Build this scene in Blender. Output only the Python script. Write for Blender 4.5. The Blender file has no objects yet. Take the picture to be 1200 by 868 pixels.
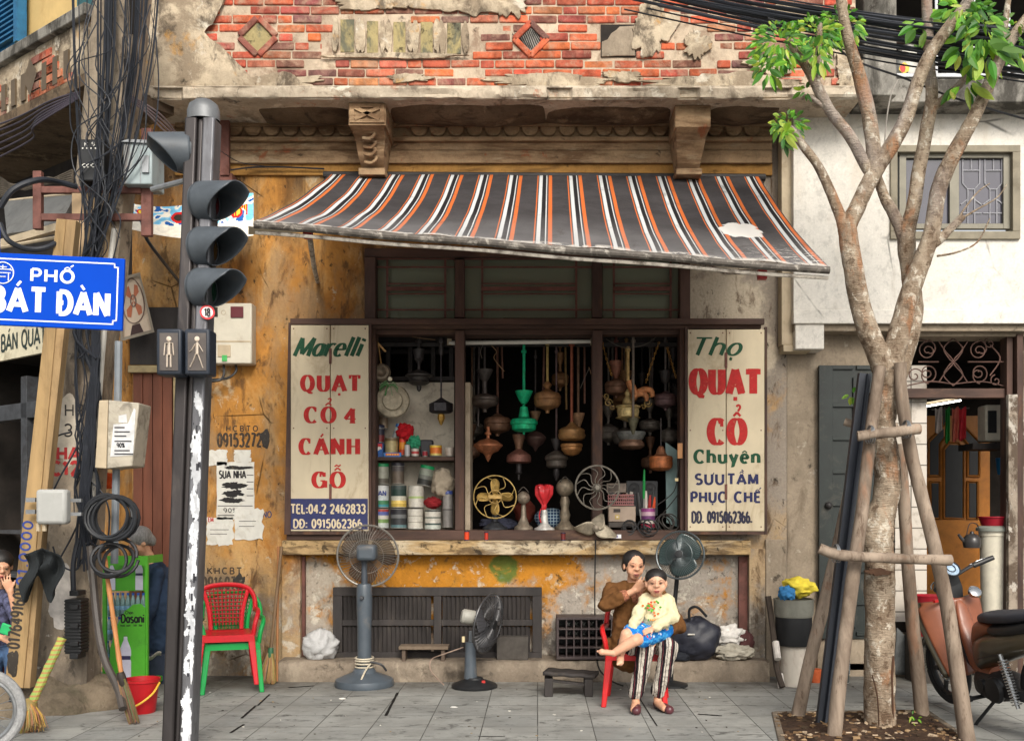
import bpy, math, random
from mathutils import Vector, Matrix, Quaternion
from mathutils import noise as MN
random.seed(7)
SC = bpy.context.scene
COL = SC.collection
R = math.radians
PI = math.pi

# ---------------------------------------------------------------- camera, sky, sun, exposure
F, CX, CY, H = 1167.0, 630.0, 600.0, 1.55
cam = bpy.data.cameras.new('camera')
cam.sensor_width = 36.0
cam.lens = 36.0 * F / 1200.0
cam.shift_x = -(CX - 600.0) / 1200.0
cam.shift_y = (CY - 434.0) / 1200.0
cam.clip_end = 500.0
co = bpy.data.objects.new('camera', cam)
COL.objects.link(co)
co.location = (0, 0, H)
co.rotation_euler = (R(90), 0, 0)
SC.camera = co

SUN_EL, SUN_AZ = 36.0, 168.0      # azimuth of the sun seen from the scene, clockwise from +Y
wd = bpy.data.worlds.new('World')
SC.world = wd
wd.use_nodes = True
wt = wd.node_tree
bg = wt.nodes['Background']
sky = wt.nodes.new('ShaderNodeTexSky')
sky.sky_type = 'NISHITA'
sky.sun_disc = False
sky.sun_elevation = R(SUN_EL)
sky.sun_rotation = R(SUN_AZ)
sky.air_density = 1.6
sky.dust_density = 4.0
hsv = wt.nodes.new('ShaderNodeHueSaturation')
hsv.inputs['Saturation'].default_value = 0.22      # overcast: hardly any blue left in the sky
wt.links.new(sky.outputs[0], hsv.inputs['Color'])
wt.links.new(hsv.outputs[0], bg.inputs[0])
bg.inputs[1].default_value = 0.14
sun = bpy.data.lights.new('sun', 'SUN')
sun.energy = 1.9
sun.angle = R(22)
sun.color = (1.0, 0.92, 0.80)
so = bpy.data.objects.new('sun', sun)
COL.objects.link(so)
so.location = (2, -4, 12)
sd = Vector((math.sin(R(SUN_AZ)) * math.cos(R(SUN_EL)), math.cos(R(SUN_AZ)) * math.cos(R(SUN_EL)), math.sin(R(SUN_EL))))
so.rotation_euler = sd.to_track_quat('Z', 'Y').to_euler()
SC.view_settings.view_transform = 'Standard'
SC.view_settings.look = 'None'
SC.view_settings.exposure = 0.42
SC.view_settings.gamma = 1.0
SC.render.engine = 'CYCLES'
SC.cycles.max_bounces = 6
SC.cycles.transparent_max_bounces = 12
SC.cycles.use_denoising = True
SC.cycles.caustics_reflective = False
SC.cycles.caustics_refractive = False

# ---------------------------------------------------------------- place from the picture
def P(u, v, Y):
    return Vector(((u - CX) * Y / F, Y, H + (CY - v) * Y / F))
def G(u, v, z=0.0):                       # the point of the ground seen at u, v
    Y = F * (H - z) / (v - CY)
    return Vector(((u - CX) * Y / F, Y, z))
def S(r, g, b):                           # display colour to linear
    def f(c):
        c /= 255.0
        return c / 12.92 if c <= .04045 else ((c + .055) / 1.055) ** 2.4
    return (f(r), f(g), f(b))

# ---------------------------------------------------------------- objects
WORLD = {}
def tag(o, label=None, cat=None, group=None, kind=None):
    if label: o['label'] = label
    if cat: o['category'] = cat
    if group: o['group'] = group
    if kind: o['kind'] = kind
    return o
def thing(name, label, cat, loc=(0, 0, 0), group=None):
    o = bpy.data.objects.new(name, None)
    o.empty_display_size = 0.1
    COL.objects.link(o)
    o.location = loc
    WORLD[o.name] = Vector(loc)
    return tag(o, label, cat, group)
def copy_tree(o, parent=None):
    c = o.copy()
    COL.objects.link(c)
    if parent is not None: c.parent = parent
    for ch in o.children: copy_tree(ch, c)
    return c

class MB:
    """collects shapes in world (or local) coordinates and links them as one mesh object"""
    def __init__(s):
        s.v = []; s.f = []; s.mi = []; s.cf = []; s.uv = {}; s.m = 0; s.c = (1, 1, 1)
    def add(s, vs, fs):
        b = len(s.v)
        s.v.extend(tuple(x) for x in vs)
        for f in fs:
            s.f.append(tuple(b + i for i in f)); s.mi.append(s.m); s.cf.append(s.c)
        return b
    def box(s, a, b):
        x0, x1 = sorted((a[0], b[0])); y0, y1 = sorted((a[1], b[1])); z0, z1 = sorted((a[2], b[2]))
        s.add([(x0,y0,z0),(x1,y0,z0),(x1,y1,z0),(x0,y1,z0),(x0,y0,z1),(x1,y0,z1),(x1,y1,z1),(x0,y1,z1)],
              [(3,2,1,0),(4,5,6,7),(0,1,5,4),(1,2,6,5),(2,3,7,6),(3,0,4,7)])
    def pbox(s, u0, v0, u1, v1, Yf, Yb):
        a = P(u0, v0, Yf); b = P(u1, v1, Yf)
        s.box((a.x, Yf, a.z), (b.x, Yb, b.z))
    def obox(s, c, sx, sy, sz, M=None):
        M = M or Matrix.Identity(3); c = Vector(c); vs = []
        for dz in (-.5, .5):
            for dx, dy in ((-.5,-.5),(.5,-.5),(.5,.5),(-.5,.5)):
                vs.append(c + M @ Vector((dx*sx, dy*sy, dz*sz)))
        s.add(vs, [(3,2,1,0),(4,5,6,7),(0,1,5,4),(1,2,6,5),(2,3,7,6),(3,0,4,7)])
    def beam(s, a, b, w, d, up=(0, 1, 0)):
        """a square bar from a to b, w across, d along `up`"""
        a = Vector(a); b = Vector(b); t = (b - a); L = t.length; t.normalize()
        y = Vector(up) - t * t.dot(Vector(up))
        if y.length < 1e-4: y = t.orthogonal()
        y.normalize(); x = t.cross(y)
        M = Matrix((x, y, t)).transposed()
        s.obox((a + b) / 2, w, d, L, M)
    def quad(s, a, b, c, d): s.add([a, b, c, d], [(0, 1, 2, 3)])
    def prism(s, poly, ax, lo, hi):
        """poly: 2-d outline; ax: function (p, q, t) -> point; extruded from lo to hi"""
        n = len(poly)
        vs = [ax(p, q, lo) for p, q in poly] + [ax(p, q, hi) for p, q in poly]
        s.add(vs, [tuple(range(n))[::-1], tuple(range(n, 2*n))] + [(i, (i+1) % n, n + (i+1) % n, n + i) for i in range(n)])
    def pprism(s, pts, Yf, Yb):
        s.prism(pts, lambda u, v, t: (P(u, v, Yf).x, t, P(u, v, Yf).z), Yf, Yb)
    def tube(s, pts, r, n=8, cap=True, closed=False, sq=1.0, rf=None):
        pts = [Vector(p) for p in pts]
        k = len(pts)
        rs = list(r) if hasattr(r, '__len__') else [r] * k
        vs = []; up = None
        for i in range(k):
            if closed: t = pts[(i+1) % k] - pts[i-1]
            else: t = pts[min(i+1, k-1)] - pts[max(i-1, 0)]
            if t.length < 1e-9: t = Vector((0, 0, 1))
            t.normalize()
            if up is None:
                up = t.orthogonal().normalized() if abs(t.z) > .95 else (Vector((0,0,1)) - t * t.z).normalized()
            up = up - t * up.dot(t)
            if up.length < 1e-5: up = t.orthogonal()
            up.normalize(); w = t.cross(up)
            for j in range(n):
                a = 2 * PI * j / n
                rr = rs[i] * (rf(i, j) if rf else 1)
                vs.append(pts[i] + up * (math.sin(a) * rr * sq) + w * (math.cos(a) * rr))
        fs = []
        for i in range(k if closed else k - 1):
            a = i * n; b = ((i + 1) % k) * n
            for j in range(n):
                fs.append((a + j, a + (j+1) % n, b + (j+1) % n, b + j))
        if cap and not closed:
            fs.append(tuple(range(n))[::-1]); fs.append(tuple((k-1)*n + j for j in range(n)))
        s.add(vs, fs)
    def lathe(s, prof, c=(0, 0, 0), n=16, M=None, cap=True):
        """prof: (radius, height) list turned round the z axis of M at c"""
        c = Vector(c); M = M or Matrix.Identity(3); vs = []; k = len(prof)
        for r, z in prof:
            for j in range(n):
                a = 2 * PI * j / n
                vs.append(c + M @ Vector((r * math.cos(a), r * math.sin(a), z)))
        fs = [(i*n+j, i*n+(j+1) % n, (i+1)*n+(j+1) % n, (i+1)*n+j) for i in range(k-1) for j in range(n)]
        if cap:
            fs.append(tuple(range(n))[::-1]); fs.append(tuple((k-1)*n + j for j in range(n)))
        s.add(vs, fs)
    def ball(s, c, rx, ry=None, rz=None, n=12, m=8, M=None):
        ry = rx if ry is None else ry; rz = rx if rz is None else rz
        c = Vector(c); M = M or Matrix.Identity(3)
        vs = [c + M @ Vector((0, 0, -rz))]
        for i in range(1, m):
            t = -PI/2 + PI * i / m
            for j in range(n):
                a = 2*PI*j/n
                vs.append(c + M @ Vector((rx*math.cos(t)*math.cos(a), ry*math.cos(t)*math.sin(a), rz*math.sin(t))))
        vs.append(c + M @ Vector((0, 0, rz)))
        fs = [(0, 1 + (j+1) % n, 1 + j) for j in range(n)]
        for i in range(m - 2):
            for j in range(n):
                a = 1 + i*n
                fs.append((a + j, a + (j+1) % n, a + n + (j+1) % n, a + n + j))
        a = 1 + (m-2)*n
        fs += [(a + j, a + (j+1) % n, len(vs) - 1) for j in range(n)]
        s.add(vs, fs)
    def ring(s, c, rad, r, M=None, n=40, k=6):
        c = Vector(c); M = M or Matrix.Identity(3)
        s.tube([c + M @ Vector((rad*math.cos(2*PI*i/n), rad*math.sin(2*PI*i/n), 0)) for i in range(n)], r, k, closed=True)
    def sheet(s, fn, nu, nv, th=0.0):
        """fn(a, b) with a, b in 0..1 -> point; th gives it a back"""
        vs = [Vector(fn(i / nu, j / nv)) for j in range(nv + 1) for i in range(nu + 1)]
        w = nu + 1
        fs = [(j*w+i, j*w+i+1, (j+1)*w+i+1, (j+1)*w+i) for j in range(nv) for i in range(nu)]
        b = s.add(vs, fs)
        for j in range(nv + 1):
            for i in range(nu + 1): s.uv[b + j*w + i] = (i / nu, j / nv)
        return b
    def build(s, name, mat, parent=None, smooth=True, ang=35, bev=0, local=False, solid=0, sub=0):
        me = bpy.data.meshes.new(name)
        off = Vector((0, 0, 0))
        if parent is not None and not local: off = WORLD[parent.name]
        me.from_pydata([tuple(Vector(v) - off) for v in s.v] if off.length else s.v, [], s.f)
        for m in (mat if isinstance(mat, (list, tuple)) else [mat]): me.materials.append(m)
        me.polygons.foreach_set('material_index', s.mi)
        if any(c != (1, 1, 1) for c in s.cf):
            at = me.attributes.new('Col', 'FLOAT_COLOR', 'FACE')
            flat = []
            for c in s.cf: flat += [c[0], c[1], c[2], 1.0]
            at.data.foreach_set('color', flat)
        if s.uv:
            ul = me.uv_layers.new(name='UVMap')
            for lp in me.loops: ul.data[lp.index].uv = s.uv.get(lp.vertex_index, (0, 0))
        if smooth:
            me.polygons.foreach_set('use_smooth', [True] * len(me.polygons))
            me.set_sharp_from_angle(angle=R(ang))
        me.update()
        o = bpy.data.objects.new(name, me)
        COL.objects.link(o)
        if parent is not None: o.parent = parent
        WORLD[o.name] = off.copy()
        if solid:
            d = o.modifiers.new('solid', 'SOLIDIFY'); d.thickness = solid; d.offset = 0
        if bev:
            d = o.modifiers.new('bevel', 'BEVEL'); d.width = bev; d.segments = 2; d.limit_method = 'ANGLE'; d.angle_limit = R(40)
        if sub:
            d = o.modifiers.new('sub', 'SUBSURF'); d.levels = sub; d.render_levels = sub
        return o
def single(mb, name, mat, label, cat, loc=None, group=None, **kw):
    """a thing that is one mesh, its origin at loc"""
    loc = Vector(loc) if loc is not None else Vector(mb.v[0])
    mb.v = [tuple(Vector(v) - loc) for v in mb.v]
    o = mb.build(name, mat, None, **kw)
    o.location = loc
    return tag(o, label, cat, group)
def rot(ax, deg): return Matrix.Rotation(R(deg), 3, ax)
def toward(d):                               # matrix whose z axis points along d
    return Vector(d).to_track_quat('Z', 'Y').to_matrix()
def smooth_path(pts, k=6):
    pts = [Vector(p) for p in pts]; out = []
    for i in range(len(pts) - 1):
        p0 = pts[max(i-1, 0)]; p1 = pts[i]; p2 = pts[i+1]; p3 = pts[min(i+2, len(pts)-1)]
        for j in range(k):
            t = j / k
            out.append(.5*((2*p1) + (p2-p0)*t + (2*p0-5*p1+4*p2-p3)*t*t + (3*p1-p0-3*p2+p3)*t**3))
    out.append(pts[-1]); return out
def lerp(a, b, t): return a + (b - a) * t

# ---------------------------------------------------------------- materials
class NT:
    def __init__(s, name):
        s.mat = bpy.data.materials.new(name); s.mat.use_nodes = True
        s.t = s.mat.node_tree; s.b = s.t.nodes['Principled BSDF']; s.out = s.t.nodes['Material Output']
        tc = s.t.nodes.new('ShaderNodeTexCoord'); s.obj = tc.outputs['Object']; s.uv = tc.outputs['UV']
        s._sep = None
    def n(s, ty): return s.t.nodes.new(ty)
    def put(s, sock, val):
        if hasattr(val, 'is_linked'): s.t.links.new(val, sock)
        elif isinstance(val, (tuple, list)) and len(val) == 3 and sock.type == 'RGBA': sock.default_value = (*val, 1)
        else: sock.default_value = val
    def mapv(s, vec, scale=(1,1,1), loc=(0,0,0)):
        m = s.n('ShaderNodeMapping'); s.put(m.inputs[0], vec)
        m.inputs['Scale'].default_value = scale; m.inputs['Location'].default_value = loc
        return m.outputs[0]
    def noise(s, scale, detail=5, rough=.6, dist=0, stretch=(1,1,1), loc=(0,0,0), vec=None):
        q = s.n('ShaderNodeTexNoise'); s.put(q.inputs['Vector'], s.mapv(vec or s.obj, stretch, loc))
        q.inputs['Scale'].default_value = scale; q.inputs['Detail'].default_value = detail
        q.inputs['Roughness'].default_value = rough; q.inputs['Distortion'].default_value = dist
        return q.outputs[0]
    def vor(s, scale, feature='F1', stretch=(1,1,1)):
        q = s.n('ShaderNodeTexVoronoi'); s.put(q.inputs['Vector'], s.mapv(s.obj, stretch)); q.feature = feature
        q.inputs['Scale'].default_value = scale
        return q.outputs[0]
    def step(s, x, lo, hi, a=0.0, b=1.0):
        q = s.n('ShaderNodeMapRange'); q.interpolation_type = 'SMOOTHSTEP'
        s.put(q.inputs[0], x); q.inputs[1].default_value = lo; q.inputs[2].default_value = hi
        q.inputs[3].default_value = a; q.inputs[4].default_value = b
        return q.outputs[0]
    def m(s, op, a, b=0.0):
        q = s.n('ShaderNodeMath'); q.operation = op; s.put(q.inputs[0], a); s.put(q.inputs[1], b); return q.outputs[0]
    def mix(s, f, a, b, mode='MIX'):
        q = s.n('ShaderNodeMix'); q.data_type = 'RGBA'; q.blend_type = mode
        s.put(q.inputs[0], f); s.put(q.inputs[6], a); s.put(q.inputs[7], b); return q.outputs[2]
    def xyz(s, i):
        if s._sep is None:
            s._sep = s.n('ShaderNodeSeparateXYZ'); s.put(s._sep.inputs[0], s.obj)
        return s._sep.outputs[i]
    def attr(s, name='Col'):
        q = s.n('ShaderNodeAttribute'); q.attribute_name = name; return q.outputs['Color']
    def bump(s, h, strength=.3, dist=.01, prev=None):
        q = s.n('ShaderNodeBump'); q.inputs['Strength'].default_value = strength; q.inputs['Distance'].default_value = dist
        s.put(q.inputs['Height'], h)
        if prev is not None: s.put(q.inputs['Normal'], prev)
        return q.outputs[0]
    def fin(s, col, rough=.8, metal=0.0, normal=None, spec=.4):
        s.put(s.b.inputs['Base Color'], col); s.put(s.b.inputs['Roughness'], rough); s.put(s.b.inputs['Metallic'], metal)
        s.b.inputs['Specular IOR Level'].default_value = spec
        if normal is not None: s.put(s.b.inputs['Normal'], normal)
        return s.mat
MATS = {}
def mat(name, col=(.5,.5,.5), rough=.6, metal=0.0, var=.22, scale=7, bump=.12, bscale=70, dirt=None, damt=.5, dscale=5,
        attr=False, spec=.4, stretch=(1,1,1), bdist=.004, alpha=None, coat=0, sss=0):
    if name in MATS: return MATS[name]
    t = NT(name)
    base = t.attr() if attr else col
    f = t.noise(scale, 6, .65, .3, stretch)
    lo = t.mix(1.0, base, (1-var,)*3, 'MULTIPLY'); hi = t.mix(1.0, base, (1+var,)*3, 'MULTIPLY')
    c = t.mix(t.step(f, .3, .7), lo, hi)
    rg = rough
    if dirt is not None:
        g = t.step(t.noise(dscale, 8, .7, .6, stretch, (3.1, 1.7, 5.2)), .62 - .3*damt, .72)
        c = t.mix(t.m('MULTIPLY', g, min(1, damt*1.4)), c, dirt)
        rg = t.mix(g, (rough,)*3, (min(1, rough+.25),)*3)
    nrm = t.bump(t.noise(bscale, 4, .6, 0, stretch), bump, bdist) if bump else None
    t.fin(c, rg, metal, nrm, spec)
    if alpha is not None: t.b.inputs['Alpha'].default_value = alpha
    if coat: t.b.inputs['Coat Weight'].default_value = coat; t.b.inputs['Coat Roughness'].default_value = .1
    if sss:
        t.b.inputs['Subsurface Weight'].default_value = sss; t.b.inputs['Subsurface Radius'].default_value = (.012,.005,.003)
        t.b.inputs['Subsurface Scale'].default_value = .6
    MATS[name] = t.mat
    return t.mat
def wall_mat(name, base, layers, var=.18, vscale=2.2, bump=.5, rough=.9, cracks=0):
    """base colour, then layers (colour, scale, lo, hi, stretch, regions, amount); a region is (axis, lo, hi) or (x, z, rx, rz)"""
    t = NT(name)
    f = t.noise(vscale, 7, .62, .4)
    c = t.mix(t.step(f, .32, .68), tuple(x*(1-var) for x in base), tuple(min(1, x*(1+var)) for x in base))
    fine = t.noise(45, 4, .7)
    c = t.mix(t.step(fine, .3, .7, .0, .28), c, tuple(x*.55 for x in base))
    mid = t.noise(12, 9, .78, .3, (1,1,.8), (7.3,2.1,4.4))
    c = t.mix(t.step(mid, .50, .63, 0, .42), c, tuple(x*.5 for x in base)); c = t.mix(t.step(mid, .42, .32, 0, .3) if False else t.step(t.m('SUBTRACT', 1.0, mid), .56, .68, 0, .35), c, tuple(min(1, x*1.35 + .03) for x in base))
    h = t.m('ADD', t.m('MULTIPLY', fine, .25), t.m('MULTIPLY', mid, .35))
    for k, L in enumerate(layers):
        colr, sc_, lo, hi, st, regs, amt = L
        q = t.noise(sc_, 9, .68, .35, st, (k*3.7, k*1.3, k*2.9))
        g = t.step(q, lo, hi)
        for rg in regs:
            if len(rg) == 3:
                wob = t.m('ADD', t.xyz(rg[0]), t.m('MULTIPLY', t.m('SUBTRACT', t.noise(1.9, 5, .6, 0, (1,1,1), (k, 2, 1)), .5), 1.1))
                r_ = t.step(wob, min(rg[1], rg[2]), max(rg[1], rg[2]))
                if rg[1] > rg[2]: r_ = t.m('SUBTRACT', 1.0, r_)
            else:
                dx = t.m('DIVIDE', t.m('SUBTRACT', t.xyz(0), rg[0]), rg[2]); dz = t.m('DIVIDE', t.m('SUBTRACT', t.xyz(2), rg[1]), rg[3])
                d = t.m('SQRT', t.m('ADD', t.m('MULTIPLY', dx, dx), t.m('MULTIPLY', dz, dz)))
                d = t.m('ADD', d, t.m('MULTIPLY', t.m('SUBTRACT', t.noise(3.1, 6, .65, 0, (1,1,1), (k*2, 5, 1)), .5), 1.5))
                r_ = t.step(d, .75, 1.0, 1.0, 0.0)
            g = t.m('MULTIPLY', g, r_)
        c = t.mix(t.m('MULTIPLY', g, amt), c, t.mix(t.step(fine, .3, .7), tuple(x*.8 for x in colr), colr))
        h = t.m('SUBTRACT', h, t.m('MULTIPLY', g, .22))
    if cracks:
        e = t.step(t.vor(cracks, 'DISTANCE_TO_EDGE'), 0.0, .012, 1, 0)
        e = t.m('MULTIPLY', e, t.step(t.noise(1.3, 3), .5, .62))
        c = t.mix(t.m('MULTIPLY', e, .8), c, tuple(x*.12 for x in base)); h = t.m('SUBTRACT', h, e)
    h = t.m('ADD', h, t.m('MULTIPLY', t.noise(6, 6, .6), .5))
    t.fin(c, rough, 0, t.bump(h, bump, .02), .25)
    MATS[name] = t.mat
    return t.mat
def emit_mat(name, col, strength):
    t = NT(name); t.b.inputs['Emission Color'].default_value = (*col, 1); t.b.inputs['Emission Strength'].default_value = strength
    t.fin(col, .4); MATS[name] = t.mat; return t.mat
def glass_mat(name, tint=(.9,.95,.93), see=.7, rough=.05, body=.25):
    """thin glass: mostly see-through, with a reflection"""
    t = NT(name)
    tr = t.n('ShaderNodeBsdfTransparent'); tr.inputs[0].default_value = (*tint, 1)
    t.fin(tuple(x*body for x in tint), rough, 0, None, .6)
    mx = t.n('ShaderNodeMixShader'); mx.inputs[0].default_value = see
    t.t.links.new(t.b.outputs[0], mx.inputs[1]); t.t.links.new(tr.outputs[0], mx.inputs[2])
    t.t.links.new(mx.outputs[0], t.out.inputs[0]); MATS[name] = t.mat
    return t.mat

# ---------------------------------------------------------------- lettering
def E(cx, cy, rx, ry, a0, a1, n=14):
    return [(cx + rx*math.cos(R(a0 + (a1-a0)*i/n)), cy + ry*math.sin(R(a0 + (a1-a0)*i/n))) for i in range(n+1)]
def L_(*p): return list(p)
GL = {
 'A': (.84, [[(0,0),(.42,1)], [(.42,1),(.84,0)], [(.16,.3),(.68,.3)]]),
 'B': (.66, [[(.06,0),(.06,1)], [(.06,1),(.36,1)]+E(.36,.76,.22,.24,90,-90)+[(.06,.52)], [(.06,.52),(.38,.52)]+E(.38,.26,.25,.26,90,-90)+[(.06,0)]]),
 'C': (.74, [E(.42,.5,.38,.5,48,312,22)]),
 'D': (.76, [[(.06,0),(.06,1)], [(.06,1),(.3,1)]+E(.3,.5,.42,.5,90,-90,18)+[(.06,0)]]),
 'E': (.6, [[(.06,0),(.06,1)], [(.06,1),(.58,1)], [(.06,.52),(.5,.52)], [(.06,0),(.58,0)]]),
 'G': (.8, [E(.42,.5,.38,.5,48,335,24), [(.76,.0),(.76,.44)], [(.48,.44),(.8,.44)]]),
 'H': (.76, [[(.06,0),(.06,1)], [(.7,0),(.7,1)], [(.06,.5),(.7,.5)]]),
 'I': (.16, [[(.08,0),(.08,1)]]),
 'K': (.7, [[(.06,0),(.06,1)], [(.66,1),(.08,.42)], [(.26,.58),(.7,0)]]),
 'L': (.56, [[(.06,0),(.06,1)], [(.06,0),(.54,0)]]),
 'M': (.96, [[(.06,0),(.1,1)], [(.1,1),(.48,.1)], [(.48,.1),(.86,1)], [(.86,1),(.9,0)]]),
 'N': (.78, [[(.06,0),(.06,1)], [(.06,1),(.72,0)], [(.72,0),(.72,1)]]),
 'O': (.82, [E(.41,.5,.38,.5,0,360,28)]),
 'P': (.64, [[(.06,0),(.06,1)], [(.06,1),(.36,1)]+E(.36,.73,.24,.27,90,-90)+[(.06,.46)]]),
 'Q': (.84, [E(.41,.5,.38,.5,0,360,28), [(.38,.08),(.56,-.1),(.8,-.14)]]),
 'S': (.62, [E(.32,.75,.26,.25,40,270,14)[:-1]+E(.32,.25,.28,.25,90,-140,16)]),
 'T': (.7, [[(.35,0),(.35,1)], [(0,1),(.7,1)]]),
 'U': (.76, [[(.06,1),(.06,.34)]+E(.38,.34,.32,.34,180,360,16)+[(.7,1)]]),
 'V': (.8, [[(0,1),(.4,0)], [(.4,0),(.8,1)]]),
 'W': (1.1, [[(0,1),(.28,0)], [(.28,0),(.55,.9)], [(.55,.9),(.82,0)], [(.82,0),(1.1,1)]]),
 'X': (.76, [[(0,0),(.76,1)], [(0,1),(.76,0)]]),
 'Y': (.76, [[(0,1),(.38,.46)], [(.76,1),(.38,.46)], [(.38,.46),(.38,0)]]),
 '0': (.62, [E(.31,.5,.26,.5,0,360,24)]),
 '1': (.42, [[(.26,0),(.26,1)], [(.26,1),(.04,.78)]]),
 '2': (.62, [E(.3,.72,.26,.28,165,-30,14)+[(.06,0)], [(.04,0),(.6,0)]]),
 '3': (.62, [E(.29,.75,.25,.25,150,-90,14), E(.29,.26,.28,.26,90,-150,14)]),
 '4': (.66, [[(.46,0),(.46,1)], [(.46,1),(.02,.3)], [(.02,.3),(.66,.3)]]),
 '5': (.62, [[(.54,1),(.12,1)], [(.12,1),(.08,.54)], [(.08,.54)]+E(.29,.32,.28,.32,110,-150,14)]),
 '6': (.62, [E(.42,.62,.36,.38,100,180,8)+[(.06,.32)], E(.32,.3,.26,.3,0,360,20)]),
 '7': (.58, [[(.02,1),(.56,1)], [(.56,1),(.2,0)]]),
 '8': (.62, [E(.31,.76,.22,.24,0,360,18), E(.31,.26,.26,.26,0,360,18)]),
 '9': (.62, [E(.2,.38,.36,.38,-80,0,8)+[(.56,.68)], E(.3,.7,.26,.3,0,360,20)]),
 ':': (.2, [[(.1,.02),(.1,.16)], [(.1,.5),(.1,.64)]]),
 '.': (.2, [[(.1,.0),(.1,.15)]]),
 '-': (.4, [[(.04,.42),(.36,.42)]]),
 '%': (.8, [E(.2,.78,.16,.2,0,360,14), E(.6,.22,.16,.2,0,360,14), [(.66,1),(.14,0)]]),
 ' ': (.36, []),
 'a': (.6, [E(.29,.34,.25,.32,20,340,18), [(.54,.68),(.54,.1),(.62,0)]]),
 'c': (.54, [E(.3,.34,.26,.34,50,310,16)]),
 'e': (.58, [[(.05,.36),(.53,.36)]+E(.29,.34,.25,.34,8,310,18)]),
 'h': (.6, [[(.06,0),(.06,1.05)], [(.06,.4)]+E(.3,.42,.24,.26,170,0,10)+[(.54,0)]]),
 'i': (.2, [[(.08,0),(.08,.66)], [(.08,.82),(.08,.96)]]),
 'l': (.2, [[(.08,0),(.08,1.05)]]),
 'n': (.6, [[(.06,0),(.06,.68)], [(.06,.4)]+E(.3,.42,.24,.26,170,0,10)+[(.54,0)]]),
 'o': (.6, [E(.3,.34,.25,.34,0,360,20)]),
 'r': (.42, [[(.06,0),(.06,.68)], [(.06,.4)]+E(.3,.4,.24,.28,160,50,8)]),
 's': (.5, [E(.25,.51,.19,.17,40,270,10)[:-1]+E(.25,.17,.21,.17,90,-140,12)]),
 'u': (.6, [[(.06,.68),(.06,.26)]+E(.3,.26,.24,.26,180,350,10), [(.54,.68),(.54,0)]]),
 'y': (.58, [[(.02,.68),(.3,.02)], [(.56,.68),(.26,-.12)]+E(.14,-.14,.12,.14,0,-110,6)]),
}
DIA = {'Á':'A/','À':'A\\','Ạ':'A.','Ầ':'A^\\','Ổ':'O^?','Ỗ':'O^~','Ố':'O^/','Ọ':'O.','Ụ':'U.','Ư':'U+','Ế':'E^/','Đ':'D=','ê':'e^','ọ':'o.','Ấ':'A^/'}
def text_width(s, ls=.12):
    w = 0
    for ch in s:
        g = GL.get(DIA.get(ch, ch)[0], (.6, []))
        w += g[0] + ls
    return max(w - ls, .01)
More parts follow.
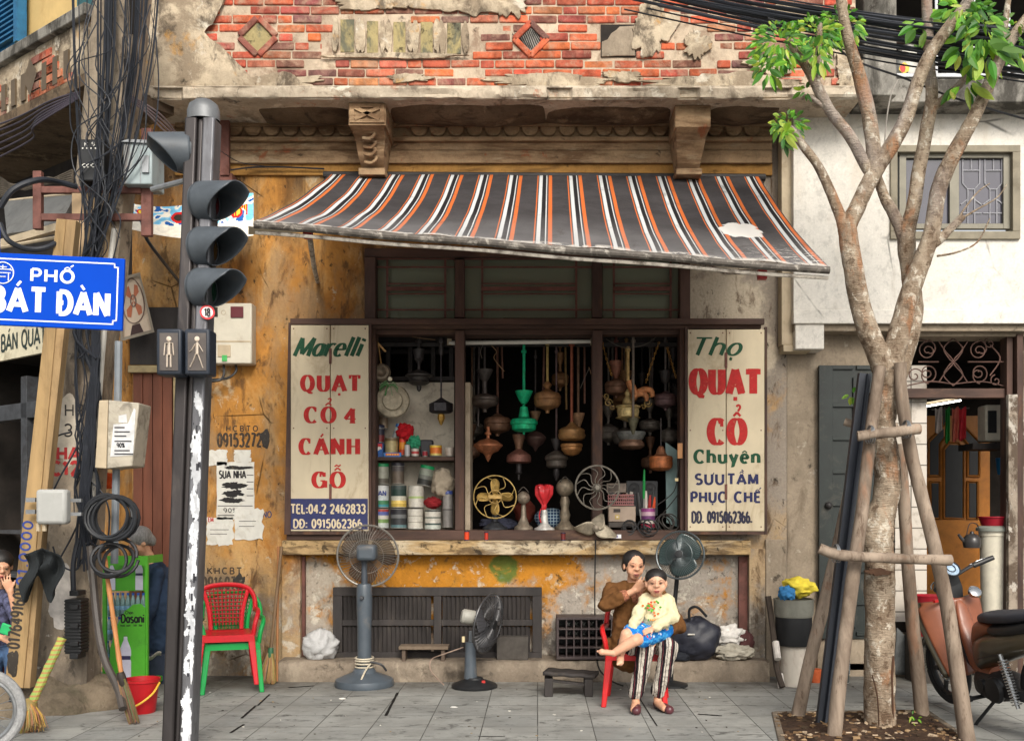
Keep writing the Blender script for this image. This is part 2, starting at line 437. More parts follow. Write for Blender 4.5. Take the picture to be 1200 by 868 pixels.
def text(mb, s, org, ex, ey, h, width=None, thick=.16, thin=None, serif=0, slant=0, ls=.12, center=False, wob=0):
    """strokes of a lettering hand laid on a plane: org is the baseline start, ex and ey unit vectors, h the cap height (metres)"""
    thin = thick if thin is None else thin
    org = Vector(org); ex = Vector(ex); ey = Vector(ey); nz = ex.cross(ey)
    w0 = text_width(s, ls)
    sx = (width / w0) if width else h
    if center: org = org - ex * (w0 * sx / 2)
    ri = sx / h
    x = 0.0; cnt = 0
    def put(pl, thk=None, tn=None):
        nonlocal cnt
        a_ = thick if thk is None else thk; b_ = thin if tn is None else tn
        q = [Vector(((x + p[0]) * ri + slant * p[1], p[1])) for p in pl]
        q2 = [q[0]]
        for p in q[1:]:
            if (p - q2[-1]).length > 1e-5: q2.append(p)
        q = q2
        if len(q) < 2: return
        loop = len(q) > 6 and (q[0] - q[-1]).length < 1e-3
        vs = []
        for i in range(len(q)):
            t = (q[min(i+1, len(q)-1)] - q[max(i-1, 0)])
            if loop and i in (0, len(q)-1): t = q[1] - q[-2]
            t.normalize()
            wd_ = lerp(b_, a_, abs(t.y) ** 1.3)
            nn = Vector((-t.y, t.x)) * wd_ / 2
            e = 0
            if not loop and len(q) == 2: pass
            for sg in (1, -1):
                r_ = q[i] + nn * sg
                vs.append(org + ex * (r_.x * h) + ey * (r_.y * h) + nz * (.0003 + .00022 * (cnt % 7)))
        cnt += 1
        mb.add(vs, [(2*i, 2*i+1, 2*i+3, 2*i+2) for i in range(len(q) - 1)])
    for ch in s:
        d = DIA.get(ch, ch)
        g = GL.get(d[0])
        if g is None: x += .6; continue
        w = g[0]
        for st in g[1]:
            put(st)
            if serif and len(st) >= 2:
                for (p, q_) in ((st[0], st[1]), (st[-1], st[-2])):
                    dv = Vector((q_[0]-p[0], q_[1]-p[1]))
                    if dv.length < 1e-6: continue
                    if abs(dv.normalized().y) > .75 and (abs(p[1]) < .03 or abs(p[1]-1) < .03):
                        yy = p[1] + (thin*.5 if p[1] < .5 else -thin*.5)
                        put([(p[0]-serif, yy), (p[0]+serif, yy)])
                    elif d[0] in 'TLEF' and abs(dv.normalized().x) > .9:
                        put([(p[0], p[1] + (.0 if p[1] < .5 else .03)), (p[0], p[1] + (.22 if p[1] < .5 else -.2))], thick*.5, thin)
                if d[0] == 'C' or d[0] == 'G':
                    put([(st[0][0], .98), (st[0][0], .7)], thick*.4, thin)
        xh = 1.0 if d[0].isupper() or d[0].isdigit() else .68
        top = xh + .12
        for mk in d[1:]:
            cxm = w / 2
            if mk == '^':
                put([(cxm-.2, top), (cxm, top+.16)], .1, .09); put([(cxm, top+.16), (cxm+.2, top)], .1, .09)
            sh = .3 if '^' in d else .0
            if mk == '/': put([(cxm-.05+sh*.8, top+sh*.6), (cxm+.14+sh*.8, top+.2+sh*.5)], .12, .1)
            if mk == '\\': put([(cxm+.05+sh*.5, top+sh*.6), (cxm-.14+sh*.5, top+.2+sh*.5)], .12, .1)
            if mk == '.': put([(cxm, -.3), (cxm, -.14)], .16, .16)
            if mk == '?': put(E(cxm+.08, top+.36, .1, .09, 170, -60, 8) + [(cxm+.06, top+.2)], .09, .08)
            if mk == '~': put([(cxm-.2, top+.24), (cxm-.08, top+.34), (cxm+.08, top+.26), (cxm+.2, top+.36)], .1, .09)
            if mk == '+': put([(w-.04, .96), (w+.08, 1.02), (w+.1, 1.18)], .1, .1)
            if mk == '=': put([(-.08, .5), (.3, .5)])
        x += w + ls
# ================================================================ materials of the place
ochre = S(182,128,62); ochre2 = S(150,96,44); grey = S(150,141,130); mould = S(44,38,32); pale = S(205,196,180); brown = S(110,80,58)
M_ochre = wall_mat('ochre_plaster', ochre, [
    (ochre2, 1.1, .45, .62, (1,1,.6), [], .75),
    (S(208,168,112), 1.9, .46, .60, (1,1,.5), [], .7),
    (S(104,72,42), 3.4, .50, .66, (1,1,.28), [], .85),
    (S(150,126,96), 2.6, .45, .60, (1,1,.55), [], .65),
    (S(205,190,160), 3.6, .6, .68, (1,1,1), [], .55),
    (grey, 1.3, .3, .46, (1,1,1), [(0, 1.15, 1.55)], .95),
    (grey, 2.3, .40, .54, (1,1,1), [(2, 1.2, .5)], .9),
    (S(196,160,106), 2.4, .45, .6, (1,1,1), [(2, 2.0, 1.2)], .5),
    (pale, 5.5, .52, .62, (1,1,1), [(2, .95, .35)], .8),
    (S(204,190,168), 2.0, .30, .44, (1,1,1), [(1.75, 3.35, .55, .75)], .9),
    (S(86,62,42), 8, .53, .66, (1,1,.4), [], .8),
    (mould, 14, .60, .68, (1,1,.6), [], .85),
    (mould, 3.4, .58, .74, (1,1,.35), [(2, .6, .2)], .85),
    (S(70,52,36), 5, .40, .65, (1,1,.10), [(2, 3.6, 4.9)], .85), (S(58,48,38), 2.2, .46, .62, (1,1,.2), [(2, 1.5, .3)], .7),
    (S(196,184,160), 8, .64, .68, (1,1,1), [], .7)], var=.2, cracks=1.2, bump=.6)
M_lower = wall_mat('lower_plaster', S(186,125,40), [
    (S(205,160,80), 2.2, .52, .66, (1,1,.7), [], .6),
    (S(165,156,145), 2.0, .33, .46, (1,1,1), [(1.25, .55, 1.45, .75)], 1),
    (S(175,166,152), 2.6, .34, .48, (1,1,1), [(-2.0, .45, .5, .75)], .95),
    (S(158,150,142), 3, .32, .45, (1,1,1), [(2, .55, .25)], .85),
    (S(214,206,190), 6, .54, .62, (1,1,1), [(2, .95, .6)], .8),
    (S(214,206,190), 9, .56, .64, (1,1,1), [], .7), (S(84,78,72), 5, .5, .64, (1,1,.7), [(2, .9, .5)], .7), (S(70,64,58), 16, .56, .66, (1,1,1), [], .6),
    (mould, 7, .62, .70, (1,1,1), [], .8),
    (S(60,110,50), 5, .36, .48, (1,1,1), [(-.32, 1.02, .16, .14)], .8),
    (mould, 2.2, .5, .7, (1,1,.5), [(2, .45, .2)], .7)], var=.16, bump=.7)
M_plinth = wall_mat('plinth_stone', S(128,116,102), [
    (S(165,152,134), 4, .5, .65, (1,1,.5), [], .7), (mould, 5, .55, .7, (1,1,1), [], .7), (mould, 3, .45, .6, (1,1,.6), [(2, .08, .0)], .7)], var=.25, bump=.8)
M_conc = wall_mat('old_concrete', S(150,136,118), [
    (S(178,166,148), 2.5, .52, .66, (1,1,.5), [], .6), (S(92,78,64), 3.3, .54, .7, (1,1,.25), [], .7), (S(196,186,170), 7, .6, .68, (1,1,1), [], .6),
    (mould, 9, .6, .7, (1,1,.6), [], .75)], var=.2, bump=.6)
M_pole = wall_mat('pole_concrete', S(158,144,126), [
    (S(172,156,136), 3, .5, .65, (1,1,.3), [], .6), (S(74,64,56), 3, .46, .64, (1,1,.25), [], .8), (S(60,54,48), 9, .56, .66, (1,1,.6), [], .8), (S(72,66,60), 3, .35, .6, (1,1,.5), [(2, 1.3, .3)], .75),
    (S(205,200,190), 8, .62, .68, (1,1,1), [(2, 1.6, 1.2)], .6)], var=.18, bump=.55)
M_whitewall = wall_mat('white_plaster', S(222,217,208), [
    (S(205,192,172), 1.2, .5, .7, (1,1,.4), [], .6), (S(168,154,134), 3, .6, .75, (1,1,.2), [], .45), (S(120,110,98), 11, .66, .75, (1,1,.4), [], .5)], var=.06, bump=.25, cracks=.9)
M_slab = wall_mat('balcony_concrete', S(188,174,154), [
    (S(140,126,108), 2.3, .5, .66, (1,1,1), [], .8), (S(84,72,60), 3.6, .55, .68, (1,1,.5), [], .75), (S(222,212,194), 4.8, .56, .64, (1,1,1), [], .8),
    (S(176,104,72), 4, .6, .66, (1,1,1), [], .6), (mould, 9, .6, .7, (1,1,.6), [], .8)], var=.2, bump=.8)
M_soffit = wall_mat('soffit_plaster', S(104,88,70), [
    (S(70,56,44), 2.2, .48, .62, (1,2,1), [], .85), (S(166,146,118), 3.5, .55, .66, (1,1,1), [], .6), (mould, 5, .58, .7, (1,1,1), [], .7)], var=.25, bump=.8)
M_mould = wall_mat('moulding_plaster', S(158,132,102), [
    (S(96,70,48), 3, .45, .62, (.35,1,2), [], .8), (S(176,156,128), 4, .56, .66, (.4,1,2), [], .7), (S(150,80,48), 3, .6, .68, (1,1,1), [], .7), (mould, 8, .6, .7, (.5,1,1), [], .8)], var=.25, bump=.9)
M_greystain = wall_mat('stained_slab', S(150,146,138), [
    (S(58,55,50), 2.5, .42, .6, (1,1,.4), [], .9), (mould, 7, .55, .66, (1,1,.6), [], .8), (S(196,190,180), 4, .6, .7, (1,1,1), [], .5)], var=.2, bump=.7)
M_patch = wall_mat('parapet_plaster', S(190,174,150), [
    (S(140,124,104), 3, .44, .58, (1,1,1), [], .85), (S(74,64,54), 4.4, .52, .64, (1,1,.5), [], .8), (S(220,210,192), 4, .56, .66, (1,1,1), [], .8), (S(204,150,70), 3.2, .58, .68, (1,1,1), [], .55), (mould, 7, .58, .68, (1,1,.6), [], .85)], var=.18, bump=.7)
M_mortar = wall_mat('mortar', S(190,172,150), [(S(130,104,84), 5, .5, .65, (1,1,1), [], .7), (mould, 8, .62, .72, (1,1,1), [], .7)], var=.2, bump=.6)
M_brick = mat('brick', attr=True, rough=.95, var=.4, scale=11, bump=.9, bscale=34, dirt=S(168,140,118), damt=.6, dscale=7, bdist=.01)
M_frame = mat('old_brown_wood', S(70,50,42), .7, var=.45, scale=6, bump=.35, bscale=30, dirt=S(140,100,70), damt=.35, dscale=5, stretch=(1,1,.2))
M_frameh = mat('old_brown_wood_flat', S(74,53,44), .7, var=.45, scale=6, bump=.35, bscale=30, dirt=S(142,112,88), damt=.35, dscale=5, stretch=(.2,1,1))
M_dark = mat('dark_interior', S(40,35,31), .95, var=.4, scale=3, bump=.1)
M_blackiron = mat('black_iron', S(48,46,46), .55, .2, var=.3, scale=9, dirt=S(98,84,70), damt=.25)
M_shutterblack = mat('sooty_wood_and_shade', S(50,46,45), .75, var=.35, scale=6, bump=.3, dirt=S(92,84,76), damt=.3, stretch=(1,1,.3))  # black wood; on the corner house wall it stands in for balcony shade
M_pane = glass_mat('dusty_pane', S(196,206,180), .45, .35, .55)
M_clear = glass_mat('clear_glass', (.92,.96,.95), .78, .03)
M_greenpaint = mat('dark_green_paint', S(29,36,34), .5, var=.2, scale=6, dirt=S(96,92,84), damt=.3)
M_rust = mat('rusty_paint', S(104,66,58), .7, var=.3, scale=9, dirt=S(70,40,28), damt=.4)
M_beige = mat('beige_paint', S(180,164,138), .6, var=.12, scale=4, dirt=S(120,100,78), damt=.3)
M_reddoor = mat('red_brown_boards', S(112,66,48), .7, var=.3, scale=5, bump=.3, dirt=S(70,44,34), damt=.35, stretch=(1,1,.15))
M_black = mat('black_plastic', S(30,31,33), .45, var=.15, dirt=S(84,80,74), damt=.12)
M_attr = mat('paint', attr=True, rough=.5, var=.12, bump=.06, dirt=S(86,72,58), damt=.16)
M_attrm = mat('cloth', attr=True, rough=.92, var=.16, scale=14, bump=.35, bscale=120, spec=.15)
M_attrg = mat('gloss_paint', attr=True, rough=.28, var=.06, bump=.02, dirt=S(110,98,84), damt=.1)
M_steel = mat('galvanised_steel', S(150,152,154), .38, .75, var=.2, scale=8, dirt=S(90,80,70), damt=.25)

# ================================================================ ground
t = NT('pavement')
bk = t.n('ShaderNodeTexBrick')
t.put(bk.inputs['Vector'], t.obj)
bk.offset = 0
for i_, v_ in (('Scale', 1.0), ('Mortar Size', .004), ('Mortar Smooth', .3), ('Bias', .0), ('Brick Width', .4), ('Row Height', .4)): bk.inputs[i_].default_value = v_
bk.inputs['Color1'].default_value = (*S(160,160,155), 1); bk.inputs["Color2"].default_value = (*S(140,141,138), 1); bk.inputs['Mortar'].default_value = (*S(52,50,47), 1)
c_ = t.mix(t.step(t.noise(2.2, 8, .68), .35, .65, 0, .55), bk.outputs['Color'], S(112,112,108))
c_ = t.mix(t.step(t.noise(1.1, 7, .7, .4, (1,1,1), (4,2,1)), .52, .70, 0, .6), c_, S(160,160,154))
c_ = t.mix(t.step(t.noise(5.5, 8, .75, .8, (1,2.2,1), (8,3,1)), .54, .64, 0, .75), c_, S(56,55,53))
c_ = t.mix(t.step(t.noise(38, 4, .7), .62, .72, 0, .4), c_, S(70,68,64))
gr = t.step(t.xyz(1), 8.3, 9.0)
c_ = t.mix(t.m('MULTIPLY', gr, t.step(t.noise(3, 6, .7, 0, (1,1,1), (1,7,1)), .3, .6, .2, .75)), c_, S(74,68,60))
hh = t.m('SUBTRACT', t.m('MULTIPLY', t.noise(14, 6, .7), .5), t.m('MULTIPLY', bk.outputs['Fac'], 1.2))
M_pave = t.fin(c_, t.step(t.noise(3, 5), .3, .7, .6, .9), 0, t.bump(hh, .5, .008), .35)
g = MB(); g.quad((-60,-40,0), (60,-40,0), (60,60,0), (-60,60,0))
tag(g.build('sidewalk', M_pave), kind='structure')
M_soil = wall_mat('soil', S(70,52,40), [(S(104,82,62), 9, .5, .62, (1,1,1), [], .8), (S(40,30,24), 6, .5, .64, (1,1,1), [], .8)], bump=1)
pit = [G(908,835), G(1085,833), G(1190,905), G(925,905)]
b = MB(); vs = []
N_ = 26
def pitpt(a, c):
    p = pit[0].lerp(pit[1], a).lerp(pit[3].lerp(pit[2], a), c)
    e = min(a, 1-a, c, 1-c) * 6
    p.z = .004 + min(1, e) * (.03 + .035 * MN.noise(p * 4) + .02 * MN.noise(p * 14))
    p.z = max(p.z, .004)
    return p
b.sheet(pitpt, N_, N_)
tag(b.build('soil', M_soil), kind='structure')
b = MB()
for i in range(520):                          # dead leaves, chips and grit on the soil
    a, c = random.random(), random.random()
    p = pitpt(a, c); s_ = random.uniform(.008, .03)
    b.c = random.choice([S(120,96,70), S(150,124,92), S(92,70,52), S(170,150,126), S(70,58,46)])
    b.obox(p + Vector((0,0,.004)), s_*1.6, s_, s_*.35, rot('Z', random.uniform(0,360)) @ rot('X', random.uniform(-35,35)))
tag(b.build('leaf_litter', M_attrm), kind='stuff')
b = MB()
for i in range(90):                           # crumbs and scraps lying on the pavement
    u = random.uniform(150, 1000); v = random.uniform(800, 866); p = G(u, v)
    s_ = random.uniform(.003, .011); b.c = random.choice([S(200,196,186), S(90,84,74), S(60,54,48), S(150,130,100)])
    b.obox(p + Vector((0,0,s_*.25)), s_*2, s_, s_*.5, rot('Z', random.uniform(0,360)))
for (u, v, c_) in ((401,819,S(205,202,194)), (532,829,S(200,198,192))):
    b.c = c_; b.ball(G(u, v) + Vector((0,0,.006)), .03, .012, .008, 8, 5, rot('Z', random.uniform(0,40)))
tag(b.build('litter', M_attrm), kind='stuff')
b = MB()
b.c = S(150,148,142)
pts = [G(830,838), G(908,833), G(925,905), G(800,905)]
pts2 = [p + Vector((0,0,.03)) for p in pts]
# the low kerb stones round the tree pit
kb = MB()
for a_, c_ in ((pit[0], pit[1]), (pit[0], pit[3]), (pit[1], pit[2])):
    kb.beam(a_ + Vector((0,0,.0)), c_ + Vector((0,0,.0)), .05, .024, (0,0,1))
tag(kb.build('kerb', M_plinth, bev=.008), kind='structure')

sg_ = MB(); sg_.c = S(34,32,30)
for (u0, v0, u1, v1, w_) in ((452,838,466,811,.022), (283,841,300,826,.02), (302,826,316,813,.016), (742,806,770,850,.010), (818,836,846,838,.03), (338,805,368,803,.03), (270,858,286,848,.02), (800,806,806,807,.03), (560,862,592,862,.012)):
    a_, c_ = G(u0, v0, .003), G(u1, v1, .003); d_ = (c_ - a_).normalized(); n_ = Vector((-d_.y, d_.x, 0))*w_/2
    pts_ = [a_.lerp(c_, i/10) + n_*s_*(1 + .6*MN.noise(Vector((u0, i*.7, s_)))) for s_ in (1, -1) for i in range(11)]
    sg_.add(pts_, [(i, 11+i, 12+i, i+1) for i in range(10)])
tag(sg_.build('pavement_gap', M_attrm), kind='structure')

# ================================================================ the shop house
YW = 9.45
shop = thing('shophouse', 'old ochre plastered shophouse with a crumbling brick balcony and a wide open shop window', 'building', (0, YW, 0))
b = MB()
b.pbox(150, 140, 433, 632, YW, 9.72)
b.pbox(205, 632, 352, 806, YW, 9.72)
b.pbox(433, 140, 803, 298, YW, 9.72)
b.pbox(803, 140, 922, 632, YW, 9.72)
b.pbox(878, 632, 922, 806, YW, 9.72)
b.build('wall', M_ochre, shop)
b = MB(); b.pbox(352, 636, 878, 800, 9.49, 9.72); b.build('lower_wall', M_lower, shop)
b = MB()
b.pbox(330, 643, 352, 800, 9.38, 9.46); b.pbox(878, 643, 897, 800, 9.38, 9.46)
for k in (0, 1):
    m_ = MB(); m_.pbox(*(((330,643,352,773) if k == 0 else (878,643,897,773))), 9.37, 9.452); m_.build('pilaster', M_ochre, shop, bev=.006)
m_ = MB(); m_.pbox(353, 652, 357, 770, 9.43, 9.488); m_.build('pipe', M_rust, shop)
m_ = MB(); m_.pbox(866, 652, 876, 770, 9.44, 9.488); m_.build('pipe', M_rust, shop)
# plinth with a worn edge
b = MB()
def pl(a, c):
    x = lerp(P(325,800,9.1).x, P(902,800,9.1).x, a)
    prof = [(9.1,0), (9.095,.06), (9.1,.13), (9.115,.172), (9.14,.186), (9.3,.188), (9.5,.188)]
    k = c * 6; i = min(5, int(k)); f = k - i
    y = lerp(prof[i][0], prof[i+1][0], f); z = lerp(prof[i][1], prof[i+1][1], f)
    q = Vector((x*2.3, z*6, y*3)); d = MN.noise(q*1.7)*.012 + MN.noise(q*6)*.006
    return (x, y + d*(1 if i < 4 else 0), max(0, z + (d*.6 if i >= 3 else 0)))
b.sheet(pl, 150, 12)
xa, xb = P(325,800,9.1).x, P(902,800,9.1).x
b.box((xa, 9.13, 0), (xb, 9.5, .17))
b.build('plinth', M_plinth, shop)
b = MB(); b.pbox(330, 633, 880, 650, 9.30, 9.488); b.build('ledge', wall_mat('ledge_plaster', S(178,150,108), [
    (S(206,192,166), 4, .45, .6, (.4,1,1), [], .8), (S(86,68,50), 5, .45, .6, (.5,1,2), [], .8), (mould, 9, .55, .64, (1,1,1), [], .8)], bump=.8), shop, bev=.01)
# window: counter, jambs, mullions, rails
b = MB(); b.pbox(336, 621, 803, 632.4, 9.33, 9.36); b.pbox(433, 621, 803, 632.4, 9.36, 10.1)
counter_z = P(0, 621, 9.33).z
b.build('counter', M_frameh, shop, bev=.004)
fr = MB()
for u0, u1, v0, v1, yf in ((427,440,301,621,9.36), (533,544,304,372,9.38), (533,544,387,621,9.36), (694,706,304,372,9.38), (694,706,387,621,9.36), (797,809,301,621,9.36)):
    fr = MB(); fr.pbox(u0, v0, u1, v1, yf, 9.56); fr.build('window_post', M_frame, shop, bev=.006)
for r_ in ((427,291,809,301,9.40,9.60), (340,373,896,380,9.30,9.345), (345,380,892,385,9.35,9.56), (440,385.2,797,392,9.42,9.55)):
    fr = MB(); fr.pbox(*r_); fr.build('window_rail', M_frameh, shop, bev=.004)
# transom lights: dusty panes behind iron bars
for (u0, u1) in ((440.5,532.5), (544.5,693.5), (706.5,796.5)):
    q = MB(); q.pbox(u0, 301.5, u1, 372.5, 9.50, 9.506); q.build('pane', M_pane, shop)
    q = MB()
    q.pbox(u0, 302.5, u1, 304.2, 9.45, 9.462)
    w_ = u1 - u0
    for v in (312, 362): q.pbox(u0, v, u1, v + 1.8, 9.44, 9.452)
    for u in (u0 + w_*.13, u0 + w_*.87): q.pbox(u, 304, u + 2.4, 372, 9.453, 9.466)
    q.pbox(u0 + w_*.13, 336, u0 + w_*.87, 340.5, 9.425, 9.439)
    for v in (331.5, 343.5): q.pbox(u0 + w_*.13, v, u0 + w_*.87, v + 1.5, 9.44, 9.452)
    q.build('window_bars', M_rust, shop)
q = MB(); q.c = S(150,160,140)
def cur(a, c):
    p = P(lerp(440, 797, a), lerp(300, 376, c), 9.62); p.y += .012*math.sin(a*70) + .008*math.sin(a*31+1); return p
for (a0, a1, cc) in ((0,.42,S(150,160,142)), (.66,1,S(156,164,146))):
    q.c = cc
    q.sheet(lambda a, c: cur(lerp(a0, a1, a), c), 60, 2)
q.c = S(150,140,112); q.pbox(563, 310, 600, 356, 9.66, 9.665)
q.build('window_curtain', M_attrm, shop)
# room behind the window
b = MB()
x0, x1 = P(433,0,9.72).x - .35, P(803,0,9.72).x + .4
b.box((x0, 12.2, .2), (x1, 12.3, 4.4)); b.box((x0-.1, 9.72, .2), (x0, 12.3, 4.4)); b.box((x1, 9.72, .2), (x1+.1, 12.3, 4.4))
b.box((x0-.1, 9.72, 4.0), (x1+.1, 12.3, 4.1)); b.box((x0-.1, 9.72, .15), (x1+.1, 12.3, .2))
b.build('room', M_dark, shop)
b = MB()                                     # shelf case in the left bay: white back, two boards
b.pbox(440, 448, 532, 621, 9.86, 9.88)
b.c = S(196,184,164); b.build('case_back', mat('stained_white_board', S(206,196,178), .7, var=.12, scale=5, dirt=S(96,80,64), damt=.4, dscale=7), shop)
b = MB(); b.pbox(544, 448, 551, 621, 9.50, 9.86); b.build('case_side', mat('pale_board', S(176,160,138), .7, var=.15, dirt=S(100,84,66), damt=.3), shop)
b = MB(); b.pbox(440, 535, 532, 539, 9.46, 9.86); b.build('shelf', M_frameh, shop)
for r_ in [(440,441,532,446,9.9,9.96), (440,410,532,414,10.06,10.1)] + [(u,392,u+5,446,10.0,10.05) for u in (452,478,505,526)]:
    b = MB(); b.pbox(*r_); b.build('case_rail', M_shutterblack, shop)
for v_, y_, w_ in ((398,10.0,.05), (404,9.75,.035)): b = MB(); b.beam(P(440,v_,y_), P(800,v_,y_), w_, w_); b.build('hanging_rail', M_shutterblack, shop)

# balcony: slab, brick parapet built brick by brick, plaster left in patches
bal = shop
YB = 8.85
sl = MB()
def slab_edge(a, c):
    x = lerp(P(168,0,YB).x, P(1006,0,YB).x, a)
    zt = P(0,104,YB).z; zb = P(0,119,YB).z
    prof = [(8.86, zt+.02), (8.79, zt), (8.775, zt-.03), (8.785, zb+.012), (8.81, zb), (9.0, zb+.0), (9.5, zb+.01)]
    k = c*6; i = min(5, int(k)); f = k - i
    q = Vector((x*1.7, c*4, 3)); d = MN.noise(q*2)*.018 + MN.noise(q*7)*.008
    if MN.noise(Vector((x*2.6, 7, 1))) > .32 and i in (2,3): d += .04
    return (x, lerp(prof[i][0], prof[i+1][0], f) + d, lerp(prof[i][1], prof[i+1][1], f) + d*.4)
sl.sheet(slab_edge, 220, 18)
sl.build('balcony_slab', M_slab, shop)
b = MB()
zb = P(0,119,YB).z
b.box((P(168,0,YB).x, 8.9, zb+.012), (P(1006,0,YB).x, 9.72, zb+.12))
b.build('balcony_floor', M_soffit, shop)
# sagging rags of render under the slab
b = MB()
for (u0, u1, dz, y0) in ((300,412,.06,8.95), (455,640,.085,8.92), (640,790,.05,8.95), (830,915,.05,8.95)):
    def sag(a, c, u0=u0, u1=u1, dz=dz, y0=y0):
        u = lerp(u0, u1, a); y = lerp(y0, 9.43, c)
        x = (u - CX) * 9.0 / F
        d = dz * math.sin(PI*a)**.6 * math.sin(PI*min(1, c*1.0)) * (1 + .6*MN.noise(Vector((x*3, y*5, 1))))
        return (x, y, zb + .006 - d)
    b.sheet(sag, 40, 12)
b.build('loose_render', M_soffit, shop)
par = MB()
zt0, zt1 = P(0,104,YB).z, P(0,-60,YB).z
xl, xr = P(170,0,YB).x, P(1003,0,YB).x
par.box((xl, YB + .014, zt0), (xr, YB + .25, zt1))
par.build('parapet', M_mortar, shop)
REDS = [S(178,88,58), S(188,98,62), S(164,80,58), S(142,76,62), S(122,74,64), S(182,112,82), S(112,78,70), S(168,96,74), S(194,108,68)]
holes = [(398,22,416,62), (429,24,444,63), (460,25,476,64), (492,25,508,64), (523,26,541,64), (703,29,746,68), (808,34,824,66)]
diam = [(302,43,26), (622,46,22)]
bk_ = MB()
ch = .0795; bw = .262
row = 0; z = zt0 + .03
while z < zt1:
    x = xl + (0 if row % 2 else -bw/2)
    while x < xr:
        w = bw * random.choice([1,1,1,1,.5]) * random.uniform(.96, 1.04)
        xa, xb_ = max(x, xl), min(x + w - .010, xr)
        x += w
        if xb_ - xa < .04: continue
        u = CX + (xa+xb_)/2*F/YB; v = CY - (z + ch/2 - H)*F/YB
        du = (xb_-xa)/2*F/YB
        if any(h[0] - du*.8 < u < h[2] + du*.8 and h[1] - 3 < v < h[3] + 3 for h in holes): continue
        if any(abs(u-d[0]) + abs(v-d[1]) < d[2] + du*.35 for d in diam): continue
        if random.random() < .03: continue
        hue = MN.noise(Vector((xa*.8, z*1.5, 2)))
        i = min(8, max(0, int(3.6 + hue*5 + random.gauss(0, 1.5))))
        bk_.c = tuple(q * random.uniform(.82, 1.12) for q in REDS[i])
        dy = random.uniform(-.005, .009) + (.014 if random.random() < .12 else 0)
        bk_.obox(((xa+xb_)/2, YB + dy + .03, z + ch/2 - .006 + random.uniform(-.003,.003)), xb_-xa, .06, ch - random.uniform(.009, .016), rot('Y', random.uniform(-1,1)) @ rot('Z', random.uniform(-1.2,1.2)))
    z += ch; row += 1
for (u, v, s_) in diam:                      # the diamond openings rimmed with bricks on edge
    for k in range(4):
        a = R(45 + 90*k); c = P(u + math.cos(a)*s_*.62, v - math.sin(a)*s_*.62, YB)
        bk_.c = random.choice(REDS); bk_.obox((c.x, YB + .02, c.z), .055, .07, .22, rot('Y', -45 - 90*k + 90*0))
bk_.build('brick_facing', M_brick, shop, smooth=False, bev=.011)
M_open = wall_mat('opening_plaster', S(160,146,104), [(S(80,86,80), 6, .45, .6, (1,1,.5), [], .8), (mould, 9, .55, .66, (1,1,1), [], .8)])
for (u, v, s_) in diam:
    op = MB()
    op.c = S(150,136,100) if u < 400 else S(60,70,80)
    op.pprism([(u-s_*.72,v), (u,v+s_*.72), (u+s_*.72,v), (u,v-s_*.72)], YB + .008, YB + .02); op.build('parapet_opening', M_open if u < 400 else M_greystain, shop)
for i, h in enumerate(holes[:5]):
    op = MB(); op.pbox(h[0]+1, h[1]+1, h[2]-1, h[3]-1, YB + .006, YB + .02); op.build('parapet_opening', M_open, shop)
op = MB()                                    # grille seen in the right diamond
u, v, s_ = 622, 46, 22
for k in range(-6, 7):
    a = P(u + k*2.6 - 6, v - 14 + abs(k)*1.3, YB + .004); c = P(u + k*2.6 + 4, v + 14 - abs(k)*1.3, YB + .004)
    op.tube([a, c], .004, 4)
op.build('opening_grille', M_blackiron, shop)
def blob(cu, cv, ru, rv, seed, n=60, rough=.4):
    if rough > .45: n = 150
    out = []
    for i in range(n):
        a = 2*PI*i/n
        k = 1 + rough*MN.noise(Vector((math.cos(a)*1.3+seed, math.sin(a)*1.3, seed))) + rough*.6*MN.noise(Vector((math.cos(a)*4+seed, math.sin(a)*4, seed))) + rough*.22*MN.noise(Vector((math.cos(a)*9+seed, math.sin(a)*9, seed)))
        out.append((cu + math.cos(a)*ru*k, cv - math.sin(a)*rv*k))
    return out
def patch(mb, pts, Yf, th):
    """a skin of plaster with a slightly rounded, uneven edge standing on the bricks"""
    n = len(pts); cu = sum(p[0] for p in pts)/n; cv = sum(p[1] for p in pts)/n
    rings = []
    for s_, y in ((1.0, Yf), (.992, Yf - th*.85), (.97, Yf - th), (.6, Yf - th*1.08), (.3, Yf - th)):
        rings.append([P(cu + (p[0]-cu)*s_, cv + (p[1]-cv)*s_, Yf) + Vector((0, y - Yf, 0)) for p in pts])
    vs = [q for r_ in rings for q in r_]; k = len(rings)
    fs = [(i*n+j, (i+1)*n+j, (i+1)*n+(j+1) % n, i*n+(j+1) % n) for i in range(k-1) for j in range(n)]
    fs.append(tuple((k-1)*n + j for j in range(n))[::-1])
    mb.add(vs, fs)
pt = MB()
patch(pt, [(168,-30),(205,-30),(270,-20),(262,6),(246,14),(236,26),(230,36),(240,48),(252,62),(268,72),(290,86),(300,98),(300,104),(168,104)], YB - .01, .03)
for a in ((545,-6,70,20,3.1), (446,2,44,11,9.2), (766,36,22,30,5.5), (600,0,22,22,7.7), (925,18,45,12,8.8), (985,45,12,40,4.4),
          (640,95,66,8,2.2), (330,96,50,9,6.1), (860,97,90,9,1.1), (905,76,36,10,3.9), (480,92,26,5,12.1), (730,90,24,6,13.3), (816,54,13,16,17.2), (1000,90,20,20,3.3)):
    patch(pt, blob(*a[:4], a[4], 80, .55), YB - .004, .012 + .004*(a[4] % 2))
for h in holes[:5]:
    for u in (h[0] - 4.5, h[2] + 4.5): patch(pt, blob(u, (h[1]+h[3])/2, 4.2, 21, u, 20, .25), YB - .004, .016)
patch(pt, blob(468, 66, 76, 3.4, 21.0, 60, .5), YB - .006, .02)
pt.build('plaster_patch', M_patch, shop)
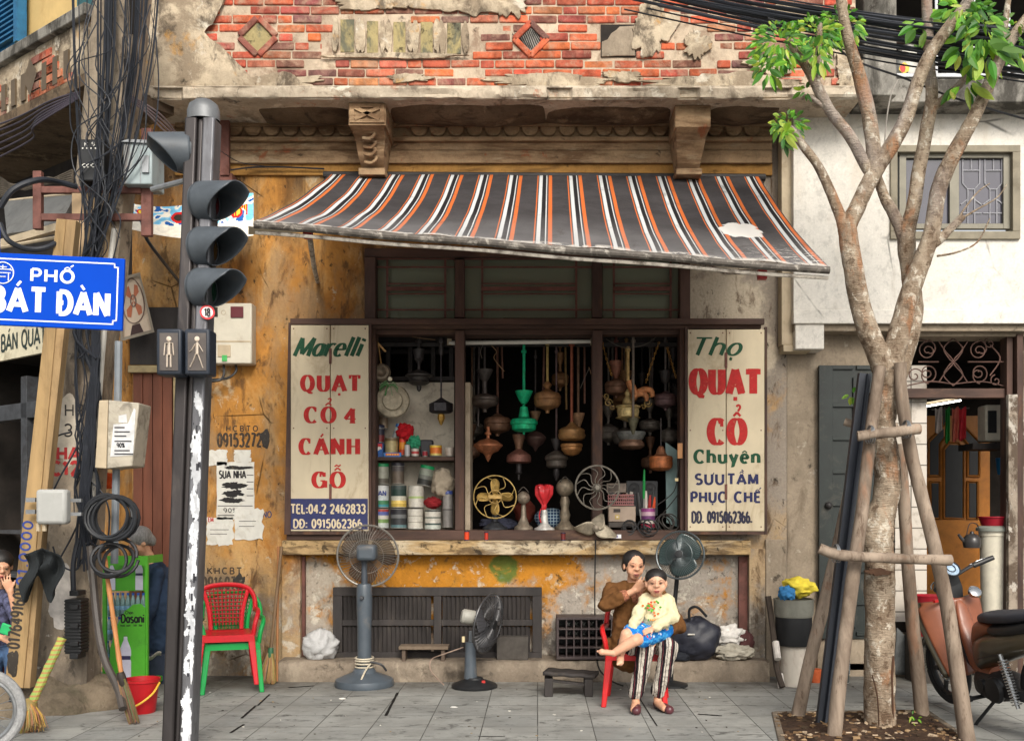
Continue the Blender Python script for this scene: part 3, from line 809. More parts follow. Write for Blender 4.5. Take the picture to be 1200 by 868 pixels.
hp = MB(); hp.pbox(704, 29, 745, 67, YB + .004, YB + .02); hp.build('filled_opening', M_dark, shop)
hp = MB(); patch(hp, [(705,67),(705,50),(712,47),(716,40),(722,36),(726,32),(744,31),(744,66),(724,66)], YB + .003, .012); hp.build('filled_opening', M_conc, shop)
# mouldings under the balcony
mo = MB()
YM = 9.36
mo.pbox(205, 160, 905, 165, YM - .02, YW); mo.pbox(205, 165, 905, 176, YM + .03, YW); mo.pbox(205, 176.3, 905, 191, YM + .015, YW); mo.pbox(205, 141, 905, 147.5, YM - .01, YW)
mo.pbox(205, 147.4, 905, 160.1, YM + .05, YW)
mo.build('moulding', M_mould, shop, bev=.006)
u = 274.0
while u < 900:
    if not (410 < u < 455 or 786 < u < 830 or random.random() < .04):
        pts = [(u-9.6,147.6)] + [(u + 9.6*math.cos(R(a)), 149.5 - 9.6*math.sin(R(a))) for a in range(180, 361, 18)] + [(u+9.6,147.6)]
        sc_ = MB(); sc_.pprism(pts, YM + random.uniform(.0, .012), YM + .06); sc_.build('scallop', M_mould, shop, bev=.012)
    u += 21.7
st = MB(); st.pbox(205, 191.4, 905, 205, YM + .055, YW); st.build('band', wall_mat('ochre_band', S(164,122,66), [(S(110,80,44), 4, .5, .65, (.3,1,2), [], .8), (mould, 8, .6, .7, (1,1,1), [], .7)]), shop)
for k, (uc, worn) in enumerate(((433,0), (810,1))):     # scrolled corbels
    c = MB(); x = (uc - CX) * 9.0 / F
    zt_, zm, zl = zb + .004, P(0,153,9.0).z, P(0,196,9.1).z
    w = .165
    prof = [(8.88, zt_), (8.88, zm + .02), (8.91, zm)]
    if not worn:
        c.box((x - w, 8.88, zm), (x + w, 9.36, zt_))
        for sg in (-1, 1):
            c.beam((x - .11*sg, 8.875, zm + .05), (x + .11*sg, 8.875, zt_ - .05), .035, .03)
        for e_ in ((-.135,0), (.135,0)): c.box((x + e_[0] - .02, 8.865, zm + .02), (x + e_[0] + .02, 8.885, zt_ - .02))
        for z_ in (zm + .02, zt_ - .05): c.box((x - .115, 8.866, z_), (x + .115, 8.884, z_ + .03))
    else:
        c.box((x - w*.95, 8.93, zm), (x + w, 9.36, zt_))
    n = 14; vs = []
    for i in range(n + 1):
        f = i / n
        y = 8.90 + .30*(f**.8) + (.035*math.sin(f*PI*2.2) if not worn else .02*math.sin(f*5))
        z_ = lerp(zm, zl, f); ww = lerp(w*.88, w*.62, f)
        vs += [(x - ww, y, z_), (x + ww, y, z_), (x + ww, 9.36, z_), (x - ww, 9.36, z_)]
    c.add(vs, [(4*i+j, 4*i+(j+1) % 4, 4*i+4+(j+1) % 4, 4*i+4+j) for i in range(n) for j in range(4)] + [(0,1,2,3)[::-1], (4*n,4*n+1,4*n+2,4*n+3)])
    if not worn:
        for i in range(4):
            f = .15 + .2*i; y = 8.885 + .30*(f**.8) + .035*math.sin(f*PI*2.2)
            c.tube(smooth_path([(x - .06, y, lerp(zm,zl,f) + .03), (x + .05, y - .01, lerp(zm,zl,f) + .01), (x + .01, y - .01, lerp(zm,zl,f) - .04), (x - .06, y, lerp(zm,zl,f) - .03)], 4), .016, 6)
    c.box((x - .12, 9.12, zl - .06), (x + .12, 9.36, zl + .0))
    c.build('corbel', M_mould, shop, bev=.01)
# the brown board door left of the wall, and the stub of pipe at the top
d = MB()
for i in range(4): d.pbox(156 + i*11.5, 436, 166.8 + i*11.5, 800, 9.40 + .008*(i % 2), 9.449)
d.build('boarded_door', M_reddoor, shop, bev=.004)
d = MB(); d.pbox(203, 437, 214, 806, 9.36, 9.449); d.pbox(150, 428, 212, 436, 9.34, 9.449); d.build('door_frame', mat('pale_weathered_wood', S(150,134,100), .8, var=.3, dirt=S(60,72,58), damt=.4), shop)
d = MB(); d.pbox(150, 360, 215, 427, 9.43, 9.449); d.build('dark_transom', M_shutterblack, shop)
d = MB(); d.pbox(258, 128, 268, 205, 9.28, 9.33); d.pbox(247, 124, 269, 129, 9.25, 9.36); d.pbox(256, 203, 272, 212, 9.30, 9.449); d.build('iron_bracket', M_rust, shop)
# ================================================================ white neighbour on the right
YN = 9.22
nb = thing('neighbour_house', 'white plastered upper storey over a dim open doorway with a dark green door leaf', 'building', (P(930,0,YN).x, YN, 0))
b = MB()
xw0, xw1 = P(930,0,YN).x, P(1300,0,YN).x
def wbox(mb, u0, v0, u1, v1): mb.pbox(u0, v0, u1, v1, YN, 9.44)
for r_ in ((930,112,1046,378), (1194,112,1300,378), (1046,112,1194,172), (1046,278,1194,378)): wbox(b, *r_)
b.build('wall', M_whitewall, nb)
b = MB(); b.pbox(930, 363, 1300, 379, YN - .035, YN - .001); b.build('ledge', M_whitewall, nb, bev=.006)
b = MB(); b.pbox(930, 379.4, 1300, 388, YN + .02, 9.8); b.pbox(1046, 388, 1300, 394, YN + .1, 9.6); b.build('soffit', M_conc, nb, bev=.006)
b = MB(); b.pbox(932, 379.4, 966, 409, YN - .01, 9.449); b.build('wall_bracket', M_whitewall, nb, bev=.01)
b = MB(); b.pbox(916, 160, 930, 404, 9.30, 9.449); b.pbox(918, 404, 950, 412, 9.28, 9.449); b.build('drain_casing', M_beige, nb, bev=.005)
b = MB(); b.pbox(922.4, 412, 960, 806, 9.46, 9.8); b.pbox(960, 388, 1060, 428, 9.47, 9.8); b.build('pier', M_conc, nb)
b = MB(); b.pbox(897.4, 632, 922, 800, 9.40, 9.449); b.build('pier_strip', M_conc, nb, bev=.008)
# window in the white wall
wf = MB()
for r_ in ((1044,170,1196,178), (1044,271,1196,280), (1044,178,1052,271), (1187,178,1196,271)): wf.pbox(*r_, YN - .03, YN + .12)
win = wf.build('window', mat('window_frame_grey', S(130,122,104), .6, var=.15, dirt=S(90,80,66), damt=.4), nb, bev=.004)
wf = MB()
for r_ in ((1054,180,1062,268), (1113,180,1124,268), (1176,180,1185,268), (1062,180,1113,185), (1124,180,1176,185), (1062,262,1113,268), (1124,262,1176,268)): wf.pbox(*r_, YN + .02, YN + .07)
q = wf.build('sash', mat('grey_aluminium', S(118,114,102), .5, .3, var=.1), None, bev=.002); q.parent = win
q.location = -WORLD[nb.name]
# simpler: keep sub-parts in the part's own space
q2 = MB(); q2.pbox(1062, 185, 1113, 262, YN + .055, YN + .06); q2.pbox(1124, 185, 1176, 262, YN + .055, YN + .06)
o_ = q2.build('pane', mat('dark_window_glass', S(66,64,74), .12, var=.3, scale=1.5, bump=0, spec=.6)); o_.parent = win; o_.location = -WORLD[nb.name]
q2 = MB()
def gl(*pts): q2.tube([P(u, v, YN + .05) for u, v in pts], .007, 5)
for du in (0, 26):
    u0 = 1126 + du
    gl((u0+2,185),(u0+2,215),(u0+8,222),(u0+8,262)); gl((u0+22,185),(u0+22,215),(u0+16,222),(u0+16,262))
    gl((u0+2,200),(u0+22,200)); gl((u0+8,222),(u0+16,222)); gl((u0,240),(u0+8,234)); gl((u0+24,240),(u0+16,234)); gl((u0,250),(u0+24,250)); gl((u0+12,185),(u0+12,200))
o_ = q2.build('window_grille', mat('pale_grille', S(150,150,156), .5, var=.1)); o_.parent = win; o_.location = -WORLD[nb.name]
# slab and dark balcony above
b = MB(); b.pbox(1006, 92, 1300, 120, 8.95, 9.6); b.build('balcony_slab', M_greystain, nb, bev=.012)
b = MB(); b.pbox(1012, -60, 1051, 112, 8.82, 9.3); b.build('balcony_pier', M_greystain, nb, bev=.012)
b = MB(); b.pbox(1040, -60, 1320, 95, 11.2, 11.3); b.box((P(1051,0,9).x, 9.0, 6.5), (P(1300,0,9).x, 11.2, 6.6)); b.build('balcony_back', M_dark, nb)
b = MB()
for u in (1096, 1140, 1181): b.pbox(u, -60, u + 3, 92, 9.02, 9.04)
b.pbox(1051, 86, 1300, 90, 9.0, 9.03); b.build('balcony_rail', mat('pale_rail', S(190,192,196), .5, var=.15), nb)
b = MB(); b.pbox(1050, 22, 1092, 50, 9.3, 9.6); b.build('balcony_box', M_frameh, nb)
# ground floor
gd = MB(); gd.pbox(960, 428, 1042, 748, 9.40, 9.45)
leaf = gd.build('door', M_greenpaint, nb, bev=.003)
gd = MB()
gd.pbox(960, 428, 976, 748, 9.375, 9.399); gd.pbox(1000, 442, 1004, 735, 9.375, 9.399); gd.pbox(1030, 428, 1042, 748, 9.375, 9.399)
for v in (428, 472, 511, 550, 588, 628, 666, 704, 740): gd.pbox(976, v, 1000, v + 4.5, 9.378, 9.399); gd.pbox(1004, v, 1030, v + 4.5, 9.378, 9.399)
o_ = gd.build('door_rail', M_greenpaint, nb, bev=.002)
gd = MB(); gd.ball(P(971,592,9.36), .035); o_ = gd.build('door_knob', M_blackiron, nb)
b = MB(); b.pbox(958, 748, 1062, 802, 9.42, 9.8); b.build('door_step', M_conc, nb, bev=.01)
b = MB(); b.pbox(1049, 428, 1086, 728, 9.52, 9.6); tile = NT('small_white_tiles'); 
bk = tile.n('ShaderNodeTexBrick'); tile.put(bk.inputs['Vector'], tile.mapv(tile.obj, (1,1,1))); 
rv = tile.n('ShaderNodeVectorRotate'); rv.rotation_type = 'X_AXIS'; rv.inputs['Angle'].default_value = R(90); tile.put(rv.inputs['Vector'], tile.obj); tile.t.links.new(rv.outputs[0], bk.inputs['Vector'])
bk.offset = 0; bk.inputs['Scale'].default_value = 1; bk.inputs['Brick Width'].default_value = .2; bk.inputs['Row Height'].default_value = .2; bk.inputs['Mortar Size'].default_value = .006
bk.inputs['Color1'].default_value = (*S(192,184,174),1); bk.inputs['Color2'].default_value = (*S(180,172,160),1); bk.inputs['Mortar'].default_value = (*S(90,84,76),1)
tile.fin(tile.mix(tile.step(tile.noise(4,7,.7),.5,.65,0,.6), bk.outputs['Color'], S(120,108,92)), .4)
b.build('tiled_wall', tile.mat, nb)
b = MB(); b.pbox(1060, 455, 1182, 466, 9.40, 9.5); b.pbox(1060, 391, 1182, 396, 9.42, 9.5); b.build('lintel', M_frameh, nb, bev=.004)
b = MB(); b.pbox(1180, 391, 1187, 806, 9.36, 9.5); b.pbox(1192, 391, 1199, 806, 9.30, 9.5); b.pbox(1187, 391, 1192, 806, 9.42, 9.5); b.build('door_jamb', M_frame, nb, bev=.004)
b = MB(); b.pbox(1182, 462, 1193, 806, 9.30, 9.355); b.pbox(1199, 388, 1300, 806, 9.4, 9.7)
b.build('jamb_post', wall_mat('peeling_paint', S(146,134,120), [(S(84,70,58), 4, .46, .56, (1,1,.5), [], .9), (S(200,192,180), 6, .56, .62, (1,1,.6), [], .8)], bump=.8), nb, bev=.004)
# scroll grille over the door
gr = MB()
def sp(cu, cv, r0, a0, turns, sgn=1):
    pts = []
    for i in range(28):
        f = i/27; a = R(a0) + sgn*turns*2*PI*f; r_ = r0*(1 - .85*f)
        pts.append(P(cu + math.cos(a)*r_, cv - math.sin(a)*r_, 9.42))
    gr.tube(pts, .0065, 5)
def hc(*pts, k=6): gr.tube(smooth_path([P(u, v, 9.42) for u, v in pts], k), .0065, 5)
for cu in (1087, 1147):
    for sg in (1, -1):
        sp(cu, 424 - 13*sg, 11, 90 if sg > 0 else -90, 1.6, 1); sp(cu + 1, 424 - 13*sg, 12.5, 90 if sg > 0 else -90, .5, -1)
hc((1100,400),(1108,412),(1117,424),(1108,436),(1100,448)); hc((1134,400),(1126,412),(1117,424),(1126,436),(1134,448))
hc((1117,396),(1106,408),(1112,420),(1117,424)); hc((1117,396),(1128,408),(1122,420),(1117,424)); hc((1117,452),(1106,440),(1112,428),(1117,424)); hc((1117,452),(1128,440),(1122,428),(1117,424))
hc((1076,424),(1100,424)); hc((1134,424),(1176,424)); hc((1062,452),(1090,447),(1117,450)); hc((1176,452),(1150,447),(1117,450)); hc((1064,404),(1074,398),(1090,400)); hc((1160,404),(1172,420),(1160,440))
sp(1072, 440, 9, 30, 1.2); sp(1167, 446, 7, 100, 1.2); sp(1160, 402, 7, 100, 1.2)
gr.build('scroll_grille', mat('rusty_scrollwork', S(92,68,60), .8, .2, var=.3), nb)
b = MB()
x0, x1 = P(1050,0,9.6).x, P(1240,0,9.6).x
b.box((x0-.6, 11.9, .1), (x1+1.2, 12, 3.6)); b.box((x0-.7, 9.8, .1), (x0-.6, 12, 3.6)); b.box((x1+1.2, 9.6, .1), (x1+1.3, 12, 3.6)); b.box((x0-.7, 9.8, 3.3), (x1+1.3, 12, 3.4)); 
b.build('room', M_dark, nb)
b = MB(); b.box((x0-.6, 9.42, .06), (x1+1.2, 12, .12)); b.build('room_floor', M_plinth, nb)
YD = 11.4
yd = MB(); yd.pbox(1076, 487, 1160, 815, YD, YD + .05)
b2 = yd.build('inner_door', mat('amber_door', S(178,112,34), .45, var=.2, scale=4, dirt=S(90,54,24), damt=.3), nb)
yd = MB()
for pts in ([(1108,607),(1108,527),(1113,521),(1122,521),(1128,527),(1128,607)], [(1090,556),(1090,518),(1106,502),(1106,512),(1100,520),(1100,556)], [(1146,556),(1146,518),(1130,502),(1130,512),(1136,520),(1136,556)], [(1092,566),(1100,566),(1100,606),(1092,606)], [(1136,566),(1144,566),(1144,606),(1136,606)]):
    yd.pprism([(u, v) for u, v in pts][::-1], YD - .012, YD - .001)
yd.build('inner_door_pane', M_black, nb)
yd = MB()
def trim(pts): yd.tube([P(u, v, YD - .012) for u, v in pts], .014, 6)
trim([(1106,607),(1106,526),(1112,518),(1123,518),(1130,526),(1130,607),(1106,607)]); trim([(1088,558),(1088,517),(1108,497)]); trim([(1148,558),(1148,517),(1128,497)])
trim([(1088,558),(1102,558),(1102,520),(1108,512)]); trim([(1148,558),(1134,558),(1134,520),(1128,512)]); trim([(1090,564),(1102,564),(1102,608),(1090,608),(1090,564)]); trim([(1134,564),(1146,564),(1146,608),(1134,608),(1134,564)])
yd.build('inner_door_trim', mat('amber_trim', S(150,92,30), .5, var=.2), nb)
# lit tube in the neighbour's hall
lt = thing('tube_lamp', 'lit fluorescent tube under the lintel of the right hand doorway', 'lamp', P(1092,470,9.75))
b = MB(); b.tube([P(1050,482,9.75), P(1126,469,9.75)], .008, 8); b.build('tube', emit_mat('lit_tube', (1,.95,.85), 9.0), lt)
b = MB(); b.beam(P(1050,478.5,9.80), P(1126,465.5,9.80), .02, .02); b.build('batten', M_beige, lt)

# ================================================================ left house on the side street
DV = Vector((-.795, .606, 0)); NV = Vector((-.606, -.795, 0))     # along the facade (going away), and outwards
C0 = Vector((-3.87, 9.42, 0))
lh = thing('corner_house', 'weathered yellow house on the side street with blue louvred shutters and an open shop below', 'building', C0)
def SPT(s, z, out=0.0): return C0 + DV*s + NV*out + Vector((0,0,z))
def sbox(mb, s0, s1, z0, z1, o0, o1):
    vs = [SPT(s, z, o) for z in (z0, z1) for s, o in ((s0,o0),(s1,o0),(s1,o1),(s0,o1))]
    mb.add(vs, [(3,2,1,0),(4,5,6,7),(0,1,5,4),(1,2,6,5),(2,3,7,6),(3,0,4,7)])
def sray(u, v, out=0.0):                    # where the pixel meets the facade plane (pushed outwards)
    c = C0 + NV*out; d = Vector(((u - CX)/F, 1, (CY - v)/F))
    k = c.dot(NV) / d.dot(NV)
    p = Vector((0,0,H)) + d*k
    return (p - C0).dot(DV), p.z
b = MB()
sbox(b, 0, .55, 0, 3.35, 0, -.3); b.build('wall', M_ochre, lh)
b = MB(); sbox(b, 3.6, 4.6, 0, 3.35, 0, -.3); b.build('wall', M_ochre, lh)
b = MB(); sbox(b, 0, 4.6, 3.35, 5.4, 0, -.3); b.build('painted_shade_wall', M_shutterblack, lh)  # wall coloured near black: the shade under the balcony is painted in
b = MB(); sbox(b, .5, 3.7, 0, 3.4, -2.2, -2.3); sbox(b, .45, .5, 0, 3.4, -.3, -2.3); sbox(b, 3.65, 3.7, 0, 3.4, -.3, -2.3); sbox(b, .45, 3.7, 3.36, 3.4, -.3, -2.3); b.build('room', M_dark, lh)
b = MB()
for s_ in (1.95,): sbox(b, s_, s_ + .13, 0, 3.0, .02, -.12)
sbox(b, .55, 3.6, 2.55, 2.72, .02, -.12); sbox(b, .55, 3.6, 1.3, 1.34, -.3, -.6); sbox(b, .55, 3.6, .8, .84, -.3, -.6)
b.build('shop_frame', mat('blue_grey_wood', S(60,62,66), .7, var=.3, dirt=S(40,36,34), damt=.4), lh, bev=.004)
# clutter lying on the shop boards inside
zb0 = 5.12
b = MB(); sbox(b, -.75, 4.6, zb0, zb0 + .1, .82, 0); b.build('balcony_slab', M_soffit, lh)
b = MB(); sbox(b, -.75, 4.6, zb0 + .1, 5.68, .8, .6); sbox(b, -.75, -.55, zb0 + .1, 5.68, .8, -.2); b.build('parapet', M_patch, lh)
b = MB(); sbox(b, -.8, 4.6, 5.68, 5.78, .86, .55); b.build('coping', M_greystain, lh, bev=.01)
b = MB()
for i in range(90):
    s_ = random.uniform(-.55, 1.0); z_ = 5.23 + .078*int(random.uniform(0, 5.6))
    if MN.noise(Vector((s_*1.4, z_*1.3, 4))) < -.1: continue
    b.c = random.choice(REDS); w_ = .2
    sbox(b, s_, s_ + w_, z_, z_ + .062, .812, .79)
b.build('brick_facing', M_brick, lh, smooth=False)
b = MB(); b.c = S(90,76,58)
for k in range(8):
    s_ = -.45 + k*.19
    if k in (3,):
        m_ = [SPT(s_ + .1 + math.cos(a)*.12, 5.44 + math.sin(a)*.17, .816) for a in (0, PI/2, PI, 3*PI/2)]; b.add(m_, [(0,1,2,3)])
    else: sbox(b, s_, s_ + .08, 5.26, 5.5, .816, .79)
b.build('parapet_opening', M_attr, lh)
b = MB(); sbox(b, -.3, 4.6, 5.4, 8.5, -.3, -.5); b.build('upper_wall', mat('warm_cream_wall', S(206,176,118), .9, var=.12, scale=2, bump=.3, bscale=20, dirt=S(160,120,66), damt=.3, dscale=2), lh)
SS = sray(27, 30, -.2)[0]; sz_ = sray(14, 58, -.2)[1]
b = MB(); sbox(b, SS, SS + 1.3, sz_, 8.4, -.2, -.24)
for i in range(34): sbox(b, SS + .08, SS + .6, sz_ + .08 + i*.06, sz_ + .10 + i*.06, -.14, -.2)
for s_ in (SS, SS + .6, SS + .7, SS + 1.2): sbox(b, s_, s_ + .08, sz_, 8.4, -.13, -.2)
b.build('louvred_shutter', mat('blue_shutter', S(34,98,138), .6, var=.2, dirt=S(60,70,76), damt=.3), lh)
ST = sray(90, 5, -.2)[0]
b = MB(); sbox(b, ST - .5, ST, 6.2, 8.4, -.2, -.29); b.build('teal_shutter', mat('teal_shutter', S(40,86,92), .6, var=.2), lh)
# long lettered board over the shop, and its roller blind
def sboard(mb, u0, v0, u1, v1, out, th=.03):
    a = sray(u0, v0, out); c = sray(u1, v1, out)
    sbox(mb, a[0], c[0], a[1], c[1], out, out - th)
bd = thing('shop_board', 'long cream shop board with black and red hand lettering behind the blue street sign', 'sign', SPT(1.8, 2.9, .1))
s0, z0 = sray(0, 424, .06); s1, _ = sray(62, 415, .06); z1 = sray(0, 372, .06)[1]
b = MB(); sbox(b, s1 - .25, s0 + .6, z0, z1 + .1, .09, .05); b.build('board', mat('cream_board', S(206,198,172), .7, var=.1, dirt=S(120,104,80), damt=.35), bd)
b = MB()
for txt, zf, h_, col in (('MUA - BÁN QUẠT CỔ', .10, .17, S(34,48,44)), ('CHUYÊN', .40, .13, S(150,40,30))):
    b = MB(); b.c = col
    text(b, txt, SPT(s0 + .55, z0 + zf, .093), -DV, (0,0,1), h_, width=(s0 + .5 - s1 + .3), thick=.17, ls=.16); b.build('lettering', M_attr, bd)
rl = thing('roller_blind', 'grey rolled metal sun blind with pale edge rails high beside the utility pole', 'awning', SPT(1.6, 3.7, .3))
b = MB()
def SR(u, v, out): s_, z_ = sray(u, v, out); return SPT(s_, z_, out)
vs = [SR(4,236,.9), SR(88,228,.9), SR(70,265,1.15), SR(8,274,1.15)]
b.add(vs + [q + Vector((0,.05,-.03)) for q in vs], [(0,1,2,3), (7,6,5,4), (0,4,5,1), (1,5,6,2), (2,6,7,3), (3,7,4,0)])
b.build('blind', mat('grey_blind', S(96,96,94), .6, var=.15, dirt=S(60,56,50), damt=.3), rl)
b = MB()
b.tube([SR(-10,238,.88), SR(92,227,.88)], .018, 6); b.beam(SR(-10,289,1.15), SR(78,264,1.15), .06, .05); b.tube([SR(-10,292,1.2), SR(78,276,1.2)], .014, 6)
b.build('edge_rail', M_beige, rl)
b = MB()
for i in range(10):
    b.tube(smooth_path([SR(0, 208 + i*2.5, .5), SR(30 + i*3, 222 - i*1.5, .5), SR(85, 200 + i*3, .5)], 4), .014, 5)
single(b, 'folded_sheeting', mat('dark_sheeting', S(88,80,70), .9, var=.3), 'crumpled dark sheeting bundled under the side balcony', 'sheeting', SR(30,215,.5))
# framed picture of a fan leaning out above the boarded door
pf = thing('framed_picture', 'tilted framed picture of a wire fan hung on the boarded shop front', 'picture', P(158,360,9.2))
def PF(a, c, d=0): return P(lerp(lerp(141,141,c), lerp(164,181,c), a), lerp(lerp(325,400,c), lerp(319,389,c), a), 9.25 - .12*(1-c) - d)
b = MB()
for a0, a1, c0, c1 in ((0,1,0,.05), (0,1,.95,1), (0,.07,.05,.95), (.93,1,.05,.95)):
    vs = [PF(a0,c0,.03), PF(a1,c0,.03), PF(a1,c1,.03), PF(a0,c1,.03), PF(a0,c0,-.01), PF(a1,c0,-.01), PF(a1,c1,-.01), PF(a0,c1,-.01)]
    b.add(vs, [(0,1,2,3), (7,6,5,4), (0,4,5,1), (1,5,6,2), (2,6,7,3), (3,7,4,0)])
b.build('frame', mat('grey_frame', S(150,140,126), .6, var=.2), pf)
b = MB(); vs = [PF(0.02,.02), PF(.98,.02), PF(.98,.98), PF(.02,.98)]; b.add(vs + [v + Vector((0,.008,0)) for v in vs], [(0,1,2,3), (7,6,5,4)]); b.build('picture_sheet', mat('yellowed_print', S(214,196,176), .8, var=.12, dirt=S(170,140,116), damt=.3), pf)
b = MB()
def el(r0): return [PF(.5 + .4*r0*math.cos(a*PI/12), .42 + .36*r0*math.sin(a*PI/12), .004) for a in range(24)]
b.c = S(130,110,100); b.tube(el(1), .006, 5, closed=True); b.tube(el(.25), .006, 5, closed=True)
b.c = S(184,110,80)
for k in range(4):
    a = PI/4 + k*PI/2
    b.add([PF(.5,.42,.004), PF(.5+.3*math.cos(a-.35), .42+.28*math.sin(a-.35), .004), PF(.5+.36*math.cos(a), .42+.32*math.sin(a), .004), PF(.5+.3*math.cos(a+.35), .42+.28*math.sin(a+.35), .004)], [(3,2,1,0)])
b.c = S(70,50,50); b.add([PF(.38,.8,.004), PF(.62,.8,.004), PF(.7,.95,.004), PF(.3,.95,.004)], [(3,2,1,0)])
b.build('picture_fan', M_attr, pf)
# painted festival sheet tied between pole and wall
tp = MB()
COLS = [S(238,230,214), S(120,190,226), S(36,96,170), S(210,40,40), S(244,214,70), S(60,50,44), S(226,222,214), S(140,200,230)]
def tarp(a, c):
    u = lerp(150, 297, a); top = lerp(238, 232, a) + 6*math.sin(a*5); bot = lerp(268, 276, a) + 8*math.sin(a*PI)
    y = 9.0 - .35*c*(1-a*.4) + .02*math.sin(a*26) + .015*math.sin(c*14 + a*9)
    return P(u, lerp(top, bot, c), y)
n0, n1 = 170, 44
for j in range(n1):
    for i in range(n0):
        a, c = i/n0, j/n1
        q = MN.noise(Vector((a*15, c*5.5 + a*4, 3)))*1.3
        tp.c = COLS[0] if c > .62 else (COLS[1] if q > .22 else COLS[2] if q < -.3 else COLS[0] if q < .05 else COLS[7])
        for (eu, ev, er) in ((.10,.25,.035), (.40,.36,.06), (.74,.3,.06), (.86,.4,.05)):
            d = math.hypot((a - eu), (c - ev)*.35)
            if d < er: tp.c = COLS[3]
            if d < er*.62: tp.c = COLS[5] if eu == .40 else COLS[4]
        if .78 < a < .95 and .2 < c < .5 and q > .1: tp.c = COLS[3] if i % 3 else COLS[4]
        tp.add([tarp(i/n0,j/n1), tarp((i+1)/n0,j/n1), tarp((i+1)/n0,(j+1)/n1), tarp(i/n0,(j+1)/n1)], [(3,2,1,0)])
single(tp, 'painted_sheet', M_attrm, 'painted plastic sheet with blue, red and yellow figures tied behind the traffic light', 'sheet', P(200,240,9.0), smooth=False)

# ================================================================ awning
aw = thing('striped_awning', 'faded charcoal awning with orange and white stripes stretched over the shop window', 'awning', P(630,205,9.4))
TL, TR = P(386,204,9.36), P(890,207,9.36)
YAF = 6.9
FL, FR = P(298,259,YAF), P(972,313,YAF)
def awn(a, c):
    t = TL.lerp(TR, a); f = FL.lerp(FR, a); p = t.lerp(f, c)
    sag = .06*math.sin(PI*c)*(.75 + .25*math.sin(PI*a)) + .03*math.sin(a*9)*math.sin(PI*c)
    p.z -= sag
    p.z += .006*math.sin(a*180)*c*(1-c)*2 + .012*MN.noise(Vector((a*14, c*5, 2)))
    return p
t = NT('awning_fabric')
ux = t.n('ShaderNodeSeparateXYZ'); t.put(ux.inputs[0], t.uv)
U_, V_ = ux.outputs[0], ux.outputs[1]
ph = t.m('FRACT', t.m('MULTIPLY', t.m('ADD', U_, .002), 14.6))
def band(lo, hi): return t.m('MULTIPLY', t.m('GREATER_THAN', ph, lo), t.m('LESS_THAN', ph, hi))
char_ = S(66,63,64); org = S(214,112,56); wht = S(214,216,216)
c_ = t.mix(t.step(t.noise(3,6,.7), .35, .65), tuple(x*.85 for x in char_), tuple(x*1.25 for x in char_))
for lo, hi, k in ((.10,.135,org), (.17,.275,wht), (.40,.43,wht), (.48,.59,org)): c_ = t.mix(band(lo, hi), c_, k)
c_ = t.mix(band(.29,.39), c_, S(38,36,38))
fade = t.step(V_, .5, 1.0, 0, .42)
c_ = t.mix(t.m('MULTIPLY', fade, t.step(t.noise(2.2,5), .3, .7, .6, 1)), c_, S(160,158,158))
c_ = t.mix(t.step(t.noise(4, 8, .72, .4, (1,.6,.6)), .56, .7, 0, .4), c_, S(70,62,56))
dx = t.m('DIVIDE', t.m('SUBTRACT', U_, .89), .05); dv = t.m('DIVIDE', t.m('SUBTRACT', V_, .60), .10)
d_ = t.m('SQRT', t.m('ADD', t.m('MULTIPLY', dx, dx), t.m('MULTIPLY', dv, dv)))
d_ = t.m('ADD', d_, t.m('MULTIPLY', t.m('SUBTRACT', t.noise(9, 5), .5), .9))
c_ = t.mix(t.step(d_, .8, .9, 1, 0), c_, S(236,232,226))
dx2 = t.step(U_, .80, .93); c_ = t.mix(t.m('MULTIPLY', t.m('MULTIPLY', dx2, t.step(V_, .7, .95)), t.step(t.noise(16, 6, .7, 0, (1,3,1)), .56, .6)), c_, S(214,210,204))
c_ = t.mix(t.m('MULTIPLY', t.step(V_, .955, .985), t.step(t.noise(11, 6, .75), .42, .52)), c_, S(206,200,192))
t.fin(c_, .85, 0, t.bump(t.m('ADD', t.noise(220, 2), t.m('MULTIPLY', t.noise(9, 5), 1.5)), .3, .01), .2)
M_awn = t.mat
tr_ = t.n('ShaderNodeBsdfTranslucent'); t.t.links.new(c_, tr_.inputs[0]); ms = t.n('ShaderNodeMixShader'); ms.inputs[0].default_value = .22
t.t.links.new(t.b.outputs[0], ms.inputs[1]); t.t.links.new(tr_.outputs[0], ms.inputs[2]); t.t.links.new(ms.outputs[0], t.out.inputs[0])
b = MB(); b.sheet(awn, 180, 40); o_ = b.build('fabric', M_awn, aw, ang=80)
M_bar = mat('peeling_white_bar', S(196,188,176), .6, .1, var=.15, scale=12, dirt=S(70,58,48), damt=.75, dscale=9)
b = MB(); pts = [FL.lerp(FR, i/20) + Vector((0, .0, -.026 + .004*math.sin(i))) for i in range(21)]; b.tube(pts, .026, 10); b.build('front_bar', mat('weathered_bar', S(84,78,72), .65, .1, var=.3, scale=14, dirt=S(214,206,194), damt=.45, dscale=14), aw)
b = MB(); b.tube([p + Vector((0, .03, -.046)) for p in pts], .014, 6); b.build('valance_rail', M_bar, aw)
b = MB(); b.tube([TL + Vector((-.06,.03,.0)), TR + Vector((.06,.03,.0))], .035, 10); b.build('roller', M_blackiron, aw)
for (u, v, wu, wv) in ((362,270,372,330), (892,318,818,308)):
    b = MB(); e = P(u, v, 7.1); wll = P(wu, wv, 9.44)
    b.tube([e, e.lerp(wll, .5) + Vector((0,0,-.05)), wll], .02, 8); b.obox(e, .05, .05, .09); b.build('folding_arm', M_bar, aw)
    b = MB(); b.obox(e + Vector((0,-.03,-.03)), .06, .05, .07); b.build('arm_clip', mat('red_clip', S(150,34,34), .5, var=.1), aw)
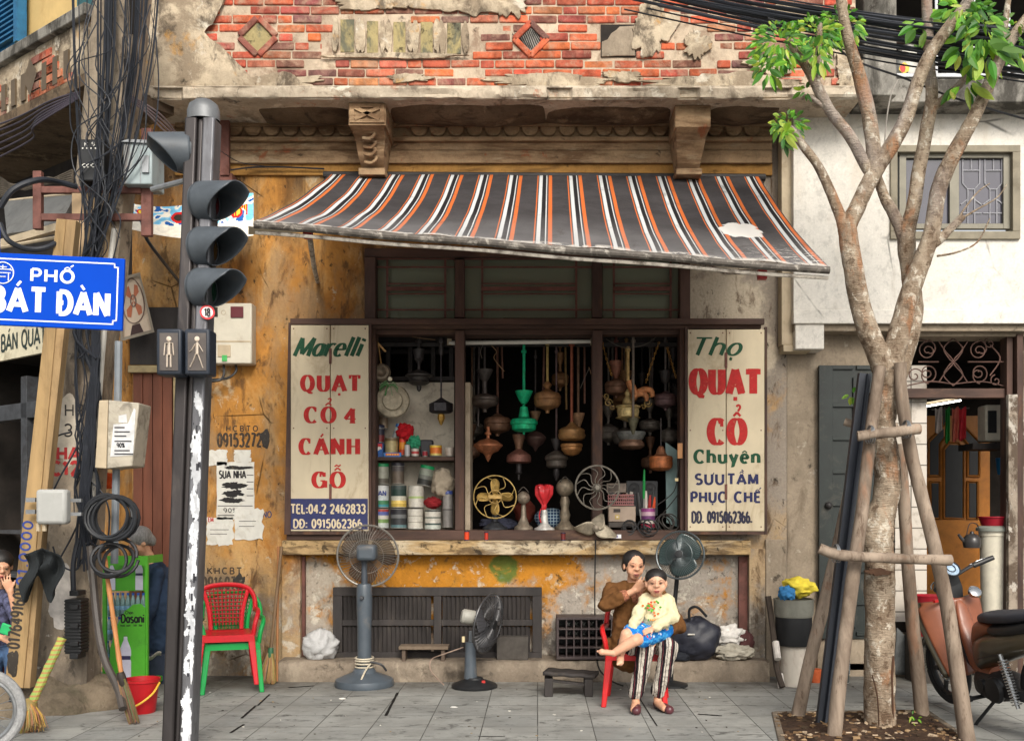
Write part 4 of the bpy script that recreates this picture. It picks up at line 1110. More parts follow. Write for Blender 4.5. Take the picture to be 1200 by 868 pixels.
b = MB(); b.sheet(lambda a, c: P(lerp(291,362,a), lerp(265,272,a) + lerp(0, 10*(1-a), c), 7.0 + 1.0*c), 10, 6); b.build('side_curtain', mat('pale_canvas', S(196,190,172), .9, var=.1), aw)

# ================================================================ shutters with lettering
M_sign = mat('signboard_cream', S(206,192,164), .75, var=.08, scale=3, bump=.1, dirt=S(128,98,66), damt=.36, dscale=3.2, stretch=(1,1,.5))
M_letter = mat('sign_paint', attr=True, rough=.7, var=.14, scale=20, bump=0, dirt=S(196,180,150), damt=.2, dscale=26)
EX, EZ = (1,0,0), (0,0,1)
RED, GRN, BLU, CRM = S(178,32,30), S(16,72,46), S(36,40,84), S(206,190,160)
def put(mb, s, u, v, w, h, Y, col, **k):
    """words whose baseline starts at pixel u, v and span w by h pixels"""
    mb.c = col; a = P(u, v, Y); text(mb, s, a, EX, EZ, h*Y/F, width=w*Y/F, **k)
YS = 9.30
def shutter(u0, u1, us, v0, v1, skew, label, blue=None, words=()):
    sg = thing('shutter_sign', label, 'sign', P((u0+u1)/2, v1, YS))
    for k, (a, c) in enumerate(((u0, us - .5), (us + .5, u1))):
        b = MB(); ao = skew if k == 0 else 0
        b.pprism([(a, v0), (c, v0), (c, v1), (a - ao, v1)], YS, YS + .035); b.build('panel', M_sign, sg, bev=.003)
    b = MB()
    for u in (u0 - 3, u1 + .5): b.pprism([(u, v0 - 3), (u + 2.6, v0 - 3), (u + 2.6, v1 + 4), (u - (skew if u < u0 else 0), v1 + 4)], YS - .01, YS + .04)
    b.pbox(u0, v1 + .5, u1, v1 + 4, YS - .01, YS + .04)
    b.build('edge_strip', M_frame, sg)
    if blue:
        b = MB(); b.pprism([(u0 - skew*.8 + 1, blue), (u1 - 1, blue), (u1 - 1, v1 - 2), (u0 - skew + 1, v1 - 2)], YS - .004, YS - .001); b.build('blue_band', mat('blue_sign_paint', S(40,46,92), .6, var=.15, dirt=S(150,130,100), damt=.25, dscale=7), sg)
    b = MB()
    for (vv, hh) in ((v0 + 27, 18), (v1 - 55, 18)): b.pbox(us - 1.4, vv, us + 1.4, vv + hh, YS - .012, YS)
    for u in (u0 + 3, us - 4, us + 4, u1 - 4):
        for vv in (v0 + 4, (v0+v1)/2, v1 - 5): b.pbox(u - .7, vv - .7, u + .7, vv + .7, YS - .004, YS)
    b.build('hinge', M_rust, sg)
    for wd_ in words: b = MB(); put(b, *wd_[:5], YS - (.0055 if (blue and wd_[2] > blue) else .002), wd_[5], **wd_[6]); b.build('lettering', M_letter, sg)
    return sg
FAT = dict(thick=.33, thin=.08, serif=.17, ls=.40)
SCR = dict(thick=.24, thin=.09, slant=.42, ls=.16)
SANS = dict(thick=.28, thin=.22, ls=.3)
shutter(341, 432, 387, 381, 622, 5, 'cream folding shutter with red words and a dark blue telephone band beside the shelves', 584, [
    ('Marelli', 344, 417, 77, 21, GRN, SCR),
    ('QUẠT', 354, 458, 67, 18, RED, FAT), ('CỔ', 358, 495, 34, 18, RED, FAT), ('4', 404, 496, 13, 17, RED, FAT),
    ('CÁNH', 352, 532, 68, 18, RED, FAT), ('GỖ', 367, 571, 36, 18, RED, FAT),
    ('TEL:04.2 2462833', 341, 601, 87, 10, CRM, dict(thick=.2, ls=.2)), ('DĐ: 0915062366', 344, 618, 80, 9.5, CRM, dict(thick=.2, ls=.2))])
shutter(806, 896, 851, 386, 622, 0, 'cream folding shutter with green, red and blue words at the right edge of the window', None, [
    ('Thọ', 808, 416, 58, 20, GRN, SCR),
    ('QUẠT', 811, 461, 78, 28, RED, FAT), ('CỔ', 832, 520, 40, 29, RED, FAT),
    ('Chuyên', 814, 542, 76, 14.5, GRN, dict(thick=.3, thin=.17, serif=.1, ls=.3)),
    ('SƯU', 815, 567, 33, 11.5, BLU, SANS), ('TẦM', 853, 567, 35, 11.5, BLU, SANS), ('PHỤC', 810, 588, 40, 11.5, BLU, SANS), ('CHẾ', 861, 588, 30, 11.5, BLU, SANS),
    ('DĐ. 0915062366.', 811, 612, 70, 12.5, S(40,40,60), dict(thick=.2, ls=.2))])
# stencilled numbers and torn bills on the ochre wall
for w_, col, kw in ((('HCBTO', 265, 505, 37, 6), S(60,44,30), dict(thick=.22, ls=.5)), (('091532723', 255, 523, 58, 15), S(56,44,32), dict(thick=.18, ls=.2)), (('KHCBT', 243, 672, 40, 7), S(60,48,38), dict(thick=.22, ls=.4)),
        (('0916070', 237, 690, 46, 14), S(70,58,46), dict(thick=.18, ls=.2)), (('NO', 308, 606, 10, 7), S(60,60,90), dict(thick=.2, ls=.2))):
    b = MB(); put(b, *w_, YW - .001, col, **kw); b.build('stencilled_number', M_letter, shop)
for q_ in ((311,514,6,10,4.1), (281,681,7,9,6.1)):
    b = MB(); b.c = S(44,40,36); patch(b, blob(*q_, 20, .4), YW - .002, .003); b.build('paint_blot', M_letter, shop)
def bill(u0, v0, u1, v1, label, lines, torn=0, Y=YW - .004):
    t_ = thing('paper_bill', label, 'poster', P((u0+u1)/2, v1, Y))
    pts = []
    for k in range(40):
        f = k/40*4; e = int(f); g_ = f - e
        u, v = ((lerp(u0,u1,g_), v0), (u1, lerp(v0,v1,g_)), (lerp(u1,u0,g_), v1), (u0, lerp(v1,v0,g_)))[e]
        pts.append((u + torn*MN.noise(Vector((u, v, 1))), v + torn*MN.noise(Vector((u, v, 5)))))
    b = MB(); b.pprism(pts[::-1], Y, Y + .003); b.build('sheet', mat('bill_paper', S(206,204,196), .9, var=.08, dirt=S(150,136,110), damt=.35, dscale=6), t_)
    b = MB()
    for ln in lines:
        if ln[0] == '#':
            b.c = S(30,28,28); patch(b, blob(*ln[1:5], ln[1], 24, .5), Y - .0005, .001)
        elif ln[0] == '=':
            b.c = S(90,88,86); b.pbox(ln[1], ln[2], ln[3], ln[2] + ln[4], Y - .0012, Y - .0002)
        else: put(b, *ln[:5], Y - .0004, ln[5] if len(ln) > 5 else S(30,28,30), thick=.2, ls=.2)
    b.build('print', M_letter, t_)
    return t_
bill(254, 541, 298, 608, 'white bill with black lettering and inked out lines on the ochre wall', [
    ('SUA NHA', 257, 560, 31, 8.5), ('#', 273, 569, 13, 4), ('#', 274, 578, 12, 4), ('#', 272, 586, 13, 3), ('#', 279, 548, 16, 2.4), ('90%', 262, 600, 16, 4.5),
    ('=', 255, 592, 296, 1), ('=', 255, 603, 294, 1.2), ('=', 289, 548, 297, 1), ('=', 289, 556, 297, 1), ('=', 289, 564, 297, 1), ('=', 289, 572, 297, 1), ('=', 289, 580, 297, 1)], 1.2)
bill(242, 606, 273, 638, 'torn pink edged bill pasted below the white repair bill', [('EM', 244, 611, 6, 5, S(170,50,50)), ('=', 246, 620, 268, .8), ('=', 246, 625, 266, .8)], 3)
bill(275, 596, 308, 632, 'pale scrap of bill on the ochre wall under the white repair bill', [('=', 280, 610, 300, .8), ('=', 280, 616, 298, .8)], 4, YW - .009)
bill(274, 527, 294, 541, 'small torn paper scrap above the white repair bill', [], 3)
bill(243, 527, 266, 545, 'brown torn paper scrap stuck beside the steel pole on the ochre wall', [], 4)
# electricity meter box
mt = thing('meter_box', 'cream electricity meter box with two small windows on the ochre wall', 'meter box', P(272,426,9.44))
b = MB(); b.pbox(248, 355, 295, 426, 9.30, 9.449); b.build('case', mat('cream_plastic', S(198,192,176), .5, var=.06, dirt=S(140,124,98), damt=.25), mt, bev=.012)
b = MB(); b.c = S(46,44,40); b.pbox(250, 360, 255, 371, 9.292, 9.30); b.c = S(96,44,50); b.pbox(270, 359, 285, 372, 9.288, 9.30); b.build('meter_window', M_attrg, mt, bev=.003)
b = MB(); b.pbox(249, 399, 294, 401, 9.297, 9.30); b.pbox(255, 404, 270, 418, 9.292, 9.30); b.ring(P(262,366,9.298), .02, .003, rot('X', 90), 20, 4); b.build('cover_plate', M_beige, mt, bev=.002)
b = MB(); b.c = S(70,170,90); b.pbox(260, 416, 266, 423, 9.288, 9.292); b.build('sticker', M_attr, mt)
b = MB(); b.tube(smooth_path([P(262,426,9.38), P(262,440,9.34), P(255,446,9.3), P(235,446,9.3), P(222,440,9.3)]), .012, 6); b.tube(smooth_path([P(276,426,9.38), P(276,436,9.34), P(262,444,9.32), P(225,444,9.32)]), .012, 6); b.build('cable', M_black, mt)
# ================================================================ what hangs in the window
M_aged = mat('aged_metal', attr=True, rough=.5, metal=.35, var=.3, scale=18, bump=.2, bscale=90, dirt=S(96,84,70), damt=.35, dscale=16)
M_rod = mat('rod_metal', attr=True, rough=.5, metal=.3, var=.25, scale=14, dirt=S(70,58,48), damt=.3)
GH = 'antique ceiling fan bodies hanging in the shop window'
def plathe(mb, prof, u, Y, n=20, tilt=None, c=None):
    """prof: (radius, v) in pixels at depth Y"""
    k = Y / F
    if tilt is None: mb.lathe([(r*k, (CY - v)*k + H) for r, v in prof], ((u - CX)*k, Y, 0), n)
    else:
        v0 = prof[0][1]; mb.lathe([(r*k, -(v - v0)*k) for r, v in prof], P(u, v0, Y), n, tilt)
def hang(label, u, Y, parts, rod, cat='fan motor', name='fan_motor', group=GH, n=20):
    """parts: (part name, colour, profile); rod: (top v, bottom v, radius px, colour)"""
    t_ = thing(name, label, cat, P(u, parts[-1][2][-1][1], Y), group)
    if rod:
        b = MB(); b.c = rod[3]; k = Y/F
        b.tube([P(u, rod[0], Y), P(u, rod[1], Y)], rod[2]*k, 8)
        b.lathe([(rod[2]*1.9*k, -.012), (rod[2]*1.9*k, .012)], P(u, rod[0] + 8, Y), 8)
        b.build('rod', M_rod, t_)
    for nm, col, prof in parts:
        b = MB(); b.c = col; plathe(b, prof, u, Y, n); b.build(nm, M_aged, t_)
    return t_
def cup(r0, v0, v1): return [(.5,v0), (r0,v0), (r0*.97,v0+1.5), (r0*.75, lerp(v0,v1,.45)), (r0*.5, lerp(v0,v1,.8)), (r0*.28,v1), (.5,v1)]
def drum(r, v0, v1, fin=4): 
    m_ = v1 - v0
    return [(r*.22,v0-m_*.15), (r*.5,v0), (r*.86,v0+m_*.08), (r,v0+m_*.25), (r,v0+m_*.42), (r*.96,v0+m_*.45), (r,v0+m_*.5), (r*.97,v0+m_*.72), (r*.84,v0+m_*.88), (r*.4,v1), (r*.16,v1+fin*.4), (r*.14,v1+fin), (.2,v1+fin)]
def bowl(r, v0, v1, fin=5):
    m_ = v1 - v0
    return [(r*.15,v0), (r*.6,v0+m_*.12), (r*.92,v0+m_*.35), (r,v0+m_*.42), (r,v0+m_*.5), (r*.9,v0+m_*.6), (r*.7,v0+m_*.85), (r*.35,v1), (r*.22,v1+fin*.3), (r*.16,v1+fin*.6), (.2,v1+fin)]
DK = S(78,72,70); BR = S(124,92,72); CO = S(176,112,78); GN = S(24,176,122); GB = S(148,108,72); TC = S(140,92,74); CR = S(222,198,140); IR = S(62,58,58)
hang('dark grey fan body with a scalloped top collar nearest the middle left post', 568, 9.85, [('cup', DK, cup(10,433,447)), ('neck', DK, [(3,447),(3,463)]), ('motor', S(88,78,72), drum(16.5,463,477,6))], (396,434,1.4,DK))
hang('dull brown fan body with a flat crown below the dark grey one', 583, 10.0, [('motor', BR, drum(16,488,507,4))], (396,488,1.5,S(110,76,62)))
hang('polished copper fan body with a pointed tip at the lower left of the middle bay', 572, 9.8, [('motor', CO, bowl(17,514,531,10))], (500,514,2,CO))
hang('bright green painted fan with a green rod, cup and disc', 614, 9.7, [('cup', GN, cup(10.5,458,473)), ('bell', GN, [(1,473),(2,476),(4.6,477),(6.4,489),(2,490)]), ('motor', GN, [(6,490),(14,491),(16,494),(16,497),(14.5,498),(14,503),(10,505.5),(2,506),(1,509),(.2,509)])], (404,458,1.7,GN))
hang('red brown fan with a broad flat motor hanging just below the green one', 608, 9.9, [('cup', BR, [(.5,509),(7.5,509),(7,513),(4.5,521),(4,526)]), ('motor', S(132,88,76), [(3,526),(8,529),(13.5,533),(14.5,536),(14.5,541),(12,542.5),(3,543)]), ('tip', IR, [(3.6,543),(3.2,552),(4,554),(1.6,556),(1.4,562),(.2,562)])], (500,510,1.2,DK))
hang('heavy bronze fan drum on a yellowed rod right of the green fan', 641.5, 9.75, [('knob', GB, [(1,446),(3,448),(5.4,451),(3,455),(2,458)]), ('motor', GB, drum(16,459,479,5))], (396,447,1.6,S(176,150,90)))
hang('pierced dark brown ball of a fan behind the green one', 627.5, 10.05, [('cup', S(150,120,92), cup(6.4,482,494)), ('motor', S(96,72,66), bowl(12.5,505,523,6))], (410,482,1,DK))
hang('black iron fan with a long thin drop rod, lowest in the middle bay', 652, 9.8, [('cup', IR, cup(6.5,514,528)), ('motor', S(90,82,74), [(3,528),(7,530),(13,534),(14,537),(13,539),(12,540),(12,546),(10,548),(4,548.5)]), ('tip', IR, [(3.6,549),(3.6,556),(2,560),(1,563),(.2,563)])], (404,514,1.1,S(104,84,84)))
hang('gilt fan drum with a wavy cast band beside the middle right post', 670, 9.7, [('motor', S(158,118,74), [(1.5,494),(6,499),(13,502),(15.5,504),(15,507),(16.4,510),(15,514),(12,516),(4,517)]), ('bowl', S(170,120,72), [(11,519.5),(13,520.5),(13,523),(12,524),(12,527),(8,532),(2,534),(.2,534)])], (396,495,1.8,S(150,86,64)), n=26)
hang('small tan fan cup on a jointed rod between the gilt drum and the post', 677.5, 9.95, [('cup', S(166,128,96), cup(7.8,484,501))], (396,485,1.5,S(120,92,72)))
hang('wood brown fan with a tall terracotta cup on a red rod in the right bay', 722, 9.85, [('cup', TC, [(.5,423),(8,423),(8,425),(6.6,428),(5.4,438),(3,441),(2,446)]), ('motor', S(122,90,72), drum(13.5,446,463,3))], (392,424,1.5,S(120,72,64)))
cf = hang('cream fan with drooping orange paddle blades on a cream rod', 736, 9.75, [('neck', CR, [(2,456),(4,460),(3,464),(6,468),(7,473)]), ('motor', CR, [(6,473.5),(14,475.5),(15,477),(12.6,478.5),(13,482),(12,488),(15,489.5),(4,493),(.5,494)])], (402,446,1.8,S(222,186,124)))
for pts, rr in (([(737,446),(741,455),(744,462),(741,468)], [4.4,5,4.6,3]), ([(748,459),(756,456),(763,458),(765,465)], [3.4,3.6,3.6,2.4]), ([(746,462),(753,461),(757,464),(758,470)], [3.4,3.6,3.2,2])):
    b = MB(); b.c = S(200,134,88); q = smooth_path([P(u, v, 9.66) for u, v in pts], 4); n_ = len(q)
    b.tube(q, [lerp(rr[int(i/(n_-1)*2.99)], rr[min(3, int(i/(n_-1)*2.99)+1)], (i/(n_-1)*2.99) % 1)*9.66/F for i in range(n_)], 10); b.build('blade', M_aged, cf)
hang('long grey drop rod ending in an olive cone in front of the cream fan', 742, 9.62, [('cone', S(112,108,86), [(.5,489),(6.8,490),(6,493),(1.4,509),(.2,509)])], (392,490,1.6,S(120,108,98)))
hang('shallow pale glass dish with a brown cap hung under the olive cone', 740, 9.9, [('dish', S(150,152,148), [(.5,506),(17,506),(17,508),(14,514),(10,518)]), ('cap', S(140,108,88), [(6,513),(12,514),(13,517),(15,519),(15.4,523),(11,526),(2,527),(.2,527)])], (440,506,.8,DK))
hang('plum coloured fan body below a black funnel near the right hand sign', 780, 9.8, [('funnel', IR, [(.5,434),(8,434.5),(7,438),(5,447),(2,450),(2,461)]), ('motor', S(108,84,86), drum(13.5,461,477,4))], (392,435,1.3,S(120,112,108)))
hang('black ceiling fan with a stacked insulator in the upper left bay', 491, 9.7, [('cup', IR, [(.5,409),(8,409.5),(7,413),(5.4,419),(6,421),(3.4,424),(2,427),(2,434)]), ('motor', S(70,66,64), [(5,434),(12,437),(16,439.5),(16,441),(12,442.5),(11,446),(13,448),(8,451),(3,452),(2.4,457),(.3,459)])], (392,410,2.2,IR))
hang('black hexagonal lamp with a small amber tip on a long rod before the white board', 517, 9.58, [('insulator', IR, [(2,394),(4,397),(4.4,402),(2.6,404),(3.4,410),(2.4,416),(1.2,417)]), ('body', S(54,52,56), [(1.5,466),(6,469),(14,473),(14,482),(11,484),(4,485)]), ('tip', S(170,130,54), [(4,485.5),(4.4,490),(2.4,495),(1,498),(.2,498)])], (396,468,1.0,S(64,58,62)), 'lamp', 'hanging_lamp', None, 6)
def shade(label, u, v, Y, prof, axis, col):
    t_ = MB(); t_.c = col; plathe(t_, prof, u, Y, 20, toward(axis))
    return single(t_, 'glass_bell', M_aged, label, 'lamp shade', P(u, v, Y), 'loose lamp shades in the window')
shade('grey brown lamp cup tipped on its side below the plum fan', 795, 490, 9.7, [(1,0),(6,1),(7,6),(9,13),(8.5,21),(7.5,22),(.5,22)], (1,0,.15), S(150,130,112))
shade('pale tan lamp cup hanging askew in the right bay', 777, 503, 9.65, [(1,0),(4,1),(9,6),(10,12),(8,17),(4,20),(.5,21)], (.35,-.2,.75), S(196,150,104))
shade('ribbed brown gourd shaped shade against the right jamb', 792, 498, 9.62, [(1,0),(4,1),(8,8),(9.5,15),(8,24),(4,29),(.5,30)], (.1,0,1), S(140,104,72))
hang('orange wooden drum with a short side handle, lowest in the right bay', 774.5, 9.6, [('cap', S(150,100,72), [(.5,522),(3,523),(5,527),(6,531),(8,533)]), ('motor', S(186,112,68), [(8,533.5),(13.5,535),(14,537.5),(13.4,540),(14,543),(13,548),(9,551),(.5,552)])], (490,523,.7,DK), 'wooden drum', 'wooden_drum', None)
shade('grey horn shaped shade lying on its side beside the middle right post', 723, 505, 9.75, [(7,0),(6.4,1),(4.6,10),(3.2,16),(.5,17)], (1,0,.35), S(140,128,116))
# gilt chains and scroll arms
for lab, uu in (('gilt lamp chain left of the terracotta cup', [(706,402),(712,425),(717,440)]), ('gilt lamp chain slung left of the plum fan', [(772,402),(764,425),(757,448)]), ('gilt lamp chain slung right of the plum fan', [(782,408),(787,425),(792,442)])):
    b = MB(); b.c = S(190,140,70)
    q = [P(u, v, 9.66) for u, v in uu]
    for i in range(16):
        f = i/15*2; k = min(1, int(f)); p = q[k].lerp(q[k+1], f-k); d = (q[k+1]-q[k])
        b.ring(p, .010, .0028, toward(Vector((0,1,0))) @ rot('Y', 90*(i % 2)), 10, 4)
    single(b, 'lamp_chain', M_aged, lab, 'chain', q[0])
for lab, cu, sg in (('curled brass lamp arm left of the cream fan', 713, -1), ('curled brass lamp arm right of the cream fan', 759, 1)):
    b = MB(); b.c = S(176,148,92)
    for (du, dv, r0, a0, tn) in ((0,472,5,0,1.4), (3*sg,464,3.5,120,1.2), (-5*sg,477,3,200,1.1)):
        b.tube([P(cu + du + math.cos(R(a0) + sg*tn*2*PI*i/24)*r0*(1-.8*i/24), dv + math.sin(R(a0) + sg*tn*2*PI*i/24)*r0*(1-.8*i/24), 9.8) for i in range(25)], .006, 5)
    single(b, 'scroll_bracket', M_aged, lab, 'lamp arm', P(cu,472,9.8))
rg = random.Random(17)
for i in range(13):                            # more stock deeper in the room, half lost in the dark
    u = rg.choice([556, 592, 600, 618, 634, 660, 683, 712, 730, 752, 764, 786, 796]) + rg.uniform(-4, 4); v = rg.uniform(430, 545); col = rg.choice([DK, BR, GB, TC, IR, S(120,112,104)]); r_ = rg.uniform(9, 15)
    hang('dusty fan body hung deep in the shop behind the front row', u, rg.uniform(10.1, 10.5), [('cup', col, cup(r_*.55, v-24, v-9)), ('neck', col, [(2,v-9),(2,v)]), ('motor', col, drum(r_, v, v+rg.uniform(12,18), 5))], (398, v-23, 1.2, col), 'fan motor', 'fan_motor', 'dusty fan bodies hung deep in the shop')
for i in range(9):
    u = 556 + i*26 + rg.uniform(-6,6)
    if 690 < u < 708: continue
    b = MB(); b.c = rg.choice([S(110,76,62), S(96,92,88), S(140,110,70), S(84,76,74)]); b.tube([P(u,396,9.95), P(u + rg.uniform(-2,2), rg.uniform(440,500), 9.95)], .011, 6); b.ball(P(u,398,9.95), .02)
    single(b, 'drop_rod', M_rod, 'bare ceiling fan drop rod hung among the fan bodies', 'rod', P(u,396,9.95), 'bare drop rods hung in the shop')
# round pans at the left jamb
b = MB(); b.c = S(150,140,120); M_ = toward((.12,-1,.1))
b.lathe([(.16,0),(.165,.01),(.155,.022),(.12,.03),(.095,.024),(.09,.05),(.01,.056)], P(460,470,9.52), 28, M_)
single(b, 'fan_cover', M_aged, 'large round dusty fan cover hung on the left jamb', 'fan cover', P(460,470,9.52))
b = MB(); b.c = S(120,108,92); b.lathe([(.085,0),(.09,.02),(.07,.05),(.05,.055),(.03,.03),(.01,.02)], P(447,437,9.5), 24, M_)
b.c = S(190,150,96); b.tube([P(447,428,9.48), P(443,402,9.5)], .006, 5); b.beam(P(441,400,9.5), P(452,412,9.5), .018, .01)
single(b, 'ring_fitting', M_aged, 'small dusty ring fitting on a cord above the round cover', 'fitting', P(447,437,9.5))
b = MB()
for i in range(14):
    a = random.uniform(0, 2*PI); b.c = random.choice([S(70,120,70), S(110,140,100), S(60,90,60)])
    p = P(456,452,9.46); q = p + Vector((math.cos(a)*.09, -.02, math.sin(a)*.07 - .03)); b.tube(smooth_path([p, p.lerp(q,.5) + Vector((0,0,.03)), q], 3), .004, 4)
b.c = S(220,214,190); b.ball(P(457,444,9.44), .022)
single(b, 'dried_flower', M_attrm, 'dried white flower with green stems stuck on the round cover', 'flower', P(457,444,9.46))
# unlit tube under the header
tl = thing('tube_light', 'unlit white fluorescent tube across the top of the middle bay', 'lamp', P(620,400,9.6))
b = MB(); b.tube([P(526,402,9.60), P(692,400,9.60)], .020, 10); b.build('tube', mat('white_tube', S(226,222,212), .25, var=.04, bump=0), tl)
b = MB(); b.pbox(524, 391, 694, 396.5, 9.60, 9.66); b.build('batten', M_frameh, tl, bev=.004)
for u in (524, 692):
    b = MB(); b.pbox(u, 396.6, u + 5, 404, 9.585, 9.62); b.build('socket', M_beige, tl)
b = MB()
for pts in ([(465,386),(480,394),(510,398)], [(566,404),(563,412),(565,420)], [(576,405),(582,412),(579,420),(591,435)], [(710,397),(730,407),(755,404),(772,392)], [(697,398),(706,392),(712,388)], [(690,432),(680,455)], [(690,430),(700,455),(720,480)]):
    b.c = random.choice([S(150,120,90), S(110,104,96)]); b.tube(smooth_path([P(u, v, 9.62) for u, v in pts], 5), .0035, 5)
single(b, 'loose_wire', M_attr, 'loose wires looped between the hanging fan rods', 'wire', P(590,420,9.62))

# ================================================================ shelf goods in the left bay
M_tin = mat('printed_tin', attr=True, rough=.38, metal=.1, var=.14, scale=22, bump=.05, dirt=S(80,66,52), damt=.32, dscale=16)
M_jar = glass_mat('jar_glass', S(190,186,160), .45, .08)
ZC = counter_z
def zv(v, Y): return H + (CY - v)*Y/F
def tin(label, u0, u1, v0, v1, Y, bands, lid=None, name='tin_can', cat='tin', group=None, tilt=0, glass=None, word=None):
    k = Y/F; r = (u1-u0)/2*k; u = (u0+u1)/2; h = (v1-v0)*k
    base = P(u, v1, Y)
    t_ = thing(name, label, cat, base, group)
    M_ = rot('Y', tilt)
    b = MB(); b.c = S(150,148,140); b.lathe([(r*.9,0),(r,.004),(r,.010)], base, 20, M_)
    fr = [0] + [x[0] for x in bands[:-1]] + [1]
    for i, (top, col) in enumerate(bands):
        b.c = col; z0 = lerp(.010, h, fr[i]); z1 = lerp(.010, h, top if i < len(bands)-1 else 1)
        b.lathe([(r*.985,z0),(r*.985,z1)], base, 20, M_, cap=False)
    b.c = S(160,158,150); b.lathe([(r,h-.004),(r,h),(r*.93,h-.001),(r*.9,h-.005),(.001,h-.005)], base, 20, M_, cap=False)
    b.build('body', glass or M_tin, t_)
    if lid:
        b = MB(); b.c = lid; b.lathe([(r*.93,h+.001),(r*1.0,h+.003),(r*1.0,h+.028),(r*.92,h+.034),(.001,h+.034)], base, 20, M_); b.build('lid', M_attrg, t_)
    if word:
        b = MB(); b.c = word[1]; text(b, word[0], (base.x - r*.75, Y - r - .001, base.z + h*word[2]), EX, EZ, h*.2, width=r*1.5, thick=.22, ls=.2); b.build('lettering', M_attr, t_)
    return t_
W_ = S(205,200,188)
zb_ = 620.0
tin('white tin with a blue and red printed band at the bottom left of the shelf', 437, 456, 596, 619, 9.6, [(.25,S(190,196,190)),(.45,S(120,150,90)),(.65,W_),(.85,S(90,100,160)),(1,S(170,70,60))])
tin('dark blue grey tin at the bottom of the shelf, second from the left jamb', 457.5, 477, 596, 619, 9.6, [(.15,S(90,120,124)),(.5,S(52,54,56)),(.7,S(110,112,112)),(1,S(48,48,52))])
tin('plain off white ribbed tin at the bottom of the shelf', 477.5, 496, 596, 620, 9.6, [(.3,W_),(.34,S(150,144,130)),(.62,W_),(.66,S(150,144,130)),(1,W_)])
tin('white tin with dark print at the bottom right of the shelf', 497.5, 517, 597, 620.5, 9.6, [(.2,S(196,200,190)),(.3,S(70,84,80)),(.55,W_),(.62,S(80,92,84)),(.9,W_),(1,S(50,52,50))])
tin('white tin reading NAN stacked on the bottom left tin', 438, 456, 568.5, 595, 9.6, [(.12,S(60,140,150)),(.3,S(70,130,90)),(.5,S(196,204,206)),(1,S(206,208,206))], word=('NAN', S(40,60,130), .55))
tin('tin with yellow and dark green bands stacked second from the left jamb', 458, 476.5, 568.5, 595, 9.6, [(.15,S(200,170,80)),(.3,S(230,200,110)),(.5,S(200,196,180)),(.8,S(40,62,56)),(1,S(60,72,70))])
tin('white tin with a blue stripe stacked third in the middle row', 478.5, 497, 569, 595, 9.6, [(.4,W_),(.5,S(170,190,120)),(1,W_)])
tin('clear jar with a green screw lid on top of the tins', 439.5, 456, 547, 567.5, 9.6, [(.3,S(90,86,76)),(1,S(150,150,136))], S(34,140,84), 'glass_jar', 'jar')
tin('smoky dark plastic jar beside the green lidded jar', 458.5, 474, 546, 567.5, 9.62, [(.7,S(104,92,80)),(1,S(82,76,76))], S(66,64,74), 'plastic_jar', 'jar')
tin('tilted glass jar of metal bits with a green lid', 488, 505, 549, 569, 9.6, [(.35,S(52,52,50)),(.6,S(110,112,104)),(1,S(140,146,132))], S(30,146,88), 'glass_jar', 'jar', tilt=12)
tin('tall scratched metal flask with a blue cap at the right of the shelf', 518.5, 531, 579, 618, 9.62, [(.5,S(130,126,122)),(.55,S(90,86,84)),(1,S(150,146,142))], S(66,84,150), 'flask', 'flask')
def heap(label, name, cat, cu, cv, ru, rv, Y, col, seed=1, depth=.1, amp=.3, m=None, freq=2.2, base=None, M=None):
    """a crumpled soft bundle"""
    k = Y/F; b = MB(); b.c = col; c = P(cu, cv, Y)
    b.ball((0,0,0), 1, n=36, m=24)
    vs = []
    for v in b.v:
        v = Vector(v); d = 1 + amp*MN.noise(v*freq + Vector((seed*3.1,seed,seed))) + amp*.5*(1 - 2*abs(MN.noise(v*freq*2.2 + Vector((seed,9,seed))))) - amp*.2
        q = Vector((v.x*ru*k*d, v.y*depth*d, v.z*rv*k*d))
        z = c.z + q.z
        if base is not None and z < base: z = base + (z-base)*.02
        vs.append(Vector((c.x + q.x, c.y + q.y, z)))
    b.v = vs
    return single(b, name, m or M_attrm, label, cat, Vector((c.x, c.y, base if base is not None else c.z - rv*k)), ang=85)
heap('crumpled pale rag stuffed at the right of the shelf', 'rag', 'rag', 519, 566, 13, 16, 9.62, S(176,162,142), 3, .07, .35)
heap('red netting bundle lying on the bottom right tin', 'net_bundle', 'net', 507, 589, 10, 6.5, 9.6, S(140,40,44), 5, .07, .25, None, 5)
ZS = zv(535, 9.5)
bx = thing('drink_carton', 'blue, white and red drink carton at the left end of the upper shelf', 'carton', P(442,535,9.5))
b = MB(); b.c = S(36,96,170); b.pbox(436.5, 519, 448.5, 535, 9.50, 9.6); b.c = S(190,44,48); b.pbox(437, 519.5, 448, 525, 9.496, 9.4995)
b.c = S(225,220,214); b.pprism([(438,529),(440,524),(446,523),(447.5,526),(444,527),(441,530)], 9.494, 9.4955); b.build('box', M_tin, bx)
bx = thing('card_tray', 'low blue and red printed card tray in front of the upper shelf jars', 'tray', P(460,535,9.47))
b = MB(); b.c = S(40,110,176); b.pbox(449.5, 530, 470, 535, 9.465, 9.485); b.c = S(220,90,60); b.pbox(452, 531, 468, 533.6, 9.462, 9.4645); b.build('front', M_tin, bx)
b = MB(); b.c = S(230,190,90)
for i in range(5): b.pbox(453.5 + i*2.9, 531.6, 455.3 + i*2.9, 533.1, 9.460, 9.4618)
b.build('print', M_attr, bx)
tin('straw coloured jar standing in the blue card tray', 451, 466.5, 513, 534, 9.62, [(.8,S(190,172,124)),(1,S(120,100,70))], None, 'straw_jar', 'jar')
